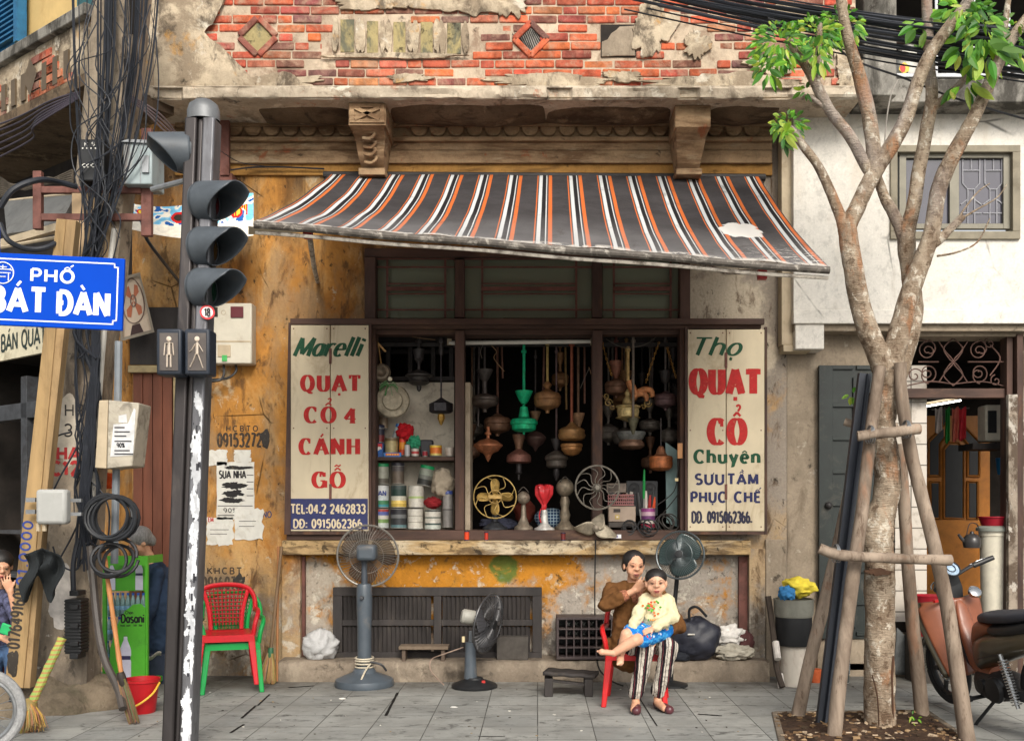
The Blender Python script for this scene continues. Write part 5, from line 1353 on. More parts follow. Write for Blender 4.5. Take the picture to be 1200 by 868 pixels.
tin('dark jar filled with red behind the drink carton', 439, 451, 502, 519, 9.66, [(.5,S(130,50,50)),(1,S(44,44,60))], S(44,48,70), 'dark_jar', 'jar')
tin('orange and red spray tin behind the small white bottle', 467.5, 476, 512, 534, 9.64, [(.3,S(220,80,40)),(.7,S(232,150,50)),(1,S(224,70,50))])
tin('small white bottle with a pointed nozzle on the upper shelf', 474, 480.5, 521, 535, 9.52, [(1,S(190,186,186))], None, 'small_bottle', 'bottle')
tin('short white and red tin under the green tuft on the upper shelf', 482, 491, 525.5, 535, 9.54, [(.25,W_),(.6,S(190,60,60)),(1,W_)])
tin('orange and yellow tin standing alone on the upper shelf', 503.5, 518, 521.5, 535, 9.56, [(.2,S(220,196,110)),(.75,S(222,120,44)),(1,S(230,190,70))])
tin('squat whitish pot at the right end of the upper shelf', 522, 532, 524, 535, 9.56, [(.5,S(196,182,168)),(1,S(206,194,180))], None, 'pot', 'pot')
tin('small dark red tin at the foot of the black box', 495, 501, 528.5, 535, 9.5, [(1,S(150,36,48))])
b = MB(); b.c = S(50,50,54); b.pbox(492.5, 515, 507, 535, 9.56, 9.66); single(b, 'black_box', M_attr, 'black plastic box with rounded top on the upper shelf', 'box', P(500,535,9.56), bev=.012)
tin('clear bottle with a bright blue cap leaning above the straw jar', 459, 465, 500, 513, 9.66, [(.6,S(170,176,176)),(1,S(190,196,196))], S(50,110,180), 'clear_bottle', 'bottle', tilt=18)
heap('crumpled red cloth bloom on the upper shelf', 'cloth_bloom', 'cloth', 475, 505, 8.5, 8.5, 9.62, S(190,36,44), 8, .06, .5, None, 2.4)
heap('green crinkled tuft in a tin on the upper shelf', 'paper_tuft', 'tuft', 486, 518, 7, 7, 9.6, S(64,160,120), 9, .05, .5, None, 3)
tin('bronze jar standing on the card box behind the blue capped bottle', 444, 455, 489, 503, 9.75, [(1,S(150,130,108))], None, 'plaster_bottle', 'bottle')

# ================================================================ what stands on the counter
def fan_on(label, cu, cv, rpx, Y, col, blades, blade_col, nm='wire_fan', cat='fan', arms=8, tilt=(0,-1,0), rings=(1,), rim=.006):
    t_ = thing(nm, label, cat, P(cu, cv + rpx, Y))
    k = Y/F; r = rpx*k; c = P(cu, cv, Y); M_ = toward(tilt)
    b = MB(); b.c = col
    for s_ in rings: b.ring(c, r*s_, rim, M_, 48, 6)
    for i in range(arms):
        a = 2*PI*i/arms + .2; pts = []
        for j in range(9):
            f = .2 + .8*j/8; w = a + .22*math.sin(f*7.5)
            pts.append(c + M_ @ Vector((math.cos(w)*r*f, math.sin(w)*r*f, .015*math.sin(f*PI))))
        b.tube(pts, rim*.65, 5)
    b.build('cage', M_aged, t_)
    if blades:
        for i in range(blades):
            b = MB(); b.c = blade_col; a = 2*PI*i/blades + PI/2
            def bl(p, q, a=a):
                f = lerp(.16, .86, p); w = .21*(.38 + .62*math.sin(PI*min(1, .08 + .62*p)))*(1 if p < .72 else max(0.02, 1 - ((p-.72)/.28)**2)**.5)
                ang = a + (q-.5)*2*w/f
                return c + M_ @ Vector((math.cos(ang)*r*f, math.sin(ang)*r*f, -.02 + (q-.5)*.05))
            b.sheet(bl, 18, 6); b.build('blade', M_aged, t_, solid=.003)
    b = MB(); b.c = blade_col if blades else col
    b.lathe([(.001,.03),(r*.1,.028),(r*.17,.012),(r*.17,-.01),(r*.12,-.05),(r*.2,-.06),(r*.2,-.14),(r*.1,-.16)], c, 18, M_); b.build('hub', M_aged, t_)
    return t_
fb = fan_on('small brass desk fan with four rounded blades in a thin ring cage', 580, 582, 25, 9.5, S(200,170,104), 4, S(186,152,84))
b = MB(); b.c = S(184,150,90); b.ring(P(580,582,9.48), 7.5*9.5/F, .006, rot('X', 90)); b.pbox(572.6, 580, 587.4, 584, 9.44, 9.455); b.build('badge', M_aged, fb)
b = MB(); b.c = S(60,62,66); c = P(580,618,9.58); b.lathe([(.12,0),(.12,.02),(.07,.05),(.03,.08),(.025,.26)], Vector((c.x, 9.6, ZC)), 18); b.build('base', M_aged, fb)
def motor_head(label, cu, cv, r, Y, zbase, col, prof, name='desk_fan_motor', head_axis=(0,-1,0)):
    t_ = thing(name, label, 'fan motor', Vector((P(cu,0,Y).x, Y, zbase)))
    b = MB(); b.c = col; c = P(cu, cv, Y); M_ = toward(head_axis); k = Y/F
    b.lathe([(.001,.075),(r*k*.4,.07),(r*k*.8,.05),(r*k,.02),(r*k,-.04),(r*k*.8,-.08),(r*k*.4,-.1),(.001,-.1)], c, 20, M_); b.build('motor', M_aged, t_)
    b = MB(); b.c = col; h = c.z - zbase
    b.lathe([(rr*k, hh*h) for rr, hh in prof], Vector((c.x, Y+.02, zbase)), 16); b.build('stand', M_aged, t_)
    b = MB(); b.c = S(90,84,78); b.tube(smooth_path([c + Vector((-.05,-.06,.05)), c + Vector((0,-.07,.1)), c + Vector((.05,-.06,.05))], 5), .005, 5); b.build('loop_handle', M_aged, t_)
    return t_
motor_head('small grey bare fan motor on a flared stand beside the brass fan', 613.5, 583, 7.6, 9.55, ZC, S(140,128,112), [(11,0),(11,.08),(7,.16),(3.4,.4),(2.6,.75),(2.4,1)])
motor_head('larger grey fan motor on an ornate cast stand left of the wire cage', 662, 571, 10.5, 9.6, ZC, S(134,122,104), [(12,0),(12,.06),(8,.12),(5,.22),(6.5,.35),(4.4,.5),(6,.66),(4,.8),(3.4,1)])
rb = thing('wrapped_fan_head', 'fan head wrapped in a tied red plastic bag on a white stand', 'fan motor', Vector((P(638,0,9.5).x, 9.5, ZC)))
b = MB(); b.c = S(214,212,206); k = 9.5/F; b.lathe([(12*k,0),(12*k,.015),(8*k,.03),(4.6*k,.06),(4*k,.12),(3*k,.19)], Vector((P(638,0,9.5).x, 9.5, ZC)), 18); b.build('stand', M_aged, rb)
b = MB(); b.c = S(214,52,58); c = P(637,577,9.5)
def bag(a, q):
    prof = [(.3,600),(2,598),(3,594),(2.6,591),(6,585),(9.5,578),(10.5,572),(9,568.5),(4,568),(.1,569)]
    f = q*(len(prof)-1); i = min(len(prof)-2, int(f)); rr = lerp(prof[i][0], prof[i+1][0], f-i); v = lerp(prof[i][1], prof[i+1][1], f-i)
    an = 2*PI*a; w = 1 + .13*math.sin(an*7 + q*5) + .25*MN.noise(Vector((math.cos(an)*1.5, math.sin(an)*1.5, q*5)))
    return P(637.5, v, 9.5) + Vector((math.cos(an)*rr*k*w, math.sin(an)*rr*k*w, .008*math.sin(an*5)))
b.sheet(bag, 48, 22); b.tube(smooth_path([P(634,596,9.46), P(632,604,9.45), P(634,612,9.46)], 4), [.006]*9, 5); b.build('plastic_bag', mat('red_plastic', attr=True, rough=.25, var=.15, bump=.3, bscale=40, spec=.6), rb)
ck = MB(); ck.c = S(40,70,100)
q_ = heap('blue checked cloth cushion behind the wrapped fan head', 'checked_cushion', 'cushion', 645, 608, 19, 13, 9.85, S(44,74,104), 2, .12, .08, None, 1.2)
t = NT('check_cloth'); ck1 = t.n('ShaderNodeTexBrick'); rv = t.n('ShaderNodeVectorRotate'); rv.rotation_type = 'X_AXIS'; rv.inputs['Angle'].default_value = R(90); t.put(rv.inputs['Vector'], t.obj); t.t.links.new(rv.outputs[0], ck1.inputs['Vector'])
ck1.offset = 0; ck1.inputs['Scale'].default_value = 1; ck1.inputs['Brick Width'].default_value = .03; ck1.inputs['Row Height'].default_value = .03; ck1.inputs['Mortar Size'].default_value = .003
ck1.inputs['Color1'].default_value = (*S(48,78,108),1); ck1.inputs['Color2'].default_value = (*S(40,66,96),1); ck1.inputs['Mortar'].default_value = (*S(170,190,200),1)
t.fin(ck1.outputs['Color'], .9); q_.data.materials[0] = t.mat
heap('dark cloth bundle under the small brass fan', 'dark_cloth', 'cloth', 583, 614, 20, 8, 9.72, S(56,58,72), 4, .1, .3, None, 2.5, ZC)
heap('dark red cushion between the small fan motors', 'red_cushion', 'cushion', 615, 600, 12, 14, 9.95, S(110,54,44), 6, .1, .15)
fan_on('large bare wire fan cage with wavy spokes before the middle right post', 700, 571, 26, 9.26, S(122,116,106), 0, S(130,124,112), arms=12, rings=(1, .97))
pr = thing('propeller', 'loose three bladed metal fan propeller lying on the window ledge', 'propeller', P(698,620,9.3))
for i, (a, L) in enumerate(((180,.2), (65,.15), (-20,.21))):
    b = MB(); b.c = S(150,140,122)
    def pb(p, q, a=a, L=L):
        w = .055*math.sin(PI*min(1, p**.6*.98 + .02)) + .01
        d = Vector((math.cos(R(a)), 0, math.sin(R(a)))); n_ = Vector((-d.z, 0, d.x))
        return P(698,619,9.27) + d*(p*L) + n_*((q-.5)*2*w) + Vector((0, (q-.5)*.05, 0))
    b.sheet(pb, 14, 6); b.build('blade', M_aged, pr, solid=.004)
b = MB(); b.c = S(120,110,96); b.lathe([(.03,-.04),(.03,.03),(.01,.04)], P(698,619,9.27), 14, toward((0,-1,0))); b.build('hub', M_aged, pr)
rd = thing('tester_box', 'beige instrument box with a dial and dark base right of the wire cage', 'instrument', P(729,619,9.5))
b = MB(); b.c = S(170,150,132); b.pbox(713, 593, 745, 611, 9.48, 9.64); b.c = S(70,62,56); b.pbox(713, 611.3, 745, 618, 9.47, 9.64); b.build('case', M_attr, rd, bev=.006)
b = MB(); b.c = S(196,170,90); b.pbox(721, 603, 726, 608, 9.472, 9.479); b.c = S(60,50,44); b.pbox(719, 596, 727, 600, 9.474, 9.479); b.c = S(220,206,190); b.pbox(722.4, 604.4, 724.6, 606.6, 9.468, 9.4715); b.build('dial', M_attr, rd)
bs = thing('plastic_basket', 'small dusty pink plastic basket of parts on the beige instrument box', 'basket', P(728,591,9.5))
b = MB(); b.c = S(150,96,94)
for v in (579, 583, 587, 590.5): b.pbox(712.5, v, 743, v + 1.6, 9.47, 9.478); b.pbox(712.5, v, 714, v + 1.6, 9.478, 9.62); b.pbox(741.5, v, 743, v + 1.6, 9.478, 9.62)
for i in range(13): b.pbox(712.5 + i*2.4, 580.7, 713.4 + i*2.4, 590.4, 9.471, 9.477)
b.pbox(713, 590.8, 742.6, 592, 9.479, 9.62); b.build('weave', M_attr, bs)
b = MB(); 
for i in range(16):
    b.c = random.choice([S(120,110,100), S(170,160,150), S(60,56,54), S(140,90,60)]); b.obox(P(random.uniform(716,740), random.uniform(577,584), random.uniform(9.5,9.6)), .03, .03, .04, rot('Y', random.uniform(0,90)))
single(b, 'small_parts', M_attr, 'loose metal fan parts heaped in the pink basket', 'parts', P(728,585,9.55))
b = MB(); b.c = S(110,98,88); b.pbox(711, 566, 734, 577, 9.52, 9.64); b.c = S(80,70,62); b.pbox(713, 568, 726, 575, 9.515, 9.5195); single(b, 'metal_case', M_aged, 'scuffed grey metal case perched above the pink basket', 'case', P(722,577,9.55), bev=.006)
sk = thing('speaker', 'dark square speaker panel with two round cones behind the tools', 'speaker', P(752,600,9.8))
b = MB(); b.c = S(62,64,66); b.pbox(734, 563, 771, 604, 9.78, 9.82); b.build('board', M_attr, sk, bev=.006)
for u in (743, 762): b = MB(); b.c = S(36,36,38); b.lathe([(.05,.0),(.055,.01),(.02,.005),(.001,.012)], P(u, 572, 9.779), 18, toward((0,-1,0))); b.build('cone', M_attr, sk)
tc = tin('purple and white printed tin holding hand tools on the counter', 751, 768, 595, 619, 9.52, [(.2,S(190,60,90)),(.35,S(220,210,200)),(.6,S(110,60,110)),(.8,S(200,170,180)),(1,S(150,70,130))], None, 'tool_tin', 'tin')
for i, (u0, v0, u1, v1, r_, col, lab) in enumerate(((754,612,755,550,1.5,S(30,150,70),'long green handled file standing in the tool tin'), (757,612,757,575,1.8,S(210,200,190),'chrome pliers standing in the tool tin'), (763,612,766,571,1.6,S(60,60,60),'black handled screwdriver leaning in the tool tin'),
        (764,612,767,582,2,S(214,80,40),'orange handled screwdriver leaning in the tool tin'), (752,612,747,577,2.2,S(64,62,62),'dark flat spanner leaning left in the tool tin'), (760,612,762,580,1.8,S(170,50,50),'red gripped pliers upright in the tool tin'))):
    b = MB(); b.c = S(150,148,144); b.tube([P(u0,v0,9.52), P(lerp(u0,u1,.5),lerp(v0,v1,.5),9.52)], r_*.5*9.5/F, 6); b.c = col; b.tube([P(lerp(u0,u1,.45),lerp(v0,v1,.45),9.52), P(lerp(u0,u1,.55),lerp(v0,v1,.55),9.52), P(lerp(u0,u1,.8),lerp(v0,v1,.8),9.52), P(u1,v1,9.52)], [r_*.8*9.5/F, r_*1.1*9.5/F, r_*9.5/F, r_*.6*9.5/F], 8)
    single(b, 'hand_tool', M_attrg, lab, 'tool', P(u0,v0,9.52), 'hand tools in the printed tin')
def coil(label, c, r0, nturn, rr, col, axis, name='cable_coil', spread=.02, seed=1):
    rnd = random.Random(seed); M_ = toward(axis); pts = []
    n = nturn*22
    for i in range(n + 1):
        a = 2*PI*i/22; f = i/n
        k = r0*(1 + .10*math.sin(i*.37+seed) + .06*rnd.uniform(-1,1)*0) + spread*math.sin(i*.21+seed*2)
        pts.append(Vector(c) + M_ @ Vector((math.cos(a)*k, math.sin(a)*k*.96, spread*math.sin(i*.13+seed)*1.5)))
    b = MB(); b.c = col; b.tube(pts, rr, 6)
    return single(b, name, M_attr, label, 'cable', pts[0])
coil('thick black cable coil lying before the beige instrument box', P(737,619,9.36), .05, 4, .010, S(46,44,44), (0,-1,.3), seed=2)
coil('tangle of black leads on the ledge under the tool tin', P(758,619,9.36), .07, 6, .006, S(40,40,42), (.3,-1,.7), seed=5, spread=.03)
coil('tangle of dark leads against the right jamb of the window', P(782,612,9.42), .08, 5, .006, S(58,54,50), (.6,-1,.5), seed=9, spread=.03)
b = MB(); b.c = S(150,178,176); b.pprism([(780,518),(797,530),(797,618),(781,612)], 9.72, 9.74); single(b, 'glass_sheet', M_attr, 'pale teal panel leaning against the right jamb inside the window', 'panel', P(788,612,9.72))
b = MB(); b.c = S(196,140,90); b.pbox(794, 519, 800, 537, 9.32, 9.345); single(b, 'wall_plate', M_attr, 'small tan wooden plate fixed to the right jamb beside the shutter', 'plate', P(797,537,9.33), bev=.004)
b = MB(); b.c = S(50,46,44)
for pts in ([(796,537),(794,552),(790,575),(770,592)], [(794,545),(800,556),(797,575),(778,600),(768,612)]): b.tube(smooth_path([P(u, v, 9.4) for u, v in pts], 5), .005, 5)
b.c = S(220,200,150); b.pbox(791, 560, 795, 563.5, 9.385, 9.40)
single(b, 'jamb_lead', M_attr, 'black flex with a pale joint running down the right jamb', 'cable', P(796,540,9.4))
for u, r_, hh, col, lab in ((547,2.9,11,S(214,70,34),'bright orange thread reel on the ledge at the middle left post'), (570,2.2,10,S(184,54,36),'thin red thread reel on the ledge below the brass fan'), (660,2.7,9,S(110,44,40),'dark red thread reel on the ledge below the cast fan motor')):
    b = MB(); k = 9.33/F; c = P(u, 633, 9.33); c.z += .001
    b.c = S(40,40,70); b.lathe([(r_*k*1.15,0),(r_*k*1.15,.008)], c, 14); b.lathe([(r_*k*1.15,hh*k-.008),(r_*k*1.15,hh*k)], c, 14); b.c = col; b.lathe([(r_*k,.008),(r_*k,hh*k-.008)], c, 14, cap=False)
    single(b, 'thread_reel', M_attrg, lab, 'reel', c)
b = MB(); b.c = S(226,224,226); b.pbox(716, 626, 728, 630.5, 9.305, 9.34); b.c = S(60,50,140); b.pbox(720, 627, 724, 629.5, 9.303, 9.3045); single(b, 'lighter_box', M_attrg, 'tiny white and violet packet on the ledge edge below the propeller', 'packet', P(722,631,9.32))
b = MB()
b.c = S(30,29,29); b.tube(smooth_path([P(698,632,9.29), P(697,690,9.33), P(697.5,740,9.3), P(699,768,9.2), P(703,785,8.95), P(716,797,8.8), P(730,803,8.6)], 8), .007, 6)
single(b, 'power_flex', M_attr, 'thin black flex hanging from the ledge down to the pavement behind the woman', 'cable', P(698,632,9.3))
# ================================================================ utility pole, cables and boxes
YP = 7.75
pole = thing('utility_pole', 'concrete utility pole with square holes and painted codes on a lumpy footing', 'utility pole', G(92, 838))
def pol(u0, u1, v): return (u0, u1, v)
secs = [(26,98,835), (43,103,700), (53,110,560), (63,119,430), (76,134,330), (87,145,200), (97,153,100), (107,163,0), (118,174,-110)]
b = MB(); vs = []
for u0, u1, v in secs:
    a = P(u0, v, YP); c = P(u1, v, YP); d = (c.x - a.x)*.62
    e = .03
    vs += [(a.x+e, YP, max(a.z,0)), (c.x-e, YP, max(a.z,0)), (c.x, YP+e, max(a.z,0)), (c.x, YP+d, max(a.z,0)), (a.x, YP+d, max(a.z,0)), (a.x, YP+e, max(a.z,0))]
n = len(secs)
b.add(vs, [(6*i+j, 6*i+(j+1) % 6, 6*i+6+(j+1) % 6, 6*i+6+j) for i in range(n-1) for j in range(6)] + [tuple(6*(n-1)+j for j in range(6))])
b.build('shaft', M_pole, pole)
b = MB()
for u, v, w_, h_ in ((157,18,6,44), (150,76,6,14), (114,440,6,34)): b.pbox(u-w_/2-2, v-h_/2, u+w_/2-2, v+h_/2, YP-.003, YP+.01)
b.build('pole_hole', M_dark, pole)
b = MB()
c0 = G(78, 822)
def foot(a, q):
    an = 2*PI*a; r_ = (.56 - .30*q**1.6)*(1 + .12*math.sin(an*3+1) + .14*MN.noise(Vector((math.cos(an)*2, math.sin(an)*2, q*2))))
    z = .02 + .26*q**.7 + .05*MN.noise(Vector((math.cos(an)*3, math.sin(an)*3, q*3+4)))
    return (c0.x + math.cos(an)*r_*1.0, YP + .2 + math.sin(an)*r_*.75, z*(0 if q < .02 else 1))
b.sheet(foot, 60, 14); b.build('footing', mat('footing_concrete', S(112,100,84), .95, var=.35, scale=4, bump=.8, bscale=18, bdist=.03, dirt=S(60,64,44), damt=.45, dscale=3), pole)
b = MB()
for s_, u, v, w, h, col in (('HP', 76, 487, 22, 13, S(50,46,44)), ('31', 75, 511, 20, 14, S(46,42,42)), ('HA', 67, 538, 26, 14, S(170,44,44)), ('C12', 60, 556, 32, 15, S(170,40,40))):
    b = MB(); put(b, s_, u, v, w, h, YP - .004, col, thick=.26 if col[0] > .2 else .14, ls=.22); b.build('painted_code', M_letter, pole)
b = MB(); b.c = S(186,176,160); b.pprism(blob(80,505,15,42,2.2,30,.2), YP - .0025, YP + .001); b.build('whitewash_patch', M_attrm, pole)
b = MB(); b.c = S(196,190,184); b.pprism(blob(72,700,15,34,5.2,30,.35), YP - .0025, YP + .001)
b.build('whitewash_patch', M_attrm, pole)
M_cable = mat('black_cable', S(34,37,44), .5, var=.2, bump=0, dirt=S(92,96,104), damt=.15)
CG = 'black cables running down the utility pole'
rnd = random.Random(11)
for i in range(30):
    u0 = rnd.choice([88, 96, 102, 118, 120, 124, 128, 132, 148, 152, 164, 166, 170, 184, 186]) + rnd.uniform(-5, 5)
    ub = 84 + (u0-85)*.42 + rnd.uniform(-6, 6)
    vt = -40; vb = rnd.choice([320, 420, 560, 600, 640, 660])
    y = YP - .06 - rnd.uniform(0, .12)
    um = lerp(u0, ub, .45) + rnd.uniform(-7, 7)
    vv = [vt, 40, 105, 180, 250, 330]
    pts = []
    for v in vv:
        f = (v - vt)/(330 - vt)
        pts.append(P(lerp(u0, lerp(118, 100, f) + (u0-125)*.35*(1-f) + rnd.uniform(-8,8), f**1.5), v, y - .02*math.sin(f*6+i)))
    v = 330
    while v < vb:
        v += 60; pts.append(P(lerp(100, 98, 0) + rnd.uniform(-14, 18), min(v, vb), y + rnd.uniform(-.03,.03)))
    b = MB(); b.tube(smooth_path(pts, 4), rnd.choice([.004,.005,.006,.008,.011]), 5)
    single(b, 'pole_cable', M_cable, 'black cable running down the front of the concrete utility pole', 'cable', pts[0], CG)
for i in range(16):                            # slack strands and loops straying off the pole
    u0 = rnd.uniform(90, 185); v0 = rnd.uniform(-20, 60); pts = [P(u0, v0, YP-.1)]
    for k in range(6): pts.append(P(lerp(u0, 105, (k+1)/7) + rnd.uniform(-26, 26), v0 + 45*(k+1) + rnd.uniform(-12,12), YP-.14 - rnd.uniform(0,.12)))
    b = MB(); b.tube(smooth_path(pts, 6), rnd.choice([.003,.004,.005]), 5)
    single(b, 'stray_cable', M_cable, 'thin slack cable straying across the front of the concrete utility pole', 'cable', pts[0], 'slack thin cables tangled on the utility pole')
for i in range(11):                            # the tight bundle low on the pole
    pts = [P(112 + rnd.uniform(-5,6) - 1*i*.3, 320, YP-.16), P(111 + rnd.uniform(-4,5), 400, YP-.17), P(108 + rnd.uniform(-5,5), 470, YP-.18), P(103 + rnd.uniform(-6,6), 545, YP-.17), P(98 + rnd.uniform(-7,9), 600, YP-.16), P(94 + rnd.uniform(-8,10), 650 + rnd.uniform(-20,20), YP-.14)]
    b = MB(); b.tube(smooth_path(pts, 5), rnd.choice([.008,.010,.012]), 5)
    single(b, 'pole_cable', M_cable, 'black cable running down the front of the concrete utility pole', 'cable', pts[0], CG)
SG = 'service wires fanning out from the utility pole'
for i in range(10):
    s_ = i/9
    if i < 6: pts = [P(92,108 + i*1.5,YP-.1), P(60 - i*4,118 + i*6,YP-.05), P(15 + i*4, 140 + i*5, YP+.3), P(-40, 158 + i*9, YP+.6)]; lab = 'dark service wire swinging left from the top of the utility pole'
    else: pts = [P(152,112 + (i-6)*2,YP-.05), P(170,122 + (i-6)*3,YP+.1), P(192,138 + (i-6)*5,YP+.4), P(214 + (i-6)*2,166 + (i-6)*3,YP+1.2)]; lab = 'grey service wire curving right from the utility pole behind the traffic light'
    b = MB(); b.c = S(62,56,66) if i < 6 else S(130,118,122); b.tube(smooth_path(pts, 6), .007, 6)
    single(b, 'service_wire', M_attr, lab, 'cable', pts[0], SG + (' to the left' if i < 6 else ' to the right'))
b = MB(); b.tube(smooth_path([P(0,243,7.2), P(16,222,7.2), P(45,211,7.3), P(70,214,7.5), P(90,219,7.6)], 6), .022, 8); b.tube(smooth_path([P(0,262,7.2), P(10,282,7.2), P(34,292,7.3), P(60,288,7.4), P(84,270,7.6)], 6), .02, 8)
single(b, 'looped_cable', M_cable, 'thick grey cable making a wide loop left of the utility pole', 'cable', P(0,243,7.2))
b = MB(); b.tube(smooth_path([P(166,258,7.9), P(172,280,7.9), P(190,305,8.2), P(210,330,8.8), P(222,345,9.3)], 6), .014, 8)
single(b, 'drooping_cable', M_cable, 'black cable drooping from the pole bracket to the shop wall', 'cable', P(166,258,7.9))
coil('large coil of black cable hung on the utility pole', P(130,606,7.45), .165, 7, .012, S(38,40,44), (0,-1,.1), seed=3, spread=.025)
coil('second coil of black cable hooked over the top of the green drink stand', P(134,655,7.45), .13, 4, .013, S(36,37,40), (.1,-1,.5), seed=7, spread=.03)
b = MB()
for pts in ([(60,580),(72,556),(88,528),(100,500)], [(92,612),(78,640),(60,668),(34,690)], [(60,530),(66,512),(84,506)], [(62,640),(70,660),(88,668),(100,650)], [(100,560),(118,575),(128,600),(126,640)]):
    b.tube(smooth_path([P(u, v, YP-.12) for u, v in pts], 6), .007, 5)
single(b, 'loose_lead', M_cable, 'loose thin black leads looped across the lower utility pole', 'cable', P(60,580,YP-.12))
tb = thing('terminal_box', 'black cable terminal block with white marks near the top of the pole', 'terminal box', P(107,200,YP-.2))
b = MB(); b.pbox(93,163,122,212, YP-.17, YP-.02); b.build('case', M_black, tb, bev=.01)
b = MB(); b.c = S(214,212,204)
for u in range(96, 121, 5):
    for v in (173, 193): b.pbox(u, v, u+1.6, v+1.6, YP-.175, YP-.17)
put(b, 'K S', 99, 171, 12, 4, YP-.171, S(214,212,204), thick=.2, ls=.2); put(b, 'C2 CAP', 97, 196, 22, 4, YP-.171, S(214,212,204), thick=.2, ls=.2); b.build('label_mark', M_attr, tb)
gb = thing('junction_box', 'pale blue rust streaked junction box high on the right of the utility pole', 'junction box', P(160,216,YP))
b = MB(); b.pbox(144,167,178,216, YP-.12, YP+.14); b.build('case', mat('pale_blue_box', S(150,162,164), .5, .1, var=.12, dirt=S(120,70,44), damt=.45, dscale=7, stretch=(1,1,.3)), gb, bev=.01)
b = MB(); b.pprism([(141,166),(150,163),(176,164),(181,171),(178,171),(174,168)], YP-.14, YP+.16); b.pbox(164,168,165,215,YP-.124,YP-.121); b.pbox(166,182,174,202,YP-.14,YP-.121); b.build('lid', M_steel, gb, bev=.004)
cb = thing('rusty_crossarm', 'rusty brown angle iron crossarm frame clamped round the utility pole', 'bracket', P(108,250,YP))
b = MB(); b.pbox(38,200,48,268, YP-.03, YP+.02); b.pbox(165,150,177,276, YP-.03, YP+.02); b.pbox(48,218,165,226, YP-.04, YP+.0); b.pbox(48,250,165,258, YP-.041, YP-.002); b.build('angle_iron', M_rust, cb, bev=.004)
b = MB(); b.pbox(84,222,128,330, YP-.035, YP+.0); b.build('plank', mat('pole_plank', S(176,150,118), .8, var=.25, scale=5, stretch=(1,1,.2), dirt=S(100,80,58), damt=.3), cb, bev=.004)
tbx = thing('telecom_box', 'cream telecom cabinet with torn white notices on the right of the pole', 'cabinet', P(135,548,YP))
b = MB(); vs_f = [(114,472),(127,468),(127,549),(110,548)]
b.pprism([(127,468.5),(163,472),(155,546),(125,549)], YP-.22, YP+.02); b.build('door', mat('cabinet_grey', S(176,168,152), .55, var=.12, dirt=S(84,76,66), damt=.5, dscale=9), tbx, bev=.008)
b = MB(); b.pprism([(116,469),(126.6,468.5),(124.6,549),(111,548)], YP-.215, YP+.1); b.build('side', M_beige, tbx, bev=.006)
b = MB(); b.c = S(206,206,206)
b.pprism([(133,497),(150,496),(157,478),(159,480),(156,533),(129,535)], YP-.224, YP-.221); b.pprism([(139,487),(148,485),(149,495),(139,495)], YP-.2235, YP-.221); b.build('notice', M_attrm, tbx)
b = MB(); b.c = S(60,60,64)
for v, w_ in ((500,12), (505,18), (510,14), (516,20), (527,18), (531,22)): b.pbox(134, v, 134+w_, v+1.6, YP-.2255, YP-.224)
put(b, '90%', 137, 524, 9, 5, YP-.2245, S(40,40,44), thick=.24, ls=.2); b.build('notice_print', M_attr, tbx)
wb = thing('weather_box', 'pale grey rounded plastic box clipped to the yellow plank by the pole', 'junction box', P(58,615,7.3))
b = MB(); b.pbox(41,573,77,614, 7.26, 7.36); b.build('case', mat('grey_plastic_box', S(172,172,168), .5, var=.06, dirt=S(120,112,100), damt=.2), wb, bev=.025)
b = MB(); b.pbox(30,583,41,588,7.33,7.36); b.pbox(30,597,41,602,7.33,7.36); b.pbox(77,584,95,588,7.33,7.36); b.pbox(77,600,95,604,7.33,7.36); b.build('strap', M_steel, wb)
b = MB()
for u in (45, 52): b.tube([P(u,613,7.31), P(u,622,7.31)], .016, 8)
b.build('gland', M_beige, wb)
mx = thing('splice_box', 'ribbed black splice box with clips low on the front of the pole', 'splice box', P(85,772,YP-.1))
b = MB()
b.pbox(76,702,94,766, YP-.16, YP-.02)
for i in range(16): b.pbox(75,703 + i*3.9,95,705.2 + i*3.9, YP-.17, YP-.03)
b.build('case', M_black, mx, bev=.003)
b = MB()
for v in (695, 711, 733, 754, 769): b = MB(); b.pbox(81, v-3, 91, v+3, YP-.19, YP-.05); b.build('clip', M_black, mx, bev=.004)
b = MB(); b.tube(smooth_path([P(86,692,YP-.12), P(86,660,YP-.13), P(92,630,YP-.13)], 4), .02, 8); b.build('cable', M_cable, mx)
pk = thing('yellow_plank', 'long faded yellow plank with stencilled blue numbers leaning against the utility pole', 'plank', P(16,806,7.5))
YK = 7.42
b = MB(); b.pprism([(66,256),(77,257),(27,806),(5,805)], YK, YK+.06); b.build('plank', mat('yellow_wood', S(150,124,86), .85, var=.4, scale=4, bump=.3, stretch=(1,1,.15), dirt=S(84,64,44), damt=.6, dscale=6), pk, bev=.004)
b = MB(); b.pprism([(77.3,257),(89,258),(48,640),(35,806),(27.3,806)], YK+.012, YK+.10); b.build('plank_edge', mat('tan_wood', S(150,124,88), .8, var=.3, stretch=(1,1,.2), dirt=S(90,68,46), damt=.4), pk, bev=.004)
b = MB(); ex_ = Vector((.115,0,1)).normalized(); ey_ = Vector((-1,0,.115)).normalized()
b.c = S(40,60,130); text(b, '01.0000', P(30,686,YK-.002), ex_, ey_, .07, width=.48, thick=.2, ls=.2)
b.c = S(50,44,38); text(b, '0176491601', P(22,760,YK-.002), ex_, ey_, .085, width=.45, thick=.2, ls=.16)
patch(b, blob(15,776,7,16,3.3,24,.3), YK-.001, .003); b.build('stencil', M_letter, pk)
b = MB(); b.c = S(40,38,36); b.beam(P(12,842,7.5), P(20,800,7.55), .05, .05); single(b, 'iron_prop', M_blackiron, 'short black iron prop under the foot of the yellow plank', 'prop', G(12,842))
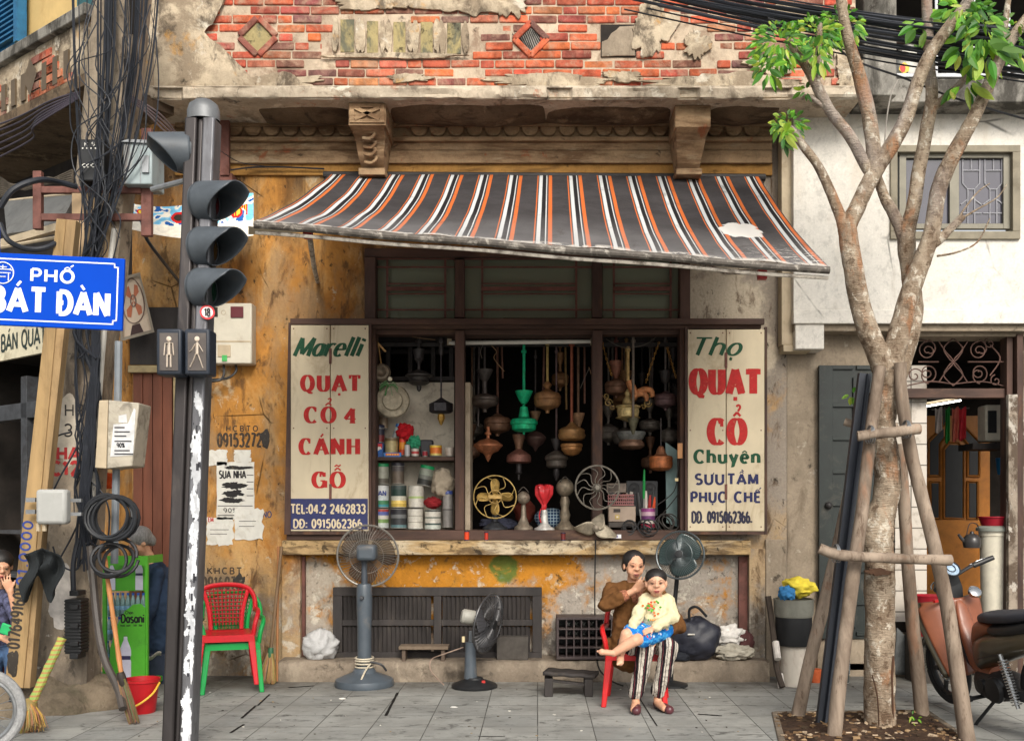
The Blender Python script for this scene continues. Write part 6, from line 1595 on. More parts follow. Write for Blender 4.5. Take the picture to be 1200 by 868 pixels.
cl = thing('black_rag', 'black cloth hooked on the yellow plank in front of the pole', 'cloth', P(50,700,7.3))
b = MB()
def rag(a, q):
    u = lerp(28, 70, a) + 6*math.sin(q*5) ; v = lerp(642 + abs(a-.5)*16, 690 + 16*math.sin(a*9), q)
    return P(u, v, 7.3 + .05*math.sin(a*16 + q*3) + .03*math.sin(q*9))
b.sheet(rag, 36, 16); b.build('cloth', mat('black_cloth', S(34,38,40), .9, var=.2, bump=.3), cl, solid=.006)
for lab, col, pts, r_ in (('pale grey plastic conduit running down the right of the utility pole', S(176,172,164), [(134,268),(126,340),(118,440),(110,560),(104,650),(112,700)], .022), ('blue grey pipe standing behind the telecom cabinet', S(120,126,132), [(139,400),(138,470),(136,560),(134,660)], .03)):
    b = MB(); b.c = col; b.tube(smooth_path([P(u, v, YP-.05) for u, v in pts], 4), r_, 8); single(b, 'conduit', M_attr, lab, 'pipe', P(*pts[-1], YP))
b = MB(); b.c = S(70,64,60); b.tube(smooth_path([P(106,640,7.6), P(113,720,7.5), P(122,770,7.4), P(138,806,7.3), P(144,830,7.2)], 5), .03, 8); single(b, 'bent_pipe', M_attr, 'dark bent pipe leaning from the pole to the pavement behind the bamboo broom', 'pipe', G(144,832))
b = MB(); b.c = S(204,80,36); b.pprism(blob(118,562,13,10,3.1,24,.25), 8.2, 8.35); single(b, 'orange_bag', M_attrm, 'orange plastic bag hanging below the telecom cabinet', 'bag', P(118,570,8.2), bev=.02)

# ================================================================ traffic light
YT = 6.3
tlx = thing('traffic_light', 'black and silver traffic light column with three hooded lamps facing right', 'traffic light', Vector((P(210,0,YT).x, YT, 0)))
bt, tp_ = Vector((P(209,0,YT).x, YT, 0)), P(237, 140, YT)
b = MB()
def col_(dx0, dx1, y0, y1):
    vs = []
    for c in (bt, tp_):
        vs += [c + Vector((dx0, y0, 0)), c + Vector((dx1, y0, 0)), c + Vector((dx1, y1, 0)), c + Vector((dx0, y1, 0))]
    b.add(vs, [(3,2,1,0),(4,5,6,7),(0,1,5,4),(1,2,6,5),(2,3,7,6),(3,0,4,7)])
col_(-.094, -.018, -.05, .10); col_(-.018, .018, -.03, .10)
b.build('dark_profile', mat('dark_profile', S(66,62,62), .4, .5, var=.2, scale=8, dirt=S(120,112,106), damt=.3, stretch=(1,1,.2)), tlx, bev=.012)
b = MB(); col_(.018, .094, -.05, .10); b.build('silver_profile', mat('worn_silver', S(112,112,116), .4, .5, var=.25, scale=10, dirt=S(58,54,52), damt=.5, dscale=8, stretch=(1,1,.2)), tlx, bev=.012)
b = MB(); 
ps_ = []
for w_, dz in ((.102,0), (.102,.06), (.09,.10), (.05,.13), (.01,.135)):
    ps_.append([tp_ + Vector((math.cos(2*PI*j/24)*w_, .025 + math.sin(2*PI*j/24)*w_*.82, dz)) for j in range(24)])
b.add([q for r_ in ps_ for q in r_], [(24*i+j, 24*i+(j+1) % 24, 24*i+24+(j+1) % 24, 24*i+24+j) for i in range(4) for j in range(24)]); b.build('cap', mat('cap_grey', S(112,114,116), .5, .4, var=.2, dirt=S(70,66,62), damt=.35), tlx)
b = MB(); b.c = S(206,208,212)
rr_ = random.Random(4)
for i in range(60):                           # paper shreds left on the column
    f = rr_.uniform(.02, .56); c = bt.lerp(tp_, f); w_ = rr_.uniform(.02,.06); h_ = rr_.uniform(.02,.14)
    if f > .57: continue
    x = rr_.uniform(.022, .09 - w_*.5)
    b.c = rr_.choice([S(206,208,212), S(196,198,202), S(214,216,218), S(176,178,182)])
    w_ = min(w_, .088 - x); b.prism([(c.x + x + w_/2 + p_*w_*.5, c.z + q_*h_*.7) for p_, q_ in blob(0, 0, 1, 1, i*1.7, 18, .7)], lambda p, q, t_: (min(max(p, c.x + .02), c.x + .092), t_, q), YT - .0515 - i*.00006, YT - .0505)
b.build('paper_shred', M_attrm, tlx)
b = MB(); b.c = S(50,50,56)
for i in range(14):
    f = rr_.uniform(.04, .56); c = bt.lerp(tp_, f); x = rr_.uniform(.03, .08)
    b.box((c.x + x, YT - .0565, c.z), (c.x + x + rr_.uniform(.004,.02), YT - .0555, c.z + rr_.uniform(.01,.06)))
b.build('shred_print', M_attr, tlx)
def visor(c, axis, r, L, mb, lens):
    """a hood: a tube cut away underneath, along axis, plus the lamp body behind"""
    ax = Vector(axis).normalized(); up = Vector((0,0,1)); sd_ = ax.cross(up)
    n = 28; m_ = 12; vs = []
    for j in range(m_ + 1):
        for i in range(n + 1):
            a = lerp(-.5*PI, 1.5*PI, i/n)
            topness = (math.sin(a) + 1)/2
            reach = L*(.26 + .74*min(1, topness*1.25)**1.1)
            d = reach*j/m_
            rr__ = r*(1 - .12*j/m_)
            vs.append(Vector(c) + ax*d + up*(math.sin(a)*rr__) + sd_*(math.cos(a)*rr__) - up*(.10*d))
    w_ = n + 1
    mb.add(vs, [(j*w_+i, j*w_+i+1, (j+1)*w_+i+1, (j+1)*w_+i) for j in range(m_) for i in range(n)])
M_hood = mat('hood_grey', S(76,82,88), .5, var=.15, scale=7, dirt=S(120,112,100), damt=.25)
AX = Vector((.86, -.5, 0)).normalized()
for k, (v, lc) in enumerate(((237,S(90,30,34)), (290,S(84,60,30)), (338,S(30,60,44)))):
    c = P(240 - k*1.5, v, YT)
    b = MB(); M_ = toward(AX); b.lathe([(.06,-.05),(.125,-.02),(.13,.0),(.12,.01)], c, 24, M_); lamp = b.build('signal_head', M_hood, tlx)
    b = MB(); visor(c, AX, .128, .30, b, None); b.build('hood', M_hood, tlx, solid=.006)
    b = MB(); b.c = lc; b.lathe([(.118,.0),(.1,.02),(.05,.035),(.001,.04)], c, 22, M_, cap=False); b.build('lens', mat('signal_lens', attr=True, rough=.2, var=.1, bump=.1, bscale=160), tlx)
AX2 = Vector((-.9, -.42, 0)).normalized()
c = P(220, 180, YT + .05); b = MB(); visor(c, AX2, .13, .24, b, None); b.build('hood', M_hood, tlx, solid=.006)
b = MB(); b.lathe([(.05,-.03),(.12,-.01),(.12,.01)], c, 22, toward(AX2)); b.build('signal_head', M_hood, tlx)
b = MB(); b.tube([P(216,212,YT), P(178,222,YT+.1)], .018, 8); b.build('side_bracket', M_steel, tlx)
for k, u0 in enumerate((183, 216)):            # two pedestrian signals
    w_ = 29.5
    b = MB(); b.pbox(u0, 385, u0+w_, 439, YT-.2, YT-.06); hb = b.build('pedestrian_signal', mat('dark_blue_housing', S(40,46,56), .45, var=.1, dirt=S(90,92,96), damt=.2), tlx, bev=.012)
    b = MB(); b.c = S(96,90,86); b.pbox(u0+4, 390, u0+w_-4, 434, YT-.206, YT-.2005); b.build('signal_glass', mat('signal_glass', attr=True, rough=.2, var=.15, bump=0, spec=.6), tlx)
    b = MB(); b.c = S(206,192,176); uc = u0 + w_/2
    q = YT - .209
    def limb(p0, p1, r_): b.tube([P(uc+p0[0], p0[1], q), P(uc+p1[0], p1[1], q)], r_*YT/F, 8, sq=.3)
    b.ball(P(uc, 397, q), 3*YT/F, .006, 3*YT/F)
    if k == 0:
        limb((0,401),(0,416),3.6); limb((-4.4,402),(-5.6,416),1.4); limb((4.4,402),(5.6,416),1.4); limb((-2,415),(-2.2,430),1.9); limb((2,415),(2.2,430),1.9); limb((-4.4,402),(4.4,402),1.6)
    else:
        limb((0,401),(0,415),3.2); limb((-2,403),(-6,410),1.4); limb((-6,410),(-9,412),1.2); limb((2,403),(7,412),1.4); limb((-1,414),(-4,422),1.9); limb((-4,422),(-8,430),1.7); limb((1,414),(4,422),1.9); limb((4,422),(7,431),1.7)
    b.build('walk_figure' if k else 'stand_figure', M_attrm, tlx)
b = MB(); b.c = S(206,40,48); b.lathe([(.045,0),(.045,.004)], P(243,366,YT-.06), 20, toward((.3,-1,0))); b.c = S(230,224,222); b.lathe([(.034,.0045),(.034,.006)], P(243,366,YT-.06), 20, toward((.3,-1,0)))
b.build('round_sticker', M_attr, tlx)
b = MB(); b.c = S(40,36,36); text(b, '18', P(239.6,370,YT-.072), EX, EZ, .045, width=.035, thick=.2); b.build('sticker_number', M_attr, tlx)
# ================================================================ street name sign
YG = 5.15
sg = thing('street_sign', 'bright blue street name plate reading PHỐ BÁT ĐÀN with a white border', 'sign', Vector((P(-70,0,YG+.2).x, YG+.25, 0)))
M_sb = mat('blue_enamel', S(0,66,182), .65, var=.04, scale=3, bump=.0, spec=.1, dirt=S(20,60,150), damt=.1)
M_sw = mat('white_enamel', S(226,228,230), .4, var=.05, bump=0, dirt=S(150,150,150), damt=.15)
tl_, tr__, br_, bl_ = P(-42,294,YG), P(145,303,YG+.05), P(141,383,YG+.05), P(-44,379,YG)
ex = (tr__ - tl_).normalized(); ez = Vector((0,0,1)) - ex*ex.z; ez.normalize(); nn = ex.cross(ez)
W_s, H_s = (tr__ - tl_).length, (tl_ - bl_).length
def SB(a, c, d=0): return bl_ + ex*(a*W_s) + ez*(c*H_s) + nn*d
b = MB(); vs = [SB(0,0,0), SB(1,0,0), SB(1,1,0), SB(0,1,0)]; b.add(vs + [v - nn*.02 for v in vs], [(0,1,2,3),(7,6,5,4),(0,4,5,1),(1,5,6,2),(2,6,7,3),(3,7,4,0)]); b.build('plate', M_sb, sg, bev=.004)
b = MB()
iw, ih, ck_ = .955, .9, .03
def line(p, q_, w_=.008):
    a, c = SB(*p, .0012), SB(*q_, .0012); d = (c-a).normalized(); s_ = nn.cross(d)*w_/2; e_ = d*w_/2
    b.add([a-s_-e_, c-s_+e_, c+s_+e_, a+s_-e_], [(0,1,2,3)])
x0, x1, y0, y1 = .03, .962, .08, .92; kx, ky = .022, .05
for p, q_ in (((x0+kx,y1),(x1-kx,y1)), ((x0+kx,y0),(x1-kx,y0)), ((x0,y0+ky),(x0,y1-ky)), ((x1,y0+ky),(x1,y1-ky)), ((x1-kx,y1),(x1-kx,y1-ky)), ((x1-kx,y1-ky),(x1,y1-ky)), ((x1-kx,y0),(x1-kx,y0+ky)), ((x1-kx,y0+ky),(x1,y0+ky))): line(p, q_, .007)
b.build('border', M_sw, sg)
for s_, u, v, w_, h_, th in (('PHỐ', 34, 328, 49, 14, .26), ('BÁT', -12, 363, 62, 27, .26), ('ĐÀN', 65, 366, 58, 26, .26)):
    b = MB(); o = P(u, v, YG); d = (o - bl_); a = d.dot(ex)/W_s; c = d.dot(ez)/H_s
    text(b, s_, SB(a, c, .001), ex, ez, h_*YG/F, width=w_*YG/F, thick=th*.98, thin=th*.8, ls=.26); b.build('lettering', M_sw, sg)
b = MB(); o = P(2, 319, YG); d = o - bl_; a_, c_ = d.dot(ex), d.dot(ez)
cc = bl_ + ex*a_ + ez*c_ + nn*.0015
Me = Matrix((ex, ez, nn)).transposed(); b.ring(cc, .055, .0035, Me, 32, 4)
for p, q_ in (((-.03,-.04),(-.03,.0)), ((.03,-.04),(.03,.0)), ((-.04,.0),(.04,.0)), ((-.036,.018),(.036,.018)), ((-.044,.012),(-.036,.024)), ((.044,.012),(.036,.024)), ((0,.018),(0,.04)), ((-.02,.03),(.02,.03)), ((-.016,-.02),(.016,-.02))):
    b.tube([cc + ex*p[0] + ez*p[1], cc + ex*q_[0] + ez*q_[1]], .003, 4)
b.build('emblem', M_sw, sg)
pxx = P(-62,0,YG+.1).x
b = MB(); b.tube([(pxx, YG+.12, 0), (pxx, YG+.12, 3.3)], .045, 14); b.tube([(pxx, YG+.12, 2.86), SB(.3,.8,-.03)], .02, 8); b.tube([(pxx, YG+.12, 2.62), SB(.3,.2,-.03)], .02, 8); b.build('post', M_steel, sg)
b = MB(); q0 = P(3,268,YG+.14); q1 = P(0,306,YG+.14); b.box((pxx+.02, YG+.10, q1.z), (q0.x, YG+.12, q0.z)); b.build('cross_plate', M_sb, sg, bev=.003)
b = MB(); b.box((pxx+.03, YG+.097, q0.z-.025), (q0.x-.01, YG+.0995, q0.z-.018)); b.build('cross_border', M_sw, sg)

# ================================================================ drinks stand and things by the pole
YF_ = 8.6
ds = thing('drink_stand', 'bright green drinks stand printed with water bottles behind the bamboo broom', 'drinks stand', G(150, 812))
b = MB(); b.c = S(84,170,50)
b.pbox(170, 651, 173, 806, YF_, YF_+.03); b.pbox(170, 651, 172, 660, YF_+.03, YF_+.4); b.pbox(122, 651, 170, 662, YF_, YF_+.02); b.pbox(120, 651, 124, 806, YF_, YF_+.03); b.pbox(120, 651, 123, 806, YF_+.3, YF_+.33); b.pbox(169, 651, 172, 806, YF_+.3, YF_+.33)
b.pbox(124, 800, 170, 806, YF_, YF_+.4)
b.build('frame', mat('green_board', S(84,170,50), .45, var=.08, dirt=S(70,120,50), damt=.25, dscale=9), ds)
b = MB(); pts = [(127,806),(129,760),(136,735),(146,716),(156,708),(165,707),(170,712),(170,806)]; b.pprism(pts, YF_-.012, YF_-.001); b.build('front_card', MATS['green_board'], ds)
b = MB(); b.pbox(124, 662, 170, 692, YF_+.18, YF_+.2); b.build('header_card', MATS['green_board'], ds)
b = MB(); put(b, 'Dasani', 142, 729, 27, 9.5, YF_-.0125, S(24,26,26), thick=.2, ls=.16); put(b, 'Chon', 147, 719, 9, 3.5, YF_-.0125, S(30,34,30), thick=.18); put(b, 'nuoc uong tinh khiet', 141, 733.5, 28, 2.6, YF_-.0125, S(40,60,34), thick=.2)
b.build('lettering', M_attr, ds)
def bottle_flat(mb, u, v0, v1, r, Y, c1=S(206,204,220)):
    mb.c = c1; h = v1 - v0
    prof = [(r*.3,v0), (r*.34,v0+h*.08), (r*.9,v0+h*.25), (r,v0+h*.3), (r,v0+h*.4), (r*.86,v0+h*.46), (r,v0+h*.55), (r,v1)]
    mb.pprism([(u-p[0], p[1]) for p in prof] + [(u+p[0], p[1]) for p in prof[::-1]], Y-.003, Y)
    mb.c = S(60,56,90); mb.pbox(u-r*.9, v0+h*.42, u+r*.9, v0+h*.5, Y-.0045, Y-.0035); mb.c = S(90,150,60); mb.pbox(u-r*.3, v0-1.5, u+r*.3, v0+.5, Y-.004, Y)
b = MB(); bottle_flat(b, 147, 745, 800, 6.5, YF_-.0125); b.build('printed_bottle', M_attr, ds)
b = MB(); bottle_flat(b, 163, 657, 691, 4.4, YF_+.176); bottle_flat(b, 131, 660, 691, 4, YF_+.176); b.build('printed_bottle', M_attr, ds)
M_water = mat('water_bottle', S(120,150,150), .15, var=.3, scale=30, bump=.1, spec=.6)
k_ = 0
for row_, (v0, v1) in enumerate(((694,722), (722,750), (750,780))):
    for i in range(8 if row_ == 0 else 4):
        u = 126 + i*6 + (2 if row_ % 2 else 0); k = (YF_+.12)/F
        b = MB(); b.m = 0; plathe(b, [(.5,v0+1), (1.3,v0+2), (1.3,v0+4), (2.7,v0+9), (2.8,v0+14), (2.5,v0+16), (2.8,v0+18), (2.8,v1-1), (2.4,v1)], u, YF_+.12, 12)
        w0 = len(b.v); b.m = 1; b.lathe([(1.5*k,0),(1.5*k,.02)], P(u, v0+3, YF_+.12), 10); b.m = 2; b.lathe([(2.95*k,0),(2.95*k,.035)], P(u, v0+20, YF_+.12), 12, cap=False)
        single(b, 'water_bottle', [M_water, mat('blue_cap', S(40,90,180), .4, bump=0), mat('bottle_label', S(120,160,190), .4, var=.3, scale=40, bump=0)], 'clear water bottle with a blue cap racked inside the green drinks stand', 'bottle', P(u, v1, YF_+.12), 'water bottles racked in the green stand')
bk2 = thing('red_bucket', 'red plastic bucket with a yellow handle on the pavement by the steel column', 'bucket', G(166,837))
c = G(166,834); k = c.y/F
b = MB(); b.lathe([(15*k,0),(15.5*k,.01),(19.6*k,.235),(21*k,.24),(21*k,.262),(19.4*k,.262),(19*k,.24),(14.5*k,.012),(.001,.012)], c, 32, cap=False); b.build('pail', mat('red_plastic_pail', S(176,26,34), .35, var=.1, dirt=S(110,60,56), damt=.2), bk2)
b = MB(); b.tube(smooth_path([c + Vector((-20*k,0,.23)), c + Vector((-17*k,-.12,.12)), c + Vector((0,-.17,.075)), c + Vector((17*k,-.10,.15)), c + Vector((21*k,0,.23))], 6), .008, 8); b.build('handle', mat('yellow_handle', S(222,176,60), .4, var=.1), bk2)
def broom(label, name, top, neck, foot, r_, hcol, bcol, wide, wrap=None, seed=1, handle_mat=None):
    t_ = thing(name, label, 'broom', foot)
    b = MB(); b.c = hcol; n = 14
    b.tube([top.lerp(neck, i/n) for i in range(n+1)], [r_*(1 + (.16 if i % 3 == 0 else 0)) for i in range(n+1)], 10); b.build('handle', handle_mat or M_attr, t_)
    rn = random.Random(seed); b = MB(); ax = (foot - neck); L = ax.length; ax.normalize(); sd_ = ax.cross(Vector((0,1,0))).normalized(); bk__ = ax.cross(sd_)
    for i in range(120):
        a = rn.uniform(-1,1); q = rn.uniform(-1,1)
        p0 = neck + sd_*(a*r_*1.4) + bk__*(q*r_*1.2); p1 = neck + ax*(L*rn.uniform(.86,1.0)) + sd_*(a*wide) + bk__*(q*wide*.45)
        b.c = tuple(x*rn.uniform(.6,1.25) for x in bcol); b.tube([p0, p0.lerp(p1,.5) + sd_*(a*wide*.12), p1], [.006,.005,.002], 4)
    b.build('bristles', M_attrm, t_)
    b = MB(); b.c = wrap or S(60,52,44); b.lathe([(r_*1.5,-.05),(r_*1.8,-.03),(r_*1.8,.03),(r_*1.5,.05)], neck, 14, toward(ax)); b.build('binding', M_attr, t_)
    return t_
t = NT('spiral_tape'); sx_ = t.n('ShaderNodeTexWave'); t.put(sx_.inputs['Vector'], t.mapv(t.obj, (1,1,1))); sx_.wave_type = 'BANDS'; sx_.bands_direction = 'Z'; sx_.inputs['Scale'].default_value = 10; sx_.inputs['Distortion'].default_value = 0
t.fin(t.mix(t.step(sx_.outputs[1], .62, .72), t.mix(t.step(t.noise(9),.4,.6), S(166,176,84), S(136,166,84)), S(176,124,76)), .6)
broom('short broom with a green and orange taped handle leaning on the pole footing', 'grass_broom', P(73,747,7.25), P(35,828,7.1), Vector((P(36,0,6.95).x-.02, 6.98, .0)) + Vector((0,0,.005)), .028, S(190,196,80), S(170,136,90), .12, S(140,120,70), 3, t.mat)
broom('bamboo handled broom leaning between the pole and the red bucket', 'bamboo_broom', P(118,622,7.6), P(143,795,7.25), G(158,848), .017, S(178,120,70), S(120,100,80), .04, S(50,44,40), 5)
broom('old straw broom with a green band standing against the left end of the plinth', 'straw_broom', P(330,640,9.2), P(317,765,8.98), P(313,801,8.95), .014, S(110,86,60), S(150,126,90), .07, S(50,100,70), 8)
b = MB(); b.c = S(150,100,56); b.tube([P(326,640,9.25), P(324.5,798,9.02)], .012, 8); single(b, 'bamboo_stick', M_attr, 'thin brown bamboo stick leaning at the left pilaster', 'stick', P(324.5,798,9.02))
# low dark crate behind the bucket
b = MB(); b.c = S(50,56,70); b.pbox(172, 766, 198, 806, 9.0, 9.3); single(b, 'dark_carton', M_attrm, 'dark blue carton on the ground behind the steel column', 'carton', P(185,806,9.0), bev=.01)
b = MB(); b.c = S(186,180,170)
b.sheet(lambda a, q: P(lerp(172,189,a), lerp(768,764,a) + 8*q + 2*math.sin(a*6), 8.95 + .1*q), 8, 4); single(b, 'crumpled_paper', M_attrm, 'crumpled pale paper on the dark blue carton', 'paper', P(180,772,8.95), solid=.004)
# bicycle at the lower left edge
bc = thing('bicycle', 'bicycle whose silver front wheel juts in at the lower left corner', 'bicycle', Vector((-3.55, 6.3, 0)))
Mw = toward((.35, -1, 0)); wc = Vector((P(-26,0,6.35).x, 6.35, .28)); xb_ = Mw @ Vector((1,0,0))
b = MB(); b.ring(wc, .25, .03, Mw, 48, 10); b.build('tyre', mat('grey_tyre', S(150,150,150), .8, var=.2, scale=40, bump=.5, bscale=60), bc)
b = MB(); b.ring(wc, .215, .016, Mw, 48, 8); b.build('rim', M_steel, bc)
b = MB()
for i in range(20): a = 2*PI*i/20; b.tube([wc, wc + Mw @ Vector((math.cos(a)*.215, math.sin(a)*.215, 0))], .0022, 4)
b.lathe([(.02,-.05),(.03,-.03),(.03,.03),(.02,.05)], wc, 12, Mw); b.build('spokes', M_steel, bc)
b = MB()
dirx = Vector((-.94,-.33,0))
b.tube([wc + Vector((0,0,0)), wc + dirx*.12 + Vector((0,0,.5)), wc + dirx*.16 + Vector((0,0,.62))], .016, 8); b.tube([wc + dirx*.13 + Vector((0,0,.48)), wc + dirx*.6 + Vector((0,0,.05)), wc + dirx*.7 + Vector((0,0,.5))], .018, 8)
b.tube([wc + dirx*.14 + Vector((0,0,.52)), wc + dirx*.68 + Vector((0,0,.45))], .016, 8); b.tube([wc + dirx*.14 + Vector((-.1,-.24,.66)), wc + dirx*.14 + Vector((.1,.24,.66))], .012, 8)
b.tube([wc + dirx*.6 + Vector((0,0,.05)), wc + dirx*.98], .014, 8); b.tube([wc + dirx*.69 + Vector((0,0,.48)), wc + dirx*.98], .012, 8)
b.build('bike_frame', M_blackiron, bc)
b = MB(); b.ring(wc + dirx*.98, .25, .028, Mw, 40, 8); b.build('rear_tyre', MATS['grey_tyre'], bc)
b = MB(); b.ball(wc + dirx*.72 + Vector((0,0,.52)), .12, .08, .03); b.build('saddle', M_black, bc)

# ================================================================ things along the shop front
def chair(label, loc, rz, colr, name='plastic_chair', z=0, group=None, arms=True):
    """moulded plastic armchair; faces -Y in its own space"""
    t_ = thing(name, label, 'chair', Vector(loc) + Vector((0,0,z)), group); t_.rotation_euler = (0, 0, R(rz))
    M_ = mat('chair_' + label.split()[0], colr, .35, var=.08, scale=5, bump=.03, dirt=tuple(x*.4 for x in colr), damt=.2)
    b = MB()
    def seat(a, c): return ((a-.5)*.44*(1-.08*c), -.21 + .42*c, .43 - .025*math.sin(PI*a)*math.sin(PI*c)**.5 - (.02 if c < .06 else 0))
    b.sheet(seat, 14, 12); b.box((-.22,-.215,.375), (.22,-.20,.425)); b.build('seat', M_, t_, local=True, solid=.012)
    for sx in (-1, 1):
        for sy in (-1, 1):
            b = MB(); xt, yt = sx*.20, -.19 if sy < 0 else .19; xf, yf = sx*.245, -.235 if sy < 0 else .255
            b.add([(xt-.03,yt-.02,.42),(xt+.03,yt-.02,.42),(xt+.03,yt+.02,.42),(xt-.03,yt+.02,.42),(xf-.02,yf-.015,0),(xf+.02,yf-.015,0),(xf+.02,yf+.015,0),(xf-.02,yf+.015,0)], [(0,1,2,3),(7,6,5,4),(0,4,5,1),(1,5,6,2),(2,6,7,3),(3,7,4,0)])
            b.build('leg', M_, t_, local=True, bev=.008)
    b = MB()
    arc = [(-.25,.16,.60), (-.24,.24,.72), (-.17,.285,.80), (0,.30,.825), (.17,.285,.80), (.24,.24,.72), (.25,.16,.60)]
    b.tube(smooth_path(arc, 6), .021, 10, sq=1.3)
    b.tube(smooth_path([(-.13,.2,.43), (-.145,.245,.6), (-.19,.28,.78)], 5), .018, 8); b.tube(smooth_path([(.13,.2,.43), (.145,.245,.6), (.19,.28,.78)], 5), .018, 8)
    b.build('back_frame', M_, t_, local=True)
    b = MB()
    for i in range(9):
        x = -.12 + .03*i; b.tube([(x*.95,.215,.47), (x,.25,.6), (x*1.2,.285,.79)], .006, 5)
    for i in range(9):
        z_ = .50 + i*.034; y = lerp(.222,.284,(z_-.47)/.32); w_ = lerp(.13,.17,(z_-.47)/.32); b.tube([(-w_,y,z_), (w_,y,z_)], .006, 5)
    b.build('back_lattice', mat('chair_lattice_' + label.split()[0], tuple(x*.6 for x in colr), .45, var=.05, bump=0), t_, local=True)
    if arms:
        for sx in (-1, 1):
            b = MB(); b.tube(smooth_path([(sx*.25,.17,.61), (sx*.265,0,.615), (sx*.26,-.15,.60), (sx*.235,-.2,.52), (sx*.22,-.19,.42)], 6), .02, 8, sq=1.2); b.build('armrest', M_, t_, local=True)
    return t_
cg = G(264, 806); cg.y = 8.7; cg.x = P(266,0,8.7).x
chair('green plastic armchair underneath the stacked red one', cg + Vector((.03,.04,0)), 18, S(20,150,72), name='green_plastic_chair')
chair('red plastic armchair stacked on the green one by the ochre wall', cg + Vector((-.0,-.02,0)), 18, S(190,30,40), name='red_plastic_chair', z=.075)
def disc_fan(parent, c, axis, r, cage_mat, blade_mat, depth=.12, nsp=44, blades=3, hub=None, rim=.006, wires=.0016, wide=1.0):
    M_ = toward(axis); c = Vector(c)
    b = MB()
    b.ring(c, r, rim, M_, 56, 6)
    for sgn in (1, -1):
        for i in range(nsp):
            a = 2*PI*i/nsp; pts = []
            for f in (.16, .4, .7, .92, 1): pts.append(c + M_ @ Vector((math.cos(a + .25*f)*r*f, math.sin(a + .25*f)*r*f, sgn*depth*.5*(1 - f**3)**.6 if f < 1 else 0)))
            b.tube(pts, wires, 4)
        for f in (.16, .55): b.ring(c + M_ @ Vector((0,0,sgn*depth*.5*(1-f**3)**.6)), r*f, wires*1.4, M_, 40, 4)
    b.build('cage', cage_mat, parent)
    for k in range(blades):
        b = MB(); a0 = 2*PI*k/blades + .6
        def bl(p, q):
            f = lerp(.12, .9, p); w = wide*(.62 + .45*math.sin(PI*min(1,p*.9))) ; a = a0 + (q-.5)*w*(1.5 - .5*p) + .25*p
            return c + M_ @ Vector((math.cos(a)*r*f, math.sin(a)*r*f, (q-.5)*.07))
        b.sheet(bl, 12, 8); b.build('blade', blade_mat, parent, solid=.002)
    b = MB(); b.lathe([(.001,.075),(r*.15,.072),(r*.17,.055),(r*.17,.03),(r*.12,.0),(r*.12,-.04)], c, 20, M_); b.build('hub', hub or M_black, parent)
M_fang = mat('fan_slate', S(74,82,90), .4, var=.12, scale=6, dirt=S(130,120,108), damt=.25)
M_smoke = glass_mat('smoky_blade', S(200,192,184), .82, .15)
sf = thing('standing_fan', 'tall slate grey standing fan with a round wire cage before the window ledge', 'fan', G(427,804))
c = G(427, 803); k = c.y/F; YS_ = c.y
b = MB(); b.lathe([(.001,0),(.26,0),(.265,.02),(.255,.06),(.20,.085),(.11,.12),(.085,.16),(.001,.16)], c, 36); b.build('base', M_fang, sf, ang=28)
b = MB(); prof = [(8,786),(8.2,760),(8.2,735),(9.2,715),(9.4,700),(9,688),(7.6,684),(4.6,683)]
b.lathe([(r_*k*1.0, (CY-v)*k+H) for r_, v in prof], (c.x, c.y, 0), 16); b.build('column', M_fang, sf, ang=25)
b = MB(); b.c = S(60,66,74); b.lathe([(4*k, (CY-686)*k+H), (3.4*k,(CY-670)*k+H), (3.6*k,(CY-660)*k+H), (4.4*k,(CY-655)*k+H)], (c.x, c.y, 0), 12)
b.build('neck', M_attr, sf)
b = MB(); b.c = S(60,74,84); b.pbox(417, 638, 440, 657, YS_-.12, YS_+.04); b.build('motor_cover', M_fang, sf, bev=.03)
b = MB(); b.c = S(60,62,66); b.lathe([(.001,.03),(.016,.028),(.02,0)], P(424,700,YS_-.075), 12, toward((0,-1,0))); b.build('knob', M_attr, sf)
disc_fan(sf, P(431,651,YS_+.05), (0,1,.05), 36*k, mat('cage_wire', S(120,116,110), .4, .3, var=.1, bump=0), M_smoke, .14, 56, 3, M_fang, .010, .0016, 1.3)
b = MB(); b.c = S(190,180,160)
for z_ in (.17, .20, .225, .25): b.ring(c + Vector((0,0,z_)), .079, .008, rot('X', random.uniform(-6,6)), 24, 6)
b.tube(smooth_path([c + Vector((.06,-.06,.2)), c + Vector((.03,-.13,.15)), c + Vector((.0,-.2,.07))], 4), .008, 6)
b.c = S(54,54,56); b.tube(smooth_path([c + Vector((.06,-.05,.22)), c + Vector((.16,-.07,.2)), c + Vector((.2,-.03,.14))], 4), .011, 6); b.build('wound_flex', M_attr, sf)
tf = thing('table_fan', 'small dark pedestal fan with a pale motor seen edge on before the black shutter', 'fan', G(555,806))
c = G(556, 805); k = c.y/F
b = MB(); b.lathe([(.001,0),(.2,0),(.205,.02),(.19,.035),(.08,.075),(.07,.09),(.001,.09)], c, 28); b.build('base', M_black, tf)
b = MB(); b.lathe([(.058,.08),(.052,.2),(.046,.40),(.001,.41)], c + Vector((-.035,0,0)), 16); b.build('column', M_fang, tf, ang=25)
b = MB(); b.c = S(90,94,98); b.tube([c + Vector((-.035,0,.40)), c + Vector((-.03,0,.50))], .02, 8); b.build('neck', M_attr, tf)
b = MB(); b.lathe([(.001,-.09),(.05,-.088),(.065,-.07),(.066,.02),(.055,.05),(.001,.05)], P(552,723,c.y), 18, toward((.86,.2,-.16))); b.build('motor', mat('pale_motor', S(160,158,150), .5, var=.1, dirt=S(100,92,80), damt=.3), tf)
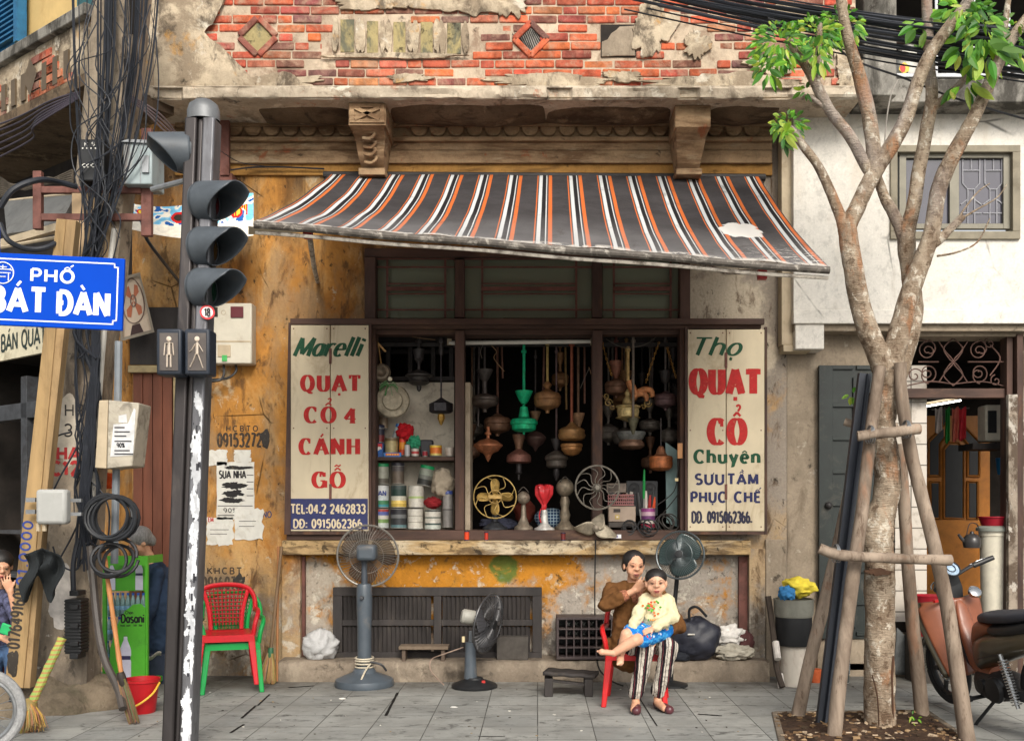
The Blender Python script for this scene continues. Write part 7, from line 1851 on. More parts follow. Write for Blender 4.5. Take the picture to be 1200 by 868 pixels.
disc_fan(tf, P(572,730,c.y), (.88,-.40,-.16), .265, mat('fan_black_wire', S(66,66,68), .35, .3, var=.1, bump=0), mat('dark_blade', S(74,74,78), .4, var=.1), .13, 44, 3, M_black, .009, .0024)
b = MB(); b.c = S(206,190,150); b.lathe([(.001,0),(.014,.0),(.014,.05),(.001,.05)], P(543,752,c.y-.06), 10); b.c = S(176,44,40); b.box((c.x+.07,c.y-.1,.055), (c.x+.10,c.y-.07,.075)); b.build('switch', M_attr, tf)
b = MB(); b.c = S(150,130,116); b.tube(smooth_path([P(543,758,8.9), P(520,766,8.95), P(506,772,9.05), P(504,783,9.0), P(510,792,8.9), P(520,802,8.75)], 6), .006, 6); single(b, 'fan_flex', M_attr, 'pinkish flex trailing from the dark pedestal fan over the plinth', 'cable', P(520,802,8.75))
ls = thing('louvred_shutter', 'sooty black louvred shutter panel leaning on its side below the window', 'shutter panel', P(512,770,9.35))
YL = 9.34
b = MB()
for r_ in ((390,688,635,698), (390,764,635,771), (390,698,401,764), (508,698,517,764), (624,698,635,764), (401,726,508,733), (517,726,624,733)): b.pbox(*r_, YL, YL+.06)
b.build('panel_frame', M_shutterblack, ls, bev=.005)
b = MB()
for (u0, u1) in ((403,506), (519,622)):
    for (v0, v1) in ((698.5,725.5), (733.5,763.5)):
        u = u0
        while u < u1 - 3:
            cc = P(u + 2.4, (v0+v1)/2, YL+.03); b.obox(cc, .05, .012, (v1-v0)*YL/F, rot('Z', 42)); u += 5.1
b.build('slats', M_shutterblack, ls)
sb = thing('low_bench', 'low dark wooden bench before the black louvred panel', 'bench', P(495,777,9.2))
b = MB(); b.c = S(112,98,84); b.pbox(467, 757, 525, 761, 9.12, 9.3); b.build('top', M_attrm, sb, bev=.004)
for u in (471, 517): b = MB(); b.c = S(92,80,70); b.pbox(u, 761.2, u+4, 775, 9.14, 9.28); b.build('leg', M_attrm, sb)
b = MB(); b.c = S(74,70,66); b.pbox(582, 746, 619, 773, 9.2, 9.33); single(b, 'grey_box', M_attrm, 'plain dark grey box on the plinth behind the pedestal fan', 'box', P(600,773,9.2), bev=.006)
t = NT('clear_bag'); t.fin(S(200,200,200), .25, 0, t.bump(t.noise(26, 5, .7), .8, .02), .6); t.b.inputs['Alpha'].default_value = .75
heap('crumpled clear plastic bag of packing on the plinth beside the left pilaster', 'plastic_bag', 'bag', 375, 756, 20, 18, 9.28, S(190,188,186), 12, .12, .3, t.mat, 2.0, .19)
cr = thing('bottle_crate', 'black plastic bottle crate standing on its side with a grid of holes', 'crate', P(685,772,9.1))
YC = 9.12
b = MB(); b.pbox(652, 723, 719, 726, YC, YC+.3); b.pbox(652, 769, 719, 772.5, YC, YC+.3); b.pbox(652, 726, 655, 769, YC, YC+.3); b.pbox(716, 726, 719, 769, YC, YC+.3); b.build('shell', mat('crate_plastic', S(62,52,52), .55, var=.15, dirt=S(110,96,84), damt=.3), cr, bev=.004)
b = MB()
for i in range(1, 7): b.pbox(655 + i*8.8 - .8, 726, 655 + i*8.8 + .8, 769, YC+.01, YC+.25)
for i in range(1, 4): b.pbox(655, 726 + i*10.8 - .8, 716, 726 + i*10.8 + .8, YC+.005, YC+.25)
b.build('grid', MATS['crate_plastic'], cr)
b = MB(); b.pbox(655, 726, 716, 769, YC+.26, YC+.27); b.build('bottom', M_black, cr)
b = MB()
for i in range(4):
    for j in range(2): b.c = S(206,206,200); put(b, 'K', 665 + i*8.9, 734.5 + j*10.8, 4, 6, YC+.258, S(206,206,200), thick=.2)
b.build('mark', M_attr, cr)
so_ = thing('step_stool', 'low dark wooden step stool on the pavement left of the woman', 'stool', G(667,808))
ys = 8.35
b = MB(); b.c = S(100,88,78); q0, q1 = P(638,790,ys), P(697,797,ys)
def slab3(mb, a, c, w_, th, dy): mb.beam(a + Vector((0,dy,0)), c + Vector((0,dy,0)), th, w_, (0,1,0))
b.sheet(lambda a, c: Vector(P(lerp(636,697,a), lerp(789,793,a), ys)) + Vector((c*.05, c*.24, .004*math.sin(a*20))), 12, 4); o_ = b.build('top', M_shutterblack, so_, solid=.03)
for u in (641, 688):
    b = MB(); p = P(u, 793, ys); b.box((p.x-.02, ys+.01, 0), (p.x+.05, ys+.22, p.z-.015)); b.build('leg', M_shutterblack, so_, bev=.006)
b = MB(); p = P(645,798,ys); p2 = P(690,803,ys); b.beam(p + Vector((0,.05,0)), p2 + Vector((0,.05,0)), .02, .05); b.build('stretcher', M_shutterblack, so_)
b = MB(); b.c = S(40,42,48)
bg_ = heap('bulging black travel bag with short handles on the plinth right of the woman', 'travel_bag', 'bag', 815, 748, 29, 27, 9.22, S(44,46,56), 15, .14, .22, mat('bag_nylon', S(40,42,52), .5, var=.2, bump=.4, bscale=30, spec=.4), 1.7, .19)
b = MB(); b.tube(smooth_path([P(808,726,9.14), P(808,714,9.12), P(817,711,9.1), P(828,722,9.12)], 6), .013, 8); o_ = b.build('handle', M_black, None); o_.parent = bg_; o_.location = -bg_.location
b = MB(); b.c = S(190,186,176); b.tube([P(806,743,9.07), P(814,743,9.07)], .008, 6); o_ = b.build('zip_pull', M_attr, None); o_.parent = bg_; o_.location = -bg_.location
heap('flat black pouch under the travel bag at the plinth edge', 'flat_pouch', 'bag', 795, 769, 14, 7, 9.16, S(38,40,46), 18, .06, .2, None, 2, .19)
heap('white rag bundle beside the travel bag', 'white_rag', 'rag', 855, 746, 17, 12, 9.3, S(214,210,204), 21, .07, .5, None, 2.6)
heap('grey rag heap at the foot of the right pilaster', 'grey_rag', 'rag', 860, 764, 20, 9, 9.2, S(170,164,150), 23, .08, .5, None, 2.8, .19)
heap('dark maroon rag between the white rag and the pilaster', 'maroon_rag', 'rag', 874, 754, 9, 14, 9.3, S(84,54,54), 25, .06, .4, None, 2.8, .19)
# fan standing behind the woman
bf = thing('chrome_fan', 'pedestal fan with glassy green blades behind the woman and child', 'fan', Vector((P(790,0,8.9).x, 8.9, 0)))
c = P(797, 650, 8.75); k = 8.75/F
disc_fan(bf, c, (-.32,-.93,.18), 28*k, mat('dark_cage', S(84,90,92), .35, .5, var=.1, bump=0), glass_mat('green_blade', S(120,150,150), .25, .12), .12, 64, 3, M_black, .010, .0016, 1.75)
b = MB(); b.tube([c + Vector((.03,.1,-.02)), c + Vector((.0,.12,-.1)), Vector((c.x-.05, 8.9, .5)), Vector((c.x-.06, 8.9, .03))], .02, 10); b.build('stem', M_black, bf)
b = MB(); b.lathe([(.001,-.06),(.05,-.05),(.06,.02),(.04,.06)], c + Vector((.02,.1,-.02)), 14, toward((-.32,-.93,.18))); b.build('motor', M_black, bf)
b = MB(); b.lathe([(.001,0),(.15,0),(.15,.02),(.03,.05),(.001,.05)], Vector((c.x-.06, 8.9, 0)), 24); b.build('base', M_black, bf)
# drum, pot and cloths by the tree stakes
dr = thing('painted_drum', 'rust marked white drum standing on the pavement between plinth and tree', 'drum', G(930,800))
c = Vector((P(930,0,8.95).x, 8.95, 0)); k = 8.95/F
b = MB(); b.lathe([(.001,0),(16*k,0),(16*k,.02),(15.5*k,.04),(15.5*k,.355),(.001,.355)], c, 28); b.build('body', mat('rusty_white', S(188,180,168), .6, var=.12, dirt=S(120,70,44), damt=.5, dscale=8, stretch=(1,1,.3)), dr)
b = MB(); b.c = S(32,32,36); b.lathe([(15*k,.357),(20*k,.36),(21*k,.38),(21*k,.61),(.001,.61)], c, 28); b.c = S(40,40,44); b.build('black_band', M_black, dr)
pt_ = thing('steel_pot', 'dull steel cooking pot on top of the white drum', 'pot', c + Vector((0,0,.612)))
b = MB(); b.lathe([(.001,.613),(21*k,.613),(22.5*k,.64),(23*k,.76),(24*k,.775),(22*k,.775),(21*k,.65),(.001,.65)], c, 28); b.build('pot_body', mat('dull_steel', S(150,150,140), .45, .5, var=.15, dirt=S(96,90,78), damt=.3), pt_)
yc = heap('yellow cloth with green piping draped on the steel pot', 'yellow_cloth', 'cloth', 936, 688, 19, 11, 8.95, S(216,196,70), 31, .13, .35, None, 2.4)
heap('blue and white patterned cloth at the left of the steel pot', 'blue_cloth', 'cloth', 922, 695, 9, 8.5, 8.84, S(60,120,170), 33, .07, .35, None, 2.6)
b = MB(); b.c = S(70,62,56); b.tube(smooth_path([P(900,698,9.0), P(906,740,8.95), P(910,780,8.8), P(917,805,8.7)], 5), .028, 8)
b.c = S(196,190,182)
for v0, v1 in ((752,772), (790,806)): b.tube([P(908 + (v0-745)*.13,v0,8.82), P(908 + (v1-745)*.13,v1,8.72)], .031, 8)
single(b, 'taped_bar', M_attrm, 'dark bar with white tape leaning at the right end of the plinth', 'bar', P(917,806,8.7))
b = MB(); b.c = S(170,84,50); b.lathe([(.001,0),(.05,0),(.065,.11),(.06,.12),(.001,.12)], Vector((P(955,0,9.1).x, 9.1, 0)), 18); single(b, 'clay_pot', M_attrm, 'small orange clay pot on the ground behind the tree stakes', 'pot', Vector((P(955,0,9.1).x, 9.1, 0)))
tin('grey blue metal canister behind the second tree stake', 982, 996, 758, 790, 9.25, [(1,S(110,118,122))], S(70,70,72), 'canister', 'canister')
tin('small dark glass jar standing below the grey canister', 983, 995, 784, 800, 9.0, [(1,S(70,74,72))], None, 'dark_glass_jar', 'jar')
b = MB(); b.c = S(90,92,92); b.sheet(lambda a, q: P(lerp(1047,1075,a) + 4*q, lerp(790,735,q*(1-a*.5)), 9.3 + .06*a), 8, 8); single(b, 'leaning_sheet', M_attrm, 'grey bent sheet leaning by the neighbour step behind the tree', 'sheet', P(1060,792,9.3), solid=.01)
# doorway goods
kt = thing('kettle', 'blackened kettle with a wire handle in front of the white bin', 'kettle', P(1138,640,9.6))
c = P(1139,633,9.5); k = 9.5/F
b = MB(); b.c = S(54,52,52); b.lathe([(.001,-.07),(.075,-.07),(.085,-.03),(.08,.02),(.05,.055),(.02,.065),(.015,.085),(.001,.09)], c, 22); b.tube([c + Vector((-.06,0,-.02)), c + Vector((-.11,0,.03)), c + Vector((-.13,0,.06))], [.022,.015,.012], 8); b.build('body', M_attrg, kt)
b = MB(); b.tube(smooth_path([c + Vector((-.05,0,.06)), c + Vector((-.02,0,.16)), c + Vector((.05,0,.15)), c + Vector((.07,0,.05))], 6), .005, 6); b.build('handle', M_blackiron, kt)
wbn = thing('white_bin', 'tall cream plastic bin with a grey lid in the right hand doorway', 'bin', Vector((P(1165,0,9.55).x, 9.55, .12)))
c = Vector((P(1165,0,9.55).x, 9.55, .12)); k = 9.55/F; zt_ = zv(622, 9.55) - .12
b = MB(); b.c = S(206,200,182); b.lathe([(.001,0),(13*k,0),(16*k,zt_-.05),(17*k,zt_-.045),(17*k,zt_),(.001,zt_)], c, 24); b.build('body', M_attr, wbn)
b = MB(); b.c = S(130,134,126); b.lathe([(20*k,zt_+.001),(20*k,zt_+.03),(16*k,zt_+.05),(.001,zt_+.05)], c, 24); b.build('lid', M_attr, wbn)
rbn = thing('red_basin', 'dark red plastic basin resting on the cream bin', 'basin', c + Vector((.02,0,zt_+.05)))
b = MB(); b.c = S(150,28,44); b.lathe([(.001,zt_+.052),(14*k,zt_+.052),(17*k,zt_+.125),(18.4*k,zt_+.13),(18.4*k,zt_+.14),(16*k,zt_+.138),(.001,zt_+.1)], c + Vector((.0,0,0)), 24); b.build('basin_body', M_attrg, rbn)
lrb = thing('red_tub', 'large dark red tub behind the motorbike handlebars', 'tub', Vector((P(1085,0,9.2).x, 9.2, 0)))
c = Vector((P(1088,0,9.15).x, 9.15, 0)); k = 9.15/F
b = MB(); b.c = S(140,26,38); b.lathe([(.001,.42),(15*k,.42),(19*k,zv(700,9.15)),(20.5*k,zv(697,9.15)),(17*k,zv(699,9.15)),(.001,.6)], c, 24); b.build('tub_body', M_attrg, lrb)
b = MB(); b.c = S(70,66,62); b.box((c.x-.16,9.02,0),(c.x+.16,9.3,.419)); single(b, 'low_stand', M_attrm, 'grey block under the large dark red tub', 'stand', c)
ck2 = thing('water_filter', 'white wall mounted water filter with a dark front in the doorway', 'water filter', P(1165,515,10.3))
b = MB(); b.c = S(214,208,192); b.pbox(1155, 474, 1176, 517, 10.2, 10.4); b.build('case', M_attr, ck2, bev=.02)
b = MB(); b.c = S(54,56,58); b.pbox(1158, 481, 1168, 507, 10.19, 10.199); b.build('front', M_attrg, ck2)
b = MB(); b.pbox(1140, 519, 1182, 526, 10.15, 10.5); single(b, 'shelf_board', M_shutterblack, 'black shelf board under the wall mounted water filter', 'shelf', P(1160,526,10.15))
b = MB(); b.c = S(34,110,160); plathe(b, [(.5,536),(7,536.5),(6,548),(4.6,556),(.5,556.5)], 1174, 10.3, 18); single(b, 'blue_scoop', M_attrg, 'bright blue plastic scoop hanging below the black shelf', 'scoop', P(1174,556,10.3))
b = MB(); b.c = S(30,120,130); b.ball(P(1155,499,10.35), .05, .04, .06); single(b, 'teal_mug', M_attrg, 'teal mug peeking out left of the water filter', 'mug', P(1155,505,10.35))
hb_ = MB(); hb_.c = S(90,86,82); hb_.tube([P(1092,480,10.6), P(1136,478,10.6)], .008, 6); single(hb_, 'clothes_line', M_attr, 'short clothes rail hung across the right doorway', 'rail', P(1114,479,10.6))
for lab, u0, u1, v1, col in (('pale grey cloth on the clothes rail in the doorway', 1096, 1104, 506, S(176,166,160)), ('thin dark cloth on the clothes rail beside the green one', 1105, 1107.5, 496, S(90,84,80)), ('green cloth on the clothes rail in the doorway', 1107.8, 1113, 518, S(44,130,60)), ('salmon towel on the clothes rail in the doorway', 1116, 1123, 516, S(206,112,96)), ('red checked towel on the clothes rail in the doorway', 1123.6, 1132, 515, S(206,60,70))):
    b = MB(); b.c = col; b.sheet(lambda a, q: P(lerp(u0,u1,a), lerp(478,v1,q) + 2*math.sin(a*5), 10.57 + .02*math.sin(a*9 + q*3)), 14, 12); single(b, 'hanging_cloth', M_attrm, lab, 'cloth', P((u0+u1)/2, v1, 10.57), solid=.006)
bk5 = MB(); bk5.c = S(206,204,196); plathe(bk5, [(.5,49),(9,50),(10,57),(9,62),(11,64),(12.5,88),(12,91),(.5,91.5)], 1063, 9.4, 22); o5 = single(bk5, 'plastic_jug', M_attr, 'white plastic jug with a yellow and red mark on the upper right balcony', 'jug', P(1063,91,9.4))
b = MB(); b.c = S(220,190,60); b.pprism(blob(1060,80,6,6,1.2,20,.2), 9.289, 9.2995); b.c = S(200,44,40); b.pprism(blob(1058,80,3,5,2.2,16,.3), 9.286, 9.2885); q5 = b.build('mark', M_attr, None); q5.parent = o5; q5.location = -o5.location
heap('dark bag beside the white jug on the upper balcony', 'dark_bag', 'bag', 1077, 58, 7, 9, 9.4, S(54,58,66), 41, .08, .3)
# cable run across the upper right
rnd = random.Random(5)
for i in range(30):
    v0 = -14 + i*1.15 + rnd.uniform(-5,5); v1 = 26 + i*2.3 + rnd.uniform(-5,5)
    u0 = 790 + rnd.uniform(0, 60); y0 = 7.9 + rnd.uniform(-.15,.3); y1 = 7.2 + rnd.uniform(-.15,.3)
    pts = []
    for f in (0, .2, .4, .6, .8, 1): pts.append(P(lerp(u0-60,1260,f), lerp(v0-12,v1 + 10,f) + 8*math.sin(PI*f) + rnd.uniform(-.8,.8), lerp(y0,y1,f)))
    b = MB(); b.tube(smooth_path(pts, 6), rnd.choice([.006,.008,.010,.012,.014]), 6)
    single(b, 'overhead_cable', M_cable, 'black overhead cable in the thick bundle crossing the top right', 'cable', pts[0], 'black overhead cables crossing the top right')
for lab, pts, r_ in (('single black wire sagging diagonally in front of the tree limbs', [(900,22),(960,40),(1000,70),(1060,92),(1110,112),(1160,128),(1210,142)], .008), ('thin pale drop wire hanging from the balcony corner beside the tree', [(1052,94),(1044,112),(1039,140),(1036,175),(1032,215)], .006)):
    b = MB(); b.c = S(44,44,48) if 'black' in lab else S(150,144,136); pp = [P(u, v, 7.6 if 'black' in lab else 8.6) for u, v in pts]; b.tube(smooth_path(pp, 5), r_, 6); single(b, 'slack_wire', M_attr, lab, 'cable', pp[0])
b = MB(); b.tube(smooth_path([P(240,205,9.3), P(300,196,9.36), P(380,198,9.38)], 5), .008, 5); b.tube(smooth_path([P(256,175,8.9), P(280,190,9.2), P(310,195,9.36)], 5), .004, 5)
single(b, 'wall_wire', M_cable, 'thin dark wire along the moulding above the awning', 'cable', P(240,205,9.3))
# ================================================================ tree with its stakes
YTR = 7.15
tree = thing('tree', 'pale mottled street tree forking into bare limbs before the white house', 'tree', G(1030, 853))
t = NT('mottled_bark')
q1 = t.noise(5, 8, .68, .5, (1,1,.7)); q2 = t.noise(13, 7, .7, .3, (1,1,.8), (4,1,2)); q3 = t.noise(3.2, 6, .65, .4, (1,1,.4), (9,3,1))
c_ = t.mix(t.step(q1, .35, .65), S(122,104,86), S(170,154,134))
c_ = t.mix(t.step(q2, .54, .63), c_, S(200,190,174)); c_ = t.mix(t.m('MULTIPLY', t.step(q2, .46, .38), .75), c_, S(86,66,50))
c_ = t.mix(t.m('MULTIPLY', t.step(q3, .56, .64), .8), c_, S(156,112,80))
wv = t.noise(30, 4, .6, 0, (.6,.6,3))
c_ = t.mix(t.step(wv, .6, .7, 0, .4), c_, S(76,62,50))
c_ = t.mix(t.m('MULTIPLY', t.step(t.noise(2, 5, .6, 0, (1,1,.5), (2,8,4)), .48, .60), t.step(t.xyz(2), 2.6, 4.5, 0, .55)), c_, S(158,150,146))
M_bark = t.fin(c_, .9, 0, t.bump(t.m('ADD', t.m('MULTIPLY', q2, 1.4), t.m('ADD', wv, q1)), .9, .02), .2)
RPX = lambda px, Y=YTR: px*Y/F
def limb_(name, pts, parent=tree, k=6, n=14, mat_=None, lump=.10):
    """pts: (u, v, radius px, depth shift)"""
    P3 = [P(p[0], p[1], YTR + (p[3] if len(p) > 3 else 0)) for p in pts]
    sp_ = smooth_path(P3, k); rr = []
    for i in range(len(pts)-1):
        for j in range(k): rr.append(lerp(pts[i][2], pts[i+1][2], j/k)*YTR/F*.88)
    rr.append(pts[-1][2]*YTR/F*.88)
    b = MB()
    b.tube(sp_, rr, n, rf=lambda i, j: 1 + lump*MN.noise(Vector((math.cos(2*PI*j/n)*1.6 + pts[0][0], math.sin(2*PI*j/n)*1.6, i*.35))) + lump*.5*MN.noise(Vector((math.cos(2*PI*j/n)*4, math.sin(2*PI*j/n)*4, i*.9 + pts[0][1]))))
    return b.build(name, mat_ or M_bark, parent, ang=70)
limb_('trunk', [(1031,858,22),(1031,845,20.5),(1031,780,19.5),(1031,700,19),(1030,655,19.5),(1027,632,22.5),(1029,612,20.5),(1037,590,17.5),(1041,560,17),(1037,525,16),(1035,500,15),(1037,480,15.5),(1040,455,19),(1042,436,22)], k=8, n=22, lump=.13)
b = MB()                                      # scar and split in the bark
b.tube(smooth_path([P(1047,768,YTR-.075), P(1045,800,YTR-.085), P(1047,850,YTR-.08)], 5), [.006,.010,.012,.012,.010,.010,.012,.010,.01,.008,.006], 6, sq=.6)
b.tube(smooth_path([P(1022,790,YTR-.12), P(1028,815,YTR-.125), P(1030,850,YTR-.125)], 5), [.003]+[.006]*9+[.003], 6, sq=.6)
b.pprism(blob(1029,670,14,4,2.2,30,.6), YTR-.128, YTR-.1); b.build('bark_scar', mat('dark_bark', S(74,52,38), .95, var=.3, bump=.5), tree)
limb_('limb', [(1042,448,18),(1033,425,15),(1022,398,14.5),(1010,365,13.5),(1001,320,13),(995,285,12.5),(992,262,12)], lump=.08)
limb_('limb', [(992,268,12),(1003,246,11),(1016,218,10.5),(1028,196,11),(1042,175,10.5),(1062,138,9.5),(1076,95,9),(1092,60,8.5),(1112,32,8),(1134,2,7),(1150,-30,6)], lump=.08)
limb_('limb', [(1022,210,9),(1024,185,9.5),(1019,140,9.5),(1009,96,9),(997,56,7.5),(990,28,7),(984,-8,6),(980,-40,5)], lump=.08)
limb_('limb', [(1020,204,7),(1012,190,7.5),(996,160,7.5),(974,132,7),(958,103,7),(948,84,6),(932,60,5),(924,44,4)], lump=.1)
limb_('twig', [(957,98,4.5),(959,70,4.5),(960,45,4),(961,28,3)])
limb_('twig', [(966,125,3.5),(957,119,3),(949,114,3)])
limb_('limb', [(990,270,9),(984,252,7.5),(972,222,6.5),(957,192,6),(942,172,5.5),(930,155,5),(923,148,4)], lump=.1)
limb_('limb', [(1044,446,16,.02),(1047,418,15),(1055,384,14),(1068,338,13),(1082,302,12),(1092,272,11),(1098,232,10.5),(1105,208,10.5),(1120,176,10),(1140,140,9),(1160,97,8),(1178,58,7.5),(1200,26,7),(1226,-8,6)], lump=.08)
limb_('branch', [(1088,290,6.5),(1100,282,6),(1112,270,5.5),(1128,254,5)])
limb_('twig', [(1120,262,1.6),(1130,245,1.3),(1146,225,1),(1160,215,.6)]); limb_('twig', [(1124,258,1.5),(1144,246,1.2),(1168,232,.9),(1180,216,.6)])
limb_('twig', [(1098,300,1.6,-.02),(1120,296,1.3,-.04),(1145,284,1.1,-.06),(1160,256,.8,-.06)])
limb_('limb', [(1050,440,15,.16),(1062,405,13.5,.2),(1071,366,12.5,.22),(1067,325,12,.22),(1062,285,12,.22),(1064,262,11.5,.22)], lump=.08)
limb_('limb', [(1060,280,9,.22),(1050,256,8,.25),(1038,234,7,.28),(1030,214,6.5,.3),(1020,190,6,.35)])
limb_('limb', [(1064,268,10.5,.22),(1071,238,9.5,.22),(1076,206,9,.24),(1086,152,9,.26),(1092,115,8.5,.28),(1089,75,7.5,.3),(1086,0,7,.3),(1086,-40,6,.3)], lump=.08)
limb_('branch', [(1092,128,6,.26),(1104,118,5.5,.24),(1124,100,5,.2),(1140,82,4,.18),(1154,66,3,.15)])
limb_('branch', [(1172,72,5),(1176,40,4.5),(1180,12,4),(1184,-20,3.5)])
# leaves: folded blades hung in clumps at the branch ends
t = NT('leaf_green'); q = t.noise(3, 4)
base_ = t.attr()
c_ = t.mix(t.step(q, .35, .65), t.mix(1.0, base_, (.75,.8,.7), 'MULTIPLY'), base_)
t.fin(c_, .45, 0, None, .4)
tr_ = t.n('ShaderNodeBsdfTranslucent'); t.t.links.new(c_, tr_.inputs[0]); ms = t.n('ShaderNodeMixShader'); ms.inputs[0].default_value = .35
t.t.links.new(t.b.outputs[0], ms.inputs[1]); t.t.links.new(tr_.outputs[0], ms.inputs[2]); t.t.links.new(ms.outputs[0], t.out.inputs[0])
M_leaf = t.mat
rl_ = random.Random(21)
LG = [S(80,132,40), S(112,164,50), S(146,188,60), S(62,112,38), S(176,206,80), S(94,146,60)]
def leaf(b, p, d, L, w, col):
    d = Vector(d).normalized(); s_ = d.cross(Vector((rl_.uniform(-.4,.4), -1, rl_.uniform(-.2,.6)))).normalized(); nrm = d.cross(s_)
    b.c = tuple(x*rl_.uniform(.75,1.2) for x in col); vs = []; n = 6
    for i in range(n+1):
        f = i/n; ww = w*(math.sin(PI*f**.85))**.8*.5 if 0 < i < n else .001
        c = p + d*(L*f) - Vector((0,0,1))*(L*.28*f*f)
        vs += [c - s_*ww + nrm*ww*.35, c, c + s_*ww + nrm*ww*.35]
    fs = []
    for i in range(n): a = 3*i; fs += [(a,a+1,a+4,a+3), (a+1,a+2,a+5,a+4)]
    b.add(vs, fs)
def clump(b, u, v, ru, rv, n, L, dY=0, cols=LG, droop=.2):
    k = YTR/F
    for i in range(n):
        a = rl_.uniform(0, 2*PI); rr = rl_.random()**.5
        p = P(u + math.cos(a)*ru*rr*.75, v - math.sin(a)*rv*rr*.75, YTR + dY + rl_.uniform(-.25,.25))
        d = Vector((math.cos(a) + rl_.uniform(-.5,.5), rl_.uniform(-.8,.6), math.sin(a)*.8 - droop + rl_.uniform(-.5,.4)))
        LL = L*rl_.uniform(.6,1.2); leaf(b, p, d, LL, LL*rl_.uniform(.36,.5), rl_.choice(cols))
b = MB()
clump(b, 914, 52, 40, 34, 210, .066); clump(b, 955, 40, 42, 26, 150, .064, .1); clump(b, 985, 30, 34, 26, 110, .064, .3); clump(b, 900, 80, 22, 18, 30, .09); clump(b, 958, 62, 14, 20, 26, .09, -.1)
clump(b, 925, 146, 24, 18, 80, .062); clump(b, 944, 108, 8, 6, 8, .07); clump(b, 918, 158, 10, 12, 10, .11, 0, LG[2:5])
clump(b, 1150, 36, 26, 44, 110, .09, -.1, LG, .6); clump(b, 1160, 60, 14, 22, 20, .16, -.15, LG, .8); clump(b, 1190, 40, 16, 40, 70, .085, .1, LG, .5); clump(b, 1130, 98, 22, 16, 18, .12, 0, LG[1:5], .5); clump(b, 1085, 30, 20, 18, 18, .13, .4)
clump(b, 1130, 8, 30, 20, 80, .085, .0); clump(b, 1128, 52, 14, 20, 14, .14, -.1)
b.build('crown', M_leaf, tree, smooth=False)
b = MB(); clump(b, 999, 463, 8, 7, 10, .07, .25, LG[1:5], .1); single(b, 'sprig', M_leaf, 'small fresh green leaf sprig by the top of the black steel channel', 'sprig', P(1002,470,YTR+.25), smooth=False)
b = MB()
for u, v in ((1068,838), (1075,842), (1031,866), (1070,846)): clump(b, u, v, 3, 3, 4, .035, 0, LG[1:5], -.3)
b.v = [tuple(v) for v in b.v]; single(b, 'seedling', M_leaf, 'tiny green seedlings sprouting from the soil at the tree foot', 'seedling', G(1068,842), smooth=False)
# stakes
t = NT('stake_wood'); q1 = t.noise(4, 8, .68, .5, (1,1,.3)); q2 = t.noise(20, 5, .7, 0, (1,1,.25)); 
c_ = t.mix(t.step(q1,.35,.65), S(104,90,78), S(156,140,124)); c_ = t.mix(t.step(q2,.55,.68,0,.7), c_, S(78,60,48)); c_ = t.mix(t.step(t.noise(3,6,.7,.3,(1,1,.4),(5,1,7)),.58,.68,0,.5), c_, S(150,108,82))
M_stake = t.fin(c_, .9, 0, t.bump(q2, .6, .01), .2)
KG = 'rough timber stakes propping the tree'
def stake(label, pts, k=5):
    P3 = [P(p[0], p[1], p[3]) for p in pts]; sp_ = smooth_path(P3, k); rr = []
    for i in range(len(pts)-1):
        for j in range(k): rr.append(lerp(pts[i][2], pts[i+1][2], j/k)*pts[i][3]/F)
    rr.append(pts[-1][2]*pts[-1][3]/F); b = MB()
    b.tube(sp_, rr, 12, rf=lambda i, j: 1 + .1*MN.noise(Vector((math.cos(2*PI*j/12)*1.5 + pts[0][0], math.sin(2*PI*j/12)*1.5, i*.5))))
    return single(b, 'tree_stake', M_stake, label, 'stake', sp_[0], KG, ang=70)
stake('straight timber stake before the black channel, running up to the left of the trunk', [(975,885,9,6.75),(984,800,8.5,6.8),(996,700,8,6.86),(1010,600,7.5,6.92),(1020,510,7,6.97),(1031,430,7,7.02)])
stake('slimmer timber stake leaning in from the far left behind the black channel', [(934,842,8,7.45),(950,770,7.5,7.42),(970,690,7,7.4),(988,610,6.5,7.36),(1003,530,6,7.3),(1016,460,5.5,7.25)])
stake('knotty bent timber stake right of the trunk, in front of the motorbike', [(1136,885,9.5,6.75),(1124,800,9,6.82),(1108,700,8.5,6.9),(1090,620,8,6.96),(1072,550,7.5,7.0),(1062,500,7.5,7.0),(1056,455,7,7.02),(1055,425,7,7.02)])
stake('plain upright timber stake behind the right side of the trunk', [(1081,842,8.5,7.55),(1074,770,8,7.52),(1066,690,7.5,7.5),(1060,600,7,7.45),(1055,520,6.5,7.4)])
stake('short timber crossbar lashed across the stakes at the narrow upper part of the trunk', [(1005,511,6,6.86),(1030,508,6,6.84),(1056,505,6.5,6.84),(1077,502,6.5,6.86)])
stake('long timber crossbar lashed across the stakes at the swollen lower trunk', [(960,642,6,6.78),(985,650,6.5,6.76),(1030,653,6,6.74),(1080,655,6,6.74),(1114,656,6.5,6.76)])
b = MB(); b.c = S(120,96,76); b.tube([P(990,494,7.35), P(1010,500,7.3), P(1050,500,7.4)], .03, 10); single(b, 'rear_crossbar', M_stake, 'stub of a rear timber crossbar peeping out left of the black channel', 'stake', P(990,494,7.35))
b = MB(); b.beam(P(963,850,7.15), P(1013,438,7.18), .085, .05); b.c = S(40,42,48)
b.beam(P(966,850,7.11) , P(1017,438,7.14), .012, .05); single(b, 'steel_channel', mat('black_channel', S(46,50,58), .5, .3, var=.15, dirt=S(92,90,88), damt=.15, stretch=(1,1,.2)), 'tall black steel channel leaning against the tree between two stakes', 'channel', P(963,850,7.15))
b = MB(); b.c = S(150,150,150)
for u, v, y in ((980,648,6.75), (1062,503,6.83), (1020,509,6.83)):
    for s_ in (-1, 0, 1): b.ring(P(u + s_*2, v, y + .05), .062, .004, toward((1,0,.1*s_)), 16, 4)
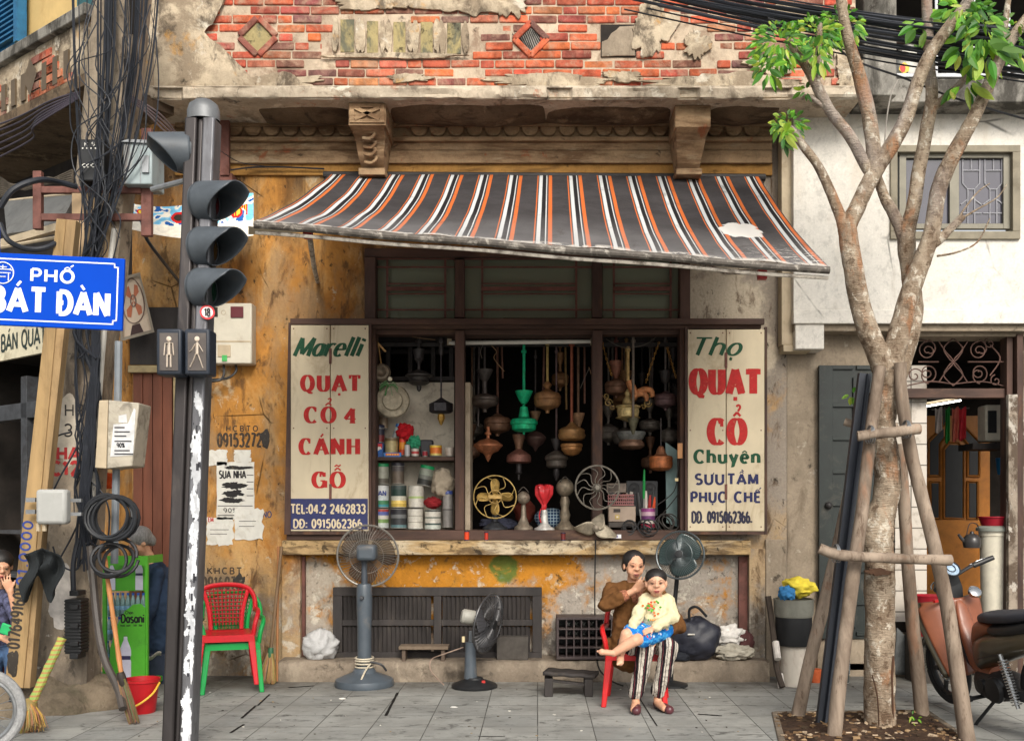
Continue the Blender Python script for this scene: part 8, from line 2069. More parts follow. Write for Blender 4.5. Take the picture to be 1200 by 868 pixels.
single(b, 'lashing_wire', M_steel, 'thin wire lashings binding the timber crossbars to the stakes', 'wire', P(980,648,6.75))

# ================================================================ motorbike
mb_ = thing('motorbike', 'bronze and tan underbone motorbike parked at the right edge behind the tree stake', 'motorbike', G(1120,835))
M_tan = mat('tan_plastic', S(128,74,50), .4, var=.15, scale=5, bump=.05, dirt=S(120,84,60), damt=.2, coat=.15)
M_bronze = mat('bronze_paint', S(84,78,64), .3, .35, var=.12, scale=5, bump=.03, dirt=S(90,80,66), damt=.15, coat=.3)
M_tyre = mat('black_tyre', S(34,34,36), .8, var=.15, bump=.3)
M_chrome = mat('chrome_parts', S(180,182,184), .2, .9, var=.1, bump=0)
fw = P(1110, 790, 7.9)
ax = Vector((.15, -.99, 0)).normalized()     # from the front wheel to the rear
LEAN = R(9)
s0_ = Vector((.99, .15, 0)).normalized()
UP = (Vector((0,0,1))*math.cos(LEAN) - s0_*math.sin(LEAN)); sdv = s0_*math.cos(LEAN) + Vector((0,0,1))*math.sin(LEAN)
def BK(a, s_, z): return Vector((fw.x + .05, fw.y, 0)) + ax*a + sdv*s_*1.12 + UP*z*1.12    # a back along the bike, s_ to its far side, z up
Mw = Matrix((ax, UP, ax.cross(UP))).transposed()
def wheel(name, c):
    b = MB(); b.ring(c, .255, .036, Mw, 48, 12); w_ = b.build(name, M_tyre, mb_)
    b = MB(); b.ring(c, .215, .022, Mw, 48, 8)
    for i in range(6):
        a = 2*PI*i/6; b.beam(c + Mw @ Vector((math.cos(a)*.03, math.sin(a)*.03, 0)), c + Mw @ Vector((math.cos(a+.15)*.21, math.sin(a+.15)*.21, 0)), .035, .02, sdv)
    b.lathe([(.05,-.05),(.06,-.03),(.06,.03),(.05,.05)], c, 16, Mw)
    o = b.build('rim', M_black, None); o.parent = w_; o.location = -WORLD[mb_.name]
    b = MB(); b.ring(c + sdv*-.02, .09, .012, Mw, 28, 6); o = b.build('brake_disc', M_chrome, None); o.parent = w_; o.location = -WORLD[mb_.name]
wheel('front_wheel', BK(0,0,.29)); wheel('rear_wheel', BK(1.24,0,.29))
b = MB(); b.c = S(200,196,180)
for i in range(9): a = R(150 + i*5); b.obox(BK(0,-.037,.29) + Mw @ Vector((math.cos(a)*.255, math.sin(a)*.255, 0)), .012, .002, .018)
b.build('tyre_lettering', M_attr, mb_)
b = MB()
def fender(a, c): an = lerp(R(28), R(155), a); rr = .31 + .01*math.sin(a*PI); w_ = (c-.5)*.13; return BK(0,0,.29) + Mw @ Vector((math.cos(an)*rr, math.sin(an)*rr, 0)) + sdv*w_ - UP*(abs(c-.5)**2*.12)
b.sheet(fender, 24, 8); b.build('front_fender', M_bronze, mb_, solid=.006)
b = MB()
for s_ in (-.065, .065): b.tube([BK(0,s_,.29), BK(.12,s_,.62), BK(.17,s_*.8,.78)], .02, 8)
b.build('fork', M_black, mb_)
def loft(secs, name, m_, n=20, ang=50):
    """secs: (a, z, half width, half height, tilt) rings across the bike"""
    b = MB(); vs = []
    for a, z, w_, h_, *t__ in secs:
        for j in range(n):
            an = 2*PI*j/n; cw = math.copysign(abs(math.cos(an))**.75, math.cos(an)); sw = math.copysign(abs(math.sin(an))**.75, math.sin(an))
            dx = (t__[0] if t__ else 0)*sw
            vs.append(BK(a + dx, cw*w_, z + sw*h_))
    k = len(secs)
    b.add(vs, [(i*n+j, i*n+(j+1) % n, (i+1)*n+(j+1) % n, (i+1)*n+j) for i in range(k-1) for j in range(n)] + [tuple(range(n))[::-1], tuple((k-1)*n+j for j in range(n))])
    return b.build(name, m_, mb_, ang=ang)
# leg shield: a wide curved tan board, inner face to the rider
def shield(a, c):
    z = lerp(.80, .30, c); s_ = (a-.5)*2; w_ = lerp(.235, .16, c**1.4)*(1 if c > .08 else .86)
    back = .26 + .10*c + .05*c*c + (.10*abs(s_)**2.2)*-1*(1-.3*c) + .03*math.exp(-(s_/.25)**2)*(-1)
    return BK(back - .02, s_*w_, z)
b = MB(); b.sheet(shield, 30, 24); b.build('leg_shield', M_tan, mb_, solid=.012, ang=60)
b = MB(); b.sheet(lambda a, c: shield(a, c) - ax*.035 + (sdv*((a-.5)*.05)), 30, 24); b.build('front_cowl', M_bronze, mb_, solid=.012, ang=60)
loft([(.30,.78,.02,.02),(.33,.70,.05,.07),(.37,.56,.06,.09),(.44,.42,.065,.08),(.56,.345,.075,.06),(.70,.34,.08,.06)], 'centre_tunnel', M_tan)
loft([(.20,.80,.09,.05),(.19,.86,.10,.06),(.19,.92,.085,.06),(.21,.97,.06,.03)], 'headset_cover', M_black)
b = MB(); dc = BK(.235,0,1.0); Md = toward((BK(.26,0,1.08) - BK(.2,0,1.0)) + Vector((.02,-.06,.02)))
b.lathe([(.001,.0),(.06,.0),(.072,.015),(.07,.022),(.001,.024)], dc, 24, Md); b.build('dashboard', mat('dash_face', S(150,170,190), .2, var=.3, scale=40, bump=0, spec=.6), mb_)
b = MB(); b.ring(dc + Md @ Vector((0,0,.02)), .072, .008, Md, 24, 6); b.ring(dc + Md @ Vector((0,0,.026)), .035, .004, Md, 20, 6); b.build('dash_ring', M_black, mb_)
b = MB(); b.tube(smooth_path([BK(.50,-.25,.93), BK(.38,-.17,.96), BK(.27,-.09,.94), BK(.2,0,.93), BK(.15,.1,.95), BK(.14,.22,.99), BK(.17,.35,1.02)], 5), .014, 8); b.build('handlebar', M_black, mb_)
for q0, q1 in ((BK(.40,-.185,.955), BK(.51,-.26,.925)), (BK(.14,.23,.99), BK(.175,.37,1.025))):
    b = MB(); b.tube([q0, q0.lerp(q1,.4), q1], [.022,.021,.019], 10); b.build('grip', M_black, mb_)
    b = MB(); b.tube([q0 - ax*.05, q0.lerp(q1,.5) - ax*.075, q1 - ax*.06], .006, 6); b.build('brake_lever', M_chrome, mb_)
b = MB(); b.lathe([(.03,-.03),(.045,-.01),(.05,.02),(.03,.03)], BK(.30,.12,.83), 14, Md); b.build('lock_housing', M_chrome, mb_)
b = MB()
for s_ in (-1, 1): b.lathe([(.001,-.04),(.03,-.03),(.035,.02),(.001,.04)], BK(.06,.16*s_,.72), 12, Mw)
b.build('turn_signal', mat('clear_lens', S(210,206,196), .2, bump=0), mb_)
loft([(.52,.56,.07,.06),(.60,.62,.10,.075),(.70,.65,.11,.055),(.80,.66,.10,.03)], 'seat_base', M_tan)
loft([(.72,.65,.08,.03),(.86,.66,.12,.04),(1.05,.68,.125,.045),(1.25,.72,.11,.045),(1.40,.76,.07,.03)], 'tail_cowl', M_black)
loft([(.62,.70,.06,.02),(.70,.725,.105,.035),(.85,.735,.12,.04),(1.05,.755,.12,.04),(1.25,.785,.10,.035),(1.38,.80,.06,.02)], 'seat', mat('seat_vinyl', S(48,50,58), .5, var=.1, bump=.2, bscale=90))
loft([(.50,.44,.05,.10),(.60,.48,.115,.12),(.75,.53,.135,.11),(.95,.57,.135,.09),(1.20,.63,.115,.075),(1.45,.69,.06,.05),(1.55,.71,.02,.02)], 'side_panel', M_bronze)
b = MB(); b.c = S(220,216,206);
for i in range(12): b.c = S(40,40,42); b.box(BK(.74 + i*.018,-.139,.50), BK(.744 + i*.018,-.137,.52))
b.tube([BK(.70,-.14,.47), BK(.95,-.14,.53)], .004, 4); b.build('panel_stripe', M_attr, mb_)
b = MB()
for i in range(16): b.ring(BK(1.02 + .006*i,-.15,.50 - .017*i), .03, .006, toward((BK(1.12,-.15,.23) - BK(1.02,-.15,.50))), 16, 6)
b.tube([BK(1.0,-.15,.54), BK(1.12,-.15,.22)], .014, 8); b.build('shock_absorber', M_chrome, mb_)
loft([(.46,.30,.05,.05),(.55,.28,.11,.09),(.70,.27,.13,.10),(.82,.28,.10,.09),(.90,.29,.05,.05)], 'engine', M_blackiron)
b = MB(); b.lathe([(.001,-.03),(.085,-.025),(.095,0),(.085,.025),(.001,.03)], BK(.86,-.14,.29), 24, Mw); b.lathe([(.001,-.035),(.04,-.03),(.04,.0)], BK(.70,-.15,.30), 18, Mw); b.beam(BK(.86,-.12,.29), BK(1.24,-.10,.29), .07, .05, sdv); b.build('chain_case', M_black, mb_)
b = MB(); b.tube(smooth_path([BK(.62,.08,.2), BK(.75,.13,.17), BK(1.0,.15,.2), BK(1.4,.17,.3)], 5), .035, 10); b.build('exhaust', M_chrome, mb_)
b = MB(); b.tube([BK(.60,-.28,.20), BK(.60,.28,.20)], .016, 8); b.tube([BK(.60,-.29,.20), BK(.60,-.17,.2)], .024, 8); b.build('foot_rest', M_black, mb_)
b = MB(); b.tube([BK(.72,-.06,.2), BK(.62,-.16,.05), BK(.60,-.18,0.012)], .012, 8); b.build('kick_stand', M_black, mb_)
b = MB()
for s_ in (-.04,.04): b.tube([BK(.17,s_,.78), BK(.40,s_,.40), BK(.55,s_,.32)], .02, 8)
b.build('down_tube', M_black, mb_)
b = MB(); b.sheet(lambda a, c: BK(1.24,0,.29) + Mw @ Vector((math.cos(lerp(R(10),R(120),a))*.32, math.sin(lerp(R(10),R(120),a))*.32, (c-.5)*.15)), 16, 4); b.build('rear_fender', M_black, mb_, solid=.006)
b = MB(); b.beam(BK(.22,0,.80), BK(.30,-.18,.82), .02, .02); b.beam(BK(1.5,0,.72), BK(1.56,0,.66), .1, .05); b.build('tail_lamp', mat('red_lens', S(160,30,30), .3), mb_)
# ================================================================ people
M_skin = mat('skin', S(204,154,124), .55, var=.10, scale=14, bump=.08, bscale=120, sss=.08)
M_skinc = mat('child_skin', S(208,160,132), .5, var=.06, scale=14, bump=.03, sss=.08)
M_hair = mat('black_hair', S(30,27,26), .5, var=.3, scale=40, stretch=(3,3,.4), bump=.4, bscale=120)
M_ghair = mat('grey_hair', S(128,126,124), .5, var=.35, scale=40, stretch=(3,3,.4), bump=.5, bscale=120)
TMP = bpy.data.scenes.new('tmp')
def fuse(b, name, m_, parent, voxel=.008, smooth=4, local=True, disp=None):
    """one continuous skin over the overlapping limbs collected in b"""
    me = bpy.data.meshes.new('tmp'); off = WORLD[parent.name]
    me.from_pydata([tuple(Vector(v) - off) for v in b.v], [], b.f)
    o = bpy.data.objects.new('tmp', me); TMP.collection.objects.link(o)
    r_ = o.modifiers.new('r', 'REMESH'); r_.mode = 'VOXEL'; r_.voxel_size = voxel
    s_ = o.modifiers.new('s', 'SMOOTH'); s_.iterations = smooth; s_.factor = .5
    TMP.view_layers[0].update(); dg = TMP.view_layers[0].depsgraph; ev = o.evaluated_get(dg); nm = bpy.data.meshes.new_from_object(ev)
    bpy.data.objects.remove(o)
    if disp:
        ns = [v.normal.copy() for v in nm.vertices]
        for v, n in zip(nm.vertices, ns): v.co += disp(v.co + off, n)
    nm.materials.clear(); nm.materials.append(m_)
    nm.polygons.foreach_set('use_smooth', [True]*len(nm.polygons)); nm.update()
    ob = bpy.data.objects.new(name, nm); COL.objects.link(ob); ob.parent = parent; WORLD[ob.name] = off.copy()
    return ob
def seg(b, pts, rs, n=14, flat=1.0):
    """a limb: rounded ends, tapering through the radii"""
    pts = [Vector(p) for p in pts]
    sp_ = smooth_path(pts, 5) if len(pts) > 2 else [pts[0].lerp(pts[1], i/5) for i in range(6)]
    k = len(sp_); rr = []
    for i in range(k):
        f = i/(k-1)*(len(rs)-1); j = min(len(rs)-2, int(f)); rr.append(lerp(rs[j], rs[j+1], f-j))
    b.tube(sp_, rr, n, sq=flat); b.ball(sp_[0], rr[0], n=n, m=8); b.ball(sp_[-1], rr[-1], n=n, m=8)
def ell(b, c, rx, ry, rz, M=None): b.ball(c, rx, ry, rz, 20, 14, M)
def hand(b, wrist, d, nrm, size=.17, curl=.5, spread=.16, thumb=1, point=False):
    """palm, four bent fingers of different lengths and a thumb from the side of the palm"""
    d = Vector(d).normalized(); nrm = Vector(nrm); nrm = (nrm - d*nrm.dot(d)).normalized(); s_ = d.cross(nrm)*thumb
    wrist = Vector(wrist); pl_ = size*.5
    kn = wrist + d*pl_
    for q in (-1.0, -.33, .33, 1.0): seg(b, [wrist + s_*(q*size*.12), kn + s_*(q*size*.19)], [size*.085, size*.085], 8)
    for i, (q, L) in enumerate(((1.0,.42),(.34,.5),(-.34,.46),(-1.0,.36))):
        cu = curl if not (point and i == 0) else .06
        p = kn + s_*(q*size*.2); dd = (d + s_*(q*spread)).normalized(); pts = [p - dd*size*.08, p]
        for j, fr_ in enumerate((.42,.33,.25)):
            an = cu*(j + .6)*.9; w_ = dd*math.cos(an) - nrm*math.sin(an); p = p + w_*(L*size*fr_); pts.append(p)
        seg(b, pts, [size*.05, size*.05, size*.045, size*.042, size*.034], 8)
    p = wrist + d*size*.16 + s_*size*.2; w1 = (d*.75 + s_*.7 - nrm*.3).normalized(); w2 = (d*.95 + s_*.25 - nrm*.3*(1+curl)).normalized()
    seg(b, [wrist + d*size*.1 + s_*size*.08, p, p + w1*size*.2, p + w1*size*.2 + w2*size*.18], [size*.07, size*.065, size*.052, size*.042], 8)
def head(b, c, M_, s_=1.0, child=False, jaw=1.0):
    """skull, jaw, cheeks, nose, lips and ears; M_: x right of the face, y forward, z up"""
    c = Vector(c); L = lambda x, y, z: c + M_ @ Vector((x*s_, y*s_, z*s_))
    MM = M_
    b.ball(L(0,-.012,.035), .076*s_, .092*s_, .085*s_, 24, 16, MM)
    b.ball(L(0,.022,-.02), .064*s_, .066*s_, (.080 if child else .084)*s_, 22, 14, MM)
    b.ball(L(0,.034,-.075*jaw), .040*s_, .042*s_, .036*s_, 18, 12, MM)
    for x in (-1, 1):
        b.ball(L((.036 if child else .034)*x,.046,-.032), (.036 if child else .029)*s_, .029*s_, (.036 if child else .036)*s_, 14, 10, MM)
        b.ball(L(.076*x,-.012,-.005), .012*s_, .022*s_, .034*s_, 12, 8, MM)
        b.ball(L(.033*x,.074,.026), .022*s_, .014*s_, .010*s_, 12, 8, MM)
    b.ball(L(0,.088,.012), .011*s_, .014*s_, .026*s_, 12, 8, MM); b.ball(L(0,.100,-.012), (.017 if child else .016)*s_, .016*s_, .013*s_, 12, 8, MM)
    for x in (-1, 1): b.ball(L(.014*x,.090,-.014), .010*s_, .011*s_, .009*s_, 10, 7, MM)
    b.ball(L(0,.080,-.062), .024*s_, .014*s_, .014*s_, 14, 8, MM)
def face(parent, c, M_, s_=1.0, open_=.3, lip=S(150,74,66), closed=False):
    """eyes, brows, lips: small parts of their own set in the head"""
    c = Vector(c); L = lambda x, y, z: c + M_ @ Vector((x*s_, y*s_, z*s_))
    b = MB()
    for x in (-1, 1):
        b.c = S(150,128,114); b.ball(L(.031*x,.0815,.008), .0135*s_, .009*s_, (.0046)*s_, 14, 8, M_)
        b.c = S(28,20,18); b.ball(L(.031*x,.0865,.008), .0062*s_, .0052*s_, .0048*s_, 12, 8, M_)
        b.c = S(60,40,32); b.tube(smooth_path([L(.017*x,.089,.009), L(.031*x,.0935,.0132), L(.045*x,.083,.009)], 5), .0016*s_, 6)
    b.build('eyes', mat('eye', attr=True, rough=.2, var=.02, bump=0), parent)
    b = MB()
    for x in (-1, 1): b.tube(smooth_path([L(.014*x,.094,.030), L(.032*x,.095,.037), L(.052*x,.080,.031)], 5), [.0018*s_]*4 + [.0024*s_]*3 + [.0012*s_]*4, 6)
    b.build('eyebrows', M_hair, parent)
    b = MB(); b.c = lip; b.ball(L(0,.0925,-.054), .023*s_, .008*s_, .0062*s_, 16, 8, M_); b.ball(L(0,.0915,-.0665), .019*s_, .008*s_, .0070*s_, 16, 8, M_)
    b.c = S(60,24,22); b.ball(L(0,.0965,-.060), .017*s_, .0065*s_, (.0015 + .0035*open_)*s_, 14, 6, M_); b.build('lips', mat('lip', attr=True, rough=.45, var=.05, bump=0), parent)
def basis(fwd, up=(0,0,1)):
    f = Vector(fwd).normalized(); r_ = f.cross(Vector(up)).normalized(); u = r_.cross(f); return Matrix((r_, f, u)).transposed()
def folds(amp, fr): return lambda p, n: n*(amp*(MN.noise(p*fr) + .6*MN.noise(p*fr*2.3)))
# ---------------- red plastic chair under the woman
wch = chair('bright red plastic armchair on which the woman sits', Vector((P(745,0,8.12).x, 8.12, 0)), -8, S(196,34,36), name='seat_chair', arms=True)
wch['label'] = 'bright red plastic armchair on which the woman with the child sits'
# ---------------- the woman
wo = thing('person', 'older woman in a brown jacket and striped trousers seated with a child on her lap', 'person', Vector((P(745,0,8.0).x, 8.0, 0)))
hipL, hipR = P(727,751,8.12), P(758,751,8.12)           # image left / right
chest = P(740,712,8.12); neck_ = P(741,686,8.10); hc_ = P(743,663,8.06)
shL, shR = P(718,690,8.10), P(769,691,8.14)
kL, kR = P(757,759,7.72), P(784,758,7.72)
aL, aR = P(745,819,7.78), P(771,817,7.82)
eL, wL = P(710,709,7.90), P(744,691,7.84)                # her right arm, lifted
eR, wR = P(796,733,7.98), P(769,746,7.72)
Mh = basis((.18,-1,-.10), (.05,0,1)) @ Matrix.Diagonal((1.06, 1.0, 1.0))
b = MB()
head(b, hc_, Mh, .98)
seg(b, [P(741,690,8.12), P(742,676,8.09)], [.050,.047])
seg(b, [hipL.lerp(hipR,.5), P(740,728,8.14), chest, P(741,694,8.12)], [.13,.12,.125,.07], 18, .75)
seg(b, [shL, eL], [.044,.036]); seg(b, [eL, wL], [.035,.024]); seg(b, [shR, eR], [.044,.036]); seg(b, [eR, wR], [.035,.024])
seg(b, [hipL, kL], [.075,.055]); seg(b, [kL, aL], [.05,.030]); seg(b, [hipR, kR], [.075,.055]); seg(b, [kR, aR], [.05,.030])
hand(b, wL, (.62,-.25,.62), (.25,-.9,.1), .155, .75, .12, 1, True)
hand(b, wR, (-.75,-.2,-.35), (0,-.6,.7), .16, .35, .14, -1)
for a_, dx in ((aL,-.05), (aR,.06)):
    f = Vector((a_.x + dx*.2, a_.y, .04)); seg(b, [a_, Vector((a_.x, a_.y, .06)), f + Vector((dx*.4,-.13,-.005))], [.030,.034,.026], 12)
fuse(b, 'body', M_skin, wo, .0055, 3)
face(wo, hc_, Mh, .98, .1, S(150,92,80))
b = MB()                                                   # hair pulled back
L = lambda x, y, z: hc_ + Mh @ Vector((x*.98, y*.98, z*.98))
b.ball(L(0,-.024,.044), .089, .092, .088, 26, 18, Mh)
for x in (-1, 1): b.ball(L(.066*x,-.035,.005), .024, .045, .06, 14, 10, Mh)
b.ball(L(0,-.10,-.01), .05, .04, .05, 16, 10, Mh)
fuse(b, 'hair', M_hair, wo, .006, 2, disp=lambda p, n: n*(.0025*MN.noise(Vector((p.x*90, p.y*90, p.z*14)))))
b = MB()                                                   # jacket
seg(b, [P(737,764,8.12), P(738,735,8.13), P(741,704,8.12), P(742,690,8.11)], [.165,.148,.152,.085], 22, .82)
seg(b, [P(724,766,8.02), P(727,735,8.03), P(733,705,8.03)], [.07,.075,.07], 16, .8)
seg(b, [shL, shL.lerp(eL,.5), eL], [.066,.064,.062]); seg(b, [eL, eL.lerp(wL,.55)], [.062,.054]); seg(b, [shR, eR], [.066,.058]); seg(b, [eR, eR.lerp(wR,.5)], [.058,.046])
seg(b, [shL, P(742,688,8.13), shR], [.058,.062,.058])
seg(b, [P(716,770,8.08), P(712,755,8.06)], [.05,.05], 12)
fuse(b, 'jacket', mat('brown_jacket', S(100,68,40), .95, var=.14, scale=9, bump=.3, bscale=160, spec=.1), wo, .0075, 4, disp=folds(.017, 12))
b = MB()                                                   # patterned blouse at the neck and cuff
seg(b, [P(745,700,8.02), P(747,690,8.03)], [.055,.045], 14); seg(b, [eL.lerp(wL,.52), eL.lerp(wL,.64)], [.052,.046], 12)
fuse(b, 'blouse', mat('blouse_print', S(150,96,72), .9, var=.7, scale=60, bump=0), wo, .006, 2)
t = NT('striped_trousers')
st_u = t.n('ShaderNodeSeparateXYZ'); t.put(st_u.inputs[0], t.obj)
xx = t.m('ADD', st_u.outputs[0], t.m('MULTIPLY', st_u.outputs[2], -.075)); xx = t.m('ADD', xx, t.m('MULTIPLY', t.m('SUBTRACT', t.noise(9,4), .5), .018))
fr_ = t.m('FRACT', t.m('MULTIPLY', xx, 15.0))
c_ = t.mix(t.step(fr_, .44, .48), S(34,30,34), S(196,188,176)); c_ = t.mix(t.m('MULTIPLY', t.step(fr_, .62, .64), t.step(fr_, .70, .68)), c_, S(40,36,40)); c_ = t.mix(t.m('MULTIPLY', t.step(fr_, .10, .12), t.step(fr_, .18, .16)), c_, S(120,60,66))
c_ = t.mix(t.step(t.noise(90,3,.7,0,(1,1,.4)), .52, .62, 0, .65), c_, S(60,54,56)); t.fin(c_, .92, 0, t.bump(t.noise(120,2), .2, .003), .1)
b = MB()
for h_, k_, a_ in ((hipL,kL,aL), (hipR,kR,aR)):
    seg(b, [h_, h_.lerp(k_,.5), k_], [.10,.086,.072], 18); seg(b, [k_, k_.lerp(a_,.5), a_ + Vector((0,0,.045))], [.072,.062,.056], 18)
fuse(b, 'trousers', t.mat, wo, .008, 4, disp=folds(.010, 15))
for a_, dx in ((aL,-.01), (aR,.07)):
    b = MB(); f = Vector((a_.x, a_.y, .035))
    seg(b, [f + Vector((0,.045,0)), f + Vector((dx*.5,-.06,.0)), f + Vector((dx,-.15,-.006))], [.036,.043,.036], 14, .8)
    fuse(b, 'shoe', mat('maroon_shoe', S(84,44,50), .35, var=.15, bump=.1, coat=.2), wo, .006, 3)
# ---------------- the child
ch_ = thing('person', 'small child in a cream printed sweater and blue shorts on the woman\'s lap', 'person', Vector((P(765,0,7.8).x, 7.8, .5)))
YC_ = 7.74
cc = P(769,683.5,7.69); Mc = basis((-.08,-1,-.02), (-.03,0,1)) @ Matrix.Diagonal((1.08, 1.0, .97))
sL, sR = P(757,702,YC_), P(782,703,YC_+.02); e1, w1 = P(748,719,7.66), P(741,736,7.62); e2, w2 = P(789,722,7.68), P(765,736,7.56)
hp1, hp2 = P(758,737,7.78), P(776,738,7.80)
k1, f1 = P(734,743,7.60), P(727,768,7.64)
k2, f2 = P(744,750,7.54), P(719,765,7.56)
b = MB()
head(b, cc, Mc, .92, True, .92)
seg(b, [P(769,704,YC_), P(769,692,7.72)], [.045,.045])
seg(b, [hp1.lerp(hp2,.5), P(767,722,YC_), P(769,704,YC_)], [.085,.085,.06], 16, .85)
seg(b, [sL, e1], [.034,.03]); seg(b, [e1, w1], [.03,.021]); seg(b, [sR, e2], [.034,.03]); seg(b, [e2, w2], [.03,.021])
seg(b, [hp1, k1], [.058,.046]); seg(b, [k1, k1.lerp(f1,.4), f1], [.045,.042,.026]); seg(b, [hp2, k2], [.058,.046]); seg(b, [k2, k2.lerp(f2,.45), f2], [.045,.041,.026])
hand(b, w1, (-.15,-.3,-.9), (-.2,-.9,.2), .10, .5, .1, 1); hand(b, w2, (-.75,-.3,-.25), (0,-.6,.6), .10, .4, .1, -1)
for p, d in ((f1, Vector((-.05,-.6,-.25))), (f2, Vector((-.75,-.3,.12)))):
    d.normalize(); sd_ = d.cross(Vector((0,0,1))).normalized()
    seg(b, [p, p + d*.055, p + d*.10], [.028,.030,.026], 12, .8)
    for i in range(5): seg(b, [p + d*.09 + sd_*(.018 - i*.0095), p + d*(.125 - i*.005) + sd_*(.020 - i*.0105)], [.0085 - .0006*i + (.002 if i == 0 else 0)]*2, 8)
fuse(b, 'body', M_skinc, ch_, .005, 2)
face(ch_, cc, Mc, .92, 1.0, S(176,92,84))
b = MB(); L = lambda x, y, z: cc + Mc @ Vector((x*.92, y*.92, z*.92)); b.ball(L(0,-.020,.052), .079, .087, .075, 24, 16, Mc)
fuse(b, 'hair', M_hair, ch_, .006, 2)
b = MB()
seg(b, [hp1.lerp(hp2,.5) + Vector((0,0,.0)), P(767,722,YC_), P(769,706,YC_)], [.110,.110,.075], 20, .9)
seg(b, [sL, P(770,704,YC_), sR], [.048,.055,.048]); seg(b, [sL, e1], [.054,.050]); seg(b, [e1, w1.lerp(e1,.12)], [.050,.038]); seg(b, [sR, e2], [.054,.052]); seg(b, [e2, w2.lerp(e2,.12)], [.052,.038])
fuse(b, 'sweater', mat('cream_sweater', S(208,198,162), .95, var=.06, scale=9, bump=.3, bscale=160, spec=.1), ch_, .0065, 4, disp=folds(.012, 17))
b = MB()
def onfront(u, v): 
    return P(u, v, YC_-.100 - .012*math.cos((u-766)/14))
for i in range(26):
    u = 765 + rl_.gauss(0,5); v = 712 + rl_.gauss(0,4); b.c = rl_.choice([S(80,150,50), S(100,170,60), S(220,110,50), S(90,140,60), S(200,80,60)]) if v < 717 else S(214,110,60)
    b.ball(onfront(u, v), .010, .003, .008, 8, 6)
for i in range(5): b.c = rl_.choice([S(90,150,70), S(220,140,50)]); b.ball(onfront(760 + i*2.6, 726), .006, .003, .009, 8, 6)
b.build('sweater_print', M_attrm, ch_)
t = NT('shorts_print'); vv_ = t.n('ShaderNodeTexVoronoi'); t.put(vv_.inputs['Vector'], t.obj); vv_.inputs['Scale'].default_value = 24
c_ = t.mix(t.step(t.noise(20,3), .45, .6), S(30,110,190), S(70,160,220)); c_ = t.mix(t.step(vv_.outputs[0], .26, .2), c_, S(216,220,226)); c_ = t.mix(t.step(t.noise(26,3,.5,0,(1,1,1),(3,3,3)), .62, .66), c_, S(200,60,60)); t.fin(c_, .9, 0, None, .1)
b = MB(); seg(b, [hp1, hp1.lerp(k1,.72)], [.082,.076], 16); seg(b, [hp2, hp2.lerp(k2,.72)], [.082,.076], 16); seg(b, [hp1, hp2], [.09,.09], 16)
fuse(b, 'shorts', t.mat, ch_, .007, 4, disp=folds(.007, 18))
# ---------------- person at the left edge, hand to the face
lp = thing('person', 'seated person with dark hair in a dark floral shirt cut by the left edge', 'person', Vector((P(-8,0,8.6).x, 8.6, 0)))
Y0 = 8.5
b = MB(); hl = P(2,664,Y0); Ml = basis((.5,-.8,-.25))
head(b, hl, Ml, 1.0); seg(b, [P(-4,690,Y0+.06), P(0,676,Y0+.02)], [.05,.05]); seg(b, [P(-10,760,Y0+.1), P(-8,720,Y0+.08), P(-6,694,Y0+.06)], [.14,.14,.08], 18, .8)
seg(b, [P(12,702,Y0-.0), P(24,738,Y0-.12)], [.045,.037]); seg(b, [P(24,738,Y0-.12), P(12,692,Y0-.17)], [.036,.025]); hand(b, P(12,692,Y0-.17), (-.3,-.1,.9), (0,-1,0), .16, .4)
seg(b, [P(-26,702,Y0), P(-20,740,Y0-.15)], [.045,.037]); seg(b, [P(-20,740,Y0-.15), P(5,748,Y0-.3)], [.036,.025]); hand(b, P(5,748,Y0-.3), (.8,-.1,.1), (0,-1,.3), .16, .5)
for s_ in (-18, 6): seg(b, [P(s_,768,Y0+.1), P(s_+10,770,Y0-.35)], [.08,.06]); seg(b, [P(s_+10,770,Y0-.35), Vector((P(s_+10,0,Y0-.3).x, Y0-.3, .04))], [.055,.035])
fuse(b, 'body', M_skin, lp, .008, 3); face(lp, hl, Ml)
b = MB(); L = lambda x, y, z: hl + Ml @ Vector((x, y, z)); b.ball(L(0,-.03,.05), .094, .105, .092, 24, 16, Ml); b.ball(L(.05,-.05,-.0), .045, .06, .07, 14, 10, Ml); b.ball(L(-.05,-.05,-.0), .045, .06, .07, 14, 10, Ml); fuse(b, 'hair', M_hair, lp, .007, 2)
b = MB(); seg(b, [P(-10,768,Y0+.1), P(-8,722,Y0+.08), P(-6,698,Y0+.06)], [.17,.165,.10], 20, .85); seg(b, [P(-26,702,Y0+.04), P(12,702,Y0+.02)], [.06,.06]); seg(b, [P(12,702,Y0), P(22,732,Y0-.10)], [.062,.056]); seg(b, [P(-26,702,Y0), P(-21,736,Y0-.13)], [.06,.055])
fuse(b, 'shirt', mat('floral_shirt', S(70,72,96), .95, var=.8, scale=26, bump=.2), lp, .009, 4, disp=folds(.008, 12))
b = MB()
for s_ in (-18, 6): seg(b, [P(s_,768,Y0+.1), P(s_+10,768,Y0-.35)], [.10,.08]); seg(b, [P(s_+10,768,Y0-.35), Vector((P(s_+10,0,Y0-.3).x, Y0-.3, .12))], [.078,.06])
fuse(b, 'jeans', mat('blue_jeans', S(60,84,116), .9, var=.25, scale=12), lp, .009, 4, disp=folds(.006, 12))
b = MB(); b.c = S(40,170,100); b.obox(P(7,737,8.1), .09, .02, .09, rot('Y', 20)); single(b, 'green_cup', M_attr, 'bright green paper cup held by the person at the left edge', 'cup', P(7,737,8.1), bev=.01)
b = MB(); p_ = Vector((P(-10,0,8.62).x, 8.62, 0)); b.c = S(160,40,50); b.box(p_ + Vector((-.2,-.2,.36)), p_ + Vector((.2,.2,.40)))
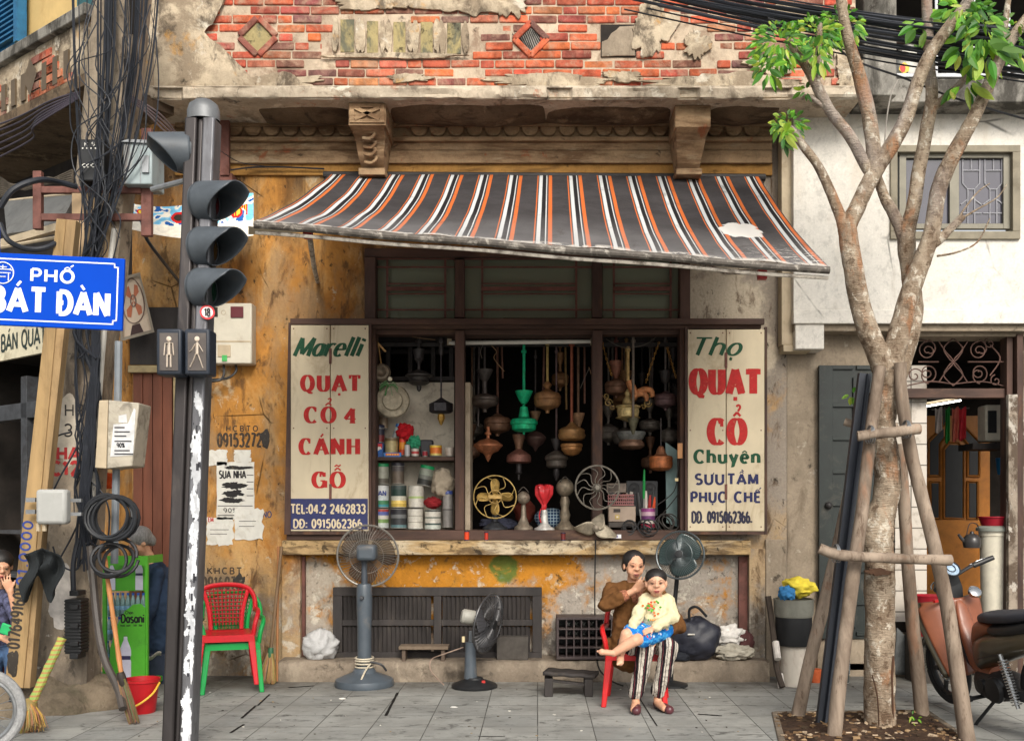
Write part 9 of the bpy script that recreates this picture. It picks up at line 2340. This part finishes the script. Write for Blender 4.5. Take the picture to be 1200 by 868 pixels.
for sx in (-1,1):
    for sy in (-1,1): b.box(p_ + Vector((sx*.17-.02, sy*.17-.02, 0)), p_ + Vector((sx*.17+.02, sy*.17+.02, .359)))
single(b, 'plastic_stool', M_attr, 'red plastic stool under the person at the left edge', 'stool', p_)
# ---------------- grey haired person bent behind the drinks stand
gp = thing('person', 'grey haired person in a dark blue jacket bending down behind the green drinks stand', 'person', Vector((P(186,0,9.15).x, 9.15, 0)))
Y1 = 9.12
b = MB(); hg = P(164,636,Y1-.08); Mg = basis((-.75,-.5,-.6))
head(b, hg, Mg, 1.0); seg(b, [P(176,655,Y1), P(169,643,Y1-.05)], [.052,.05]); seg(b, [P(190,745,Y1+.05), P(190,700,Y1+.03), P(181,664,Y1)], [.13,.14,.08], 18, .8)
seg(b, [P(184,672,Y1-.12), P(174,720,Y1-.18)], [.045,.037]); seg(b, [P(174,720,Y1-.18), P(160,748,Y1-.2)], [.036,.025]); hand(b, P(160,748,Y1-.2), (-.4,0,-.9), (0,-1,0), .16, .4)
seg(b, [P(194,672,Y1+.1), P(196,722,Y1+.05)], [.045,.037]); seg(b, [P(196,722,Y1+.05), P(186,748,Y1)], [.036,.025]); hand(b, P(186,748,Y1), (-.4,0,-.9), (0,-1,0), .16, .4)
for dx in (-6, 8): seg(b, [P(190+dx,745,Y1+.08), P(186+dx,776,Y1+.0)], [.08,.055]); seg(b, [P(186+dx,776,Y1), Vector((P(192+dx,0,Y1).x, Y1+.04, .04))], [.05,.035])
fuse(b, 'body', M_skin, gp, .009, 3); face(gp, hg, Mg)
b = MB(); L = lambda x, y, z: hg + Mg @ Vector((x, y, z)); b.ball(L(0,-.035,.045), .098, .105, .10, 24, 16, Mg); b.ball(L(0,-.09,-.02), .06, .05, .07, 14, 10, Mg); fuse(b, 'hair', M_ghair, gp, .007, 2, disp=lambda p, n: n*(.003*MN.noise(Vector((p.x*90, p.y*90, p.z*20)))))
b = MB(); seg(b, [P(191,752,Y1+.05), P(192,712,Y1+.03), P(182,668,Y1)], [.155,.165,.10], 20, .85); seg(b, [P(184,672,Y1-.12), P(176,716,Y1-.17)], [.068,.056]); seg(b, [P(176,716,Y1-.17), P(163,742,Y1-.19)], [.056,.046]); seg(b, [P(194,672,Y1+.1), P(196,722,Y1+.05)], [.068,.056]); seg(b, [P(196,722,Y1+.05), P(188,744,Y1)], [.056,.046])
fuse(b, 'jacket', mat('navy_jacket', S(34,50,72), .9, var=.2, scale=9), gp, .009, 4, disp=folds(.010, 11))
b = MB()
for dx in (-6, 8): seg(b, [P(190+dx,745,Y1+.08), P(186+dx,776,Y1+.0)], [.10,.075]); seg(b, [P(186+dx,776,Y1), Vector((P(192+dx,0,Y1).x, Y1+.04, .10))], [.07,.06])
fuse(b, 'trousers', mat('navy_trousers', S(36,42,58), .9, var=.15), gp, .009, 4)

bpy.data.scenes.remove(TMP)
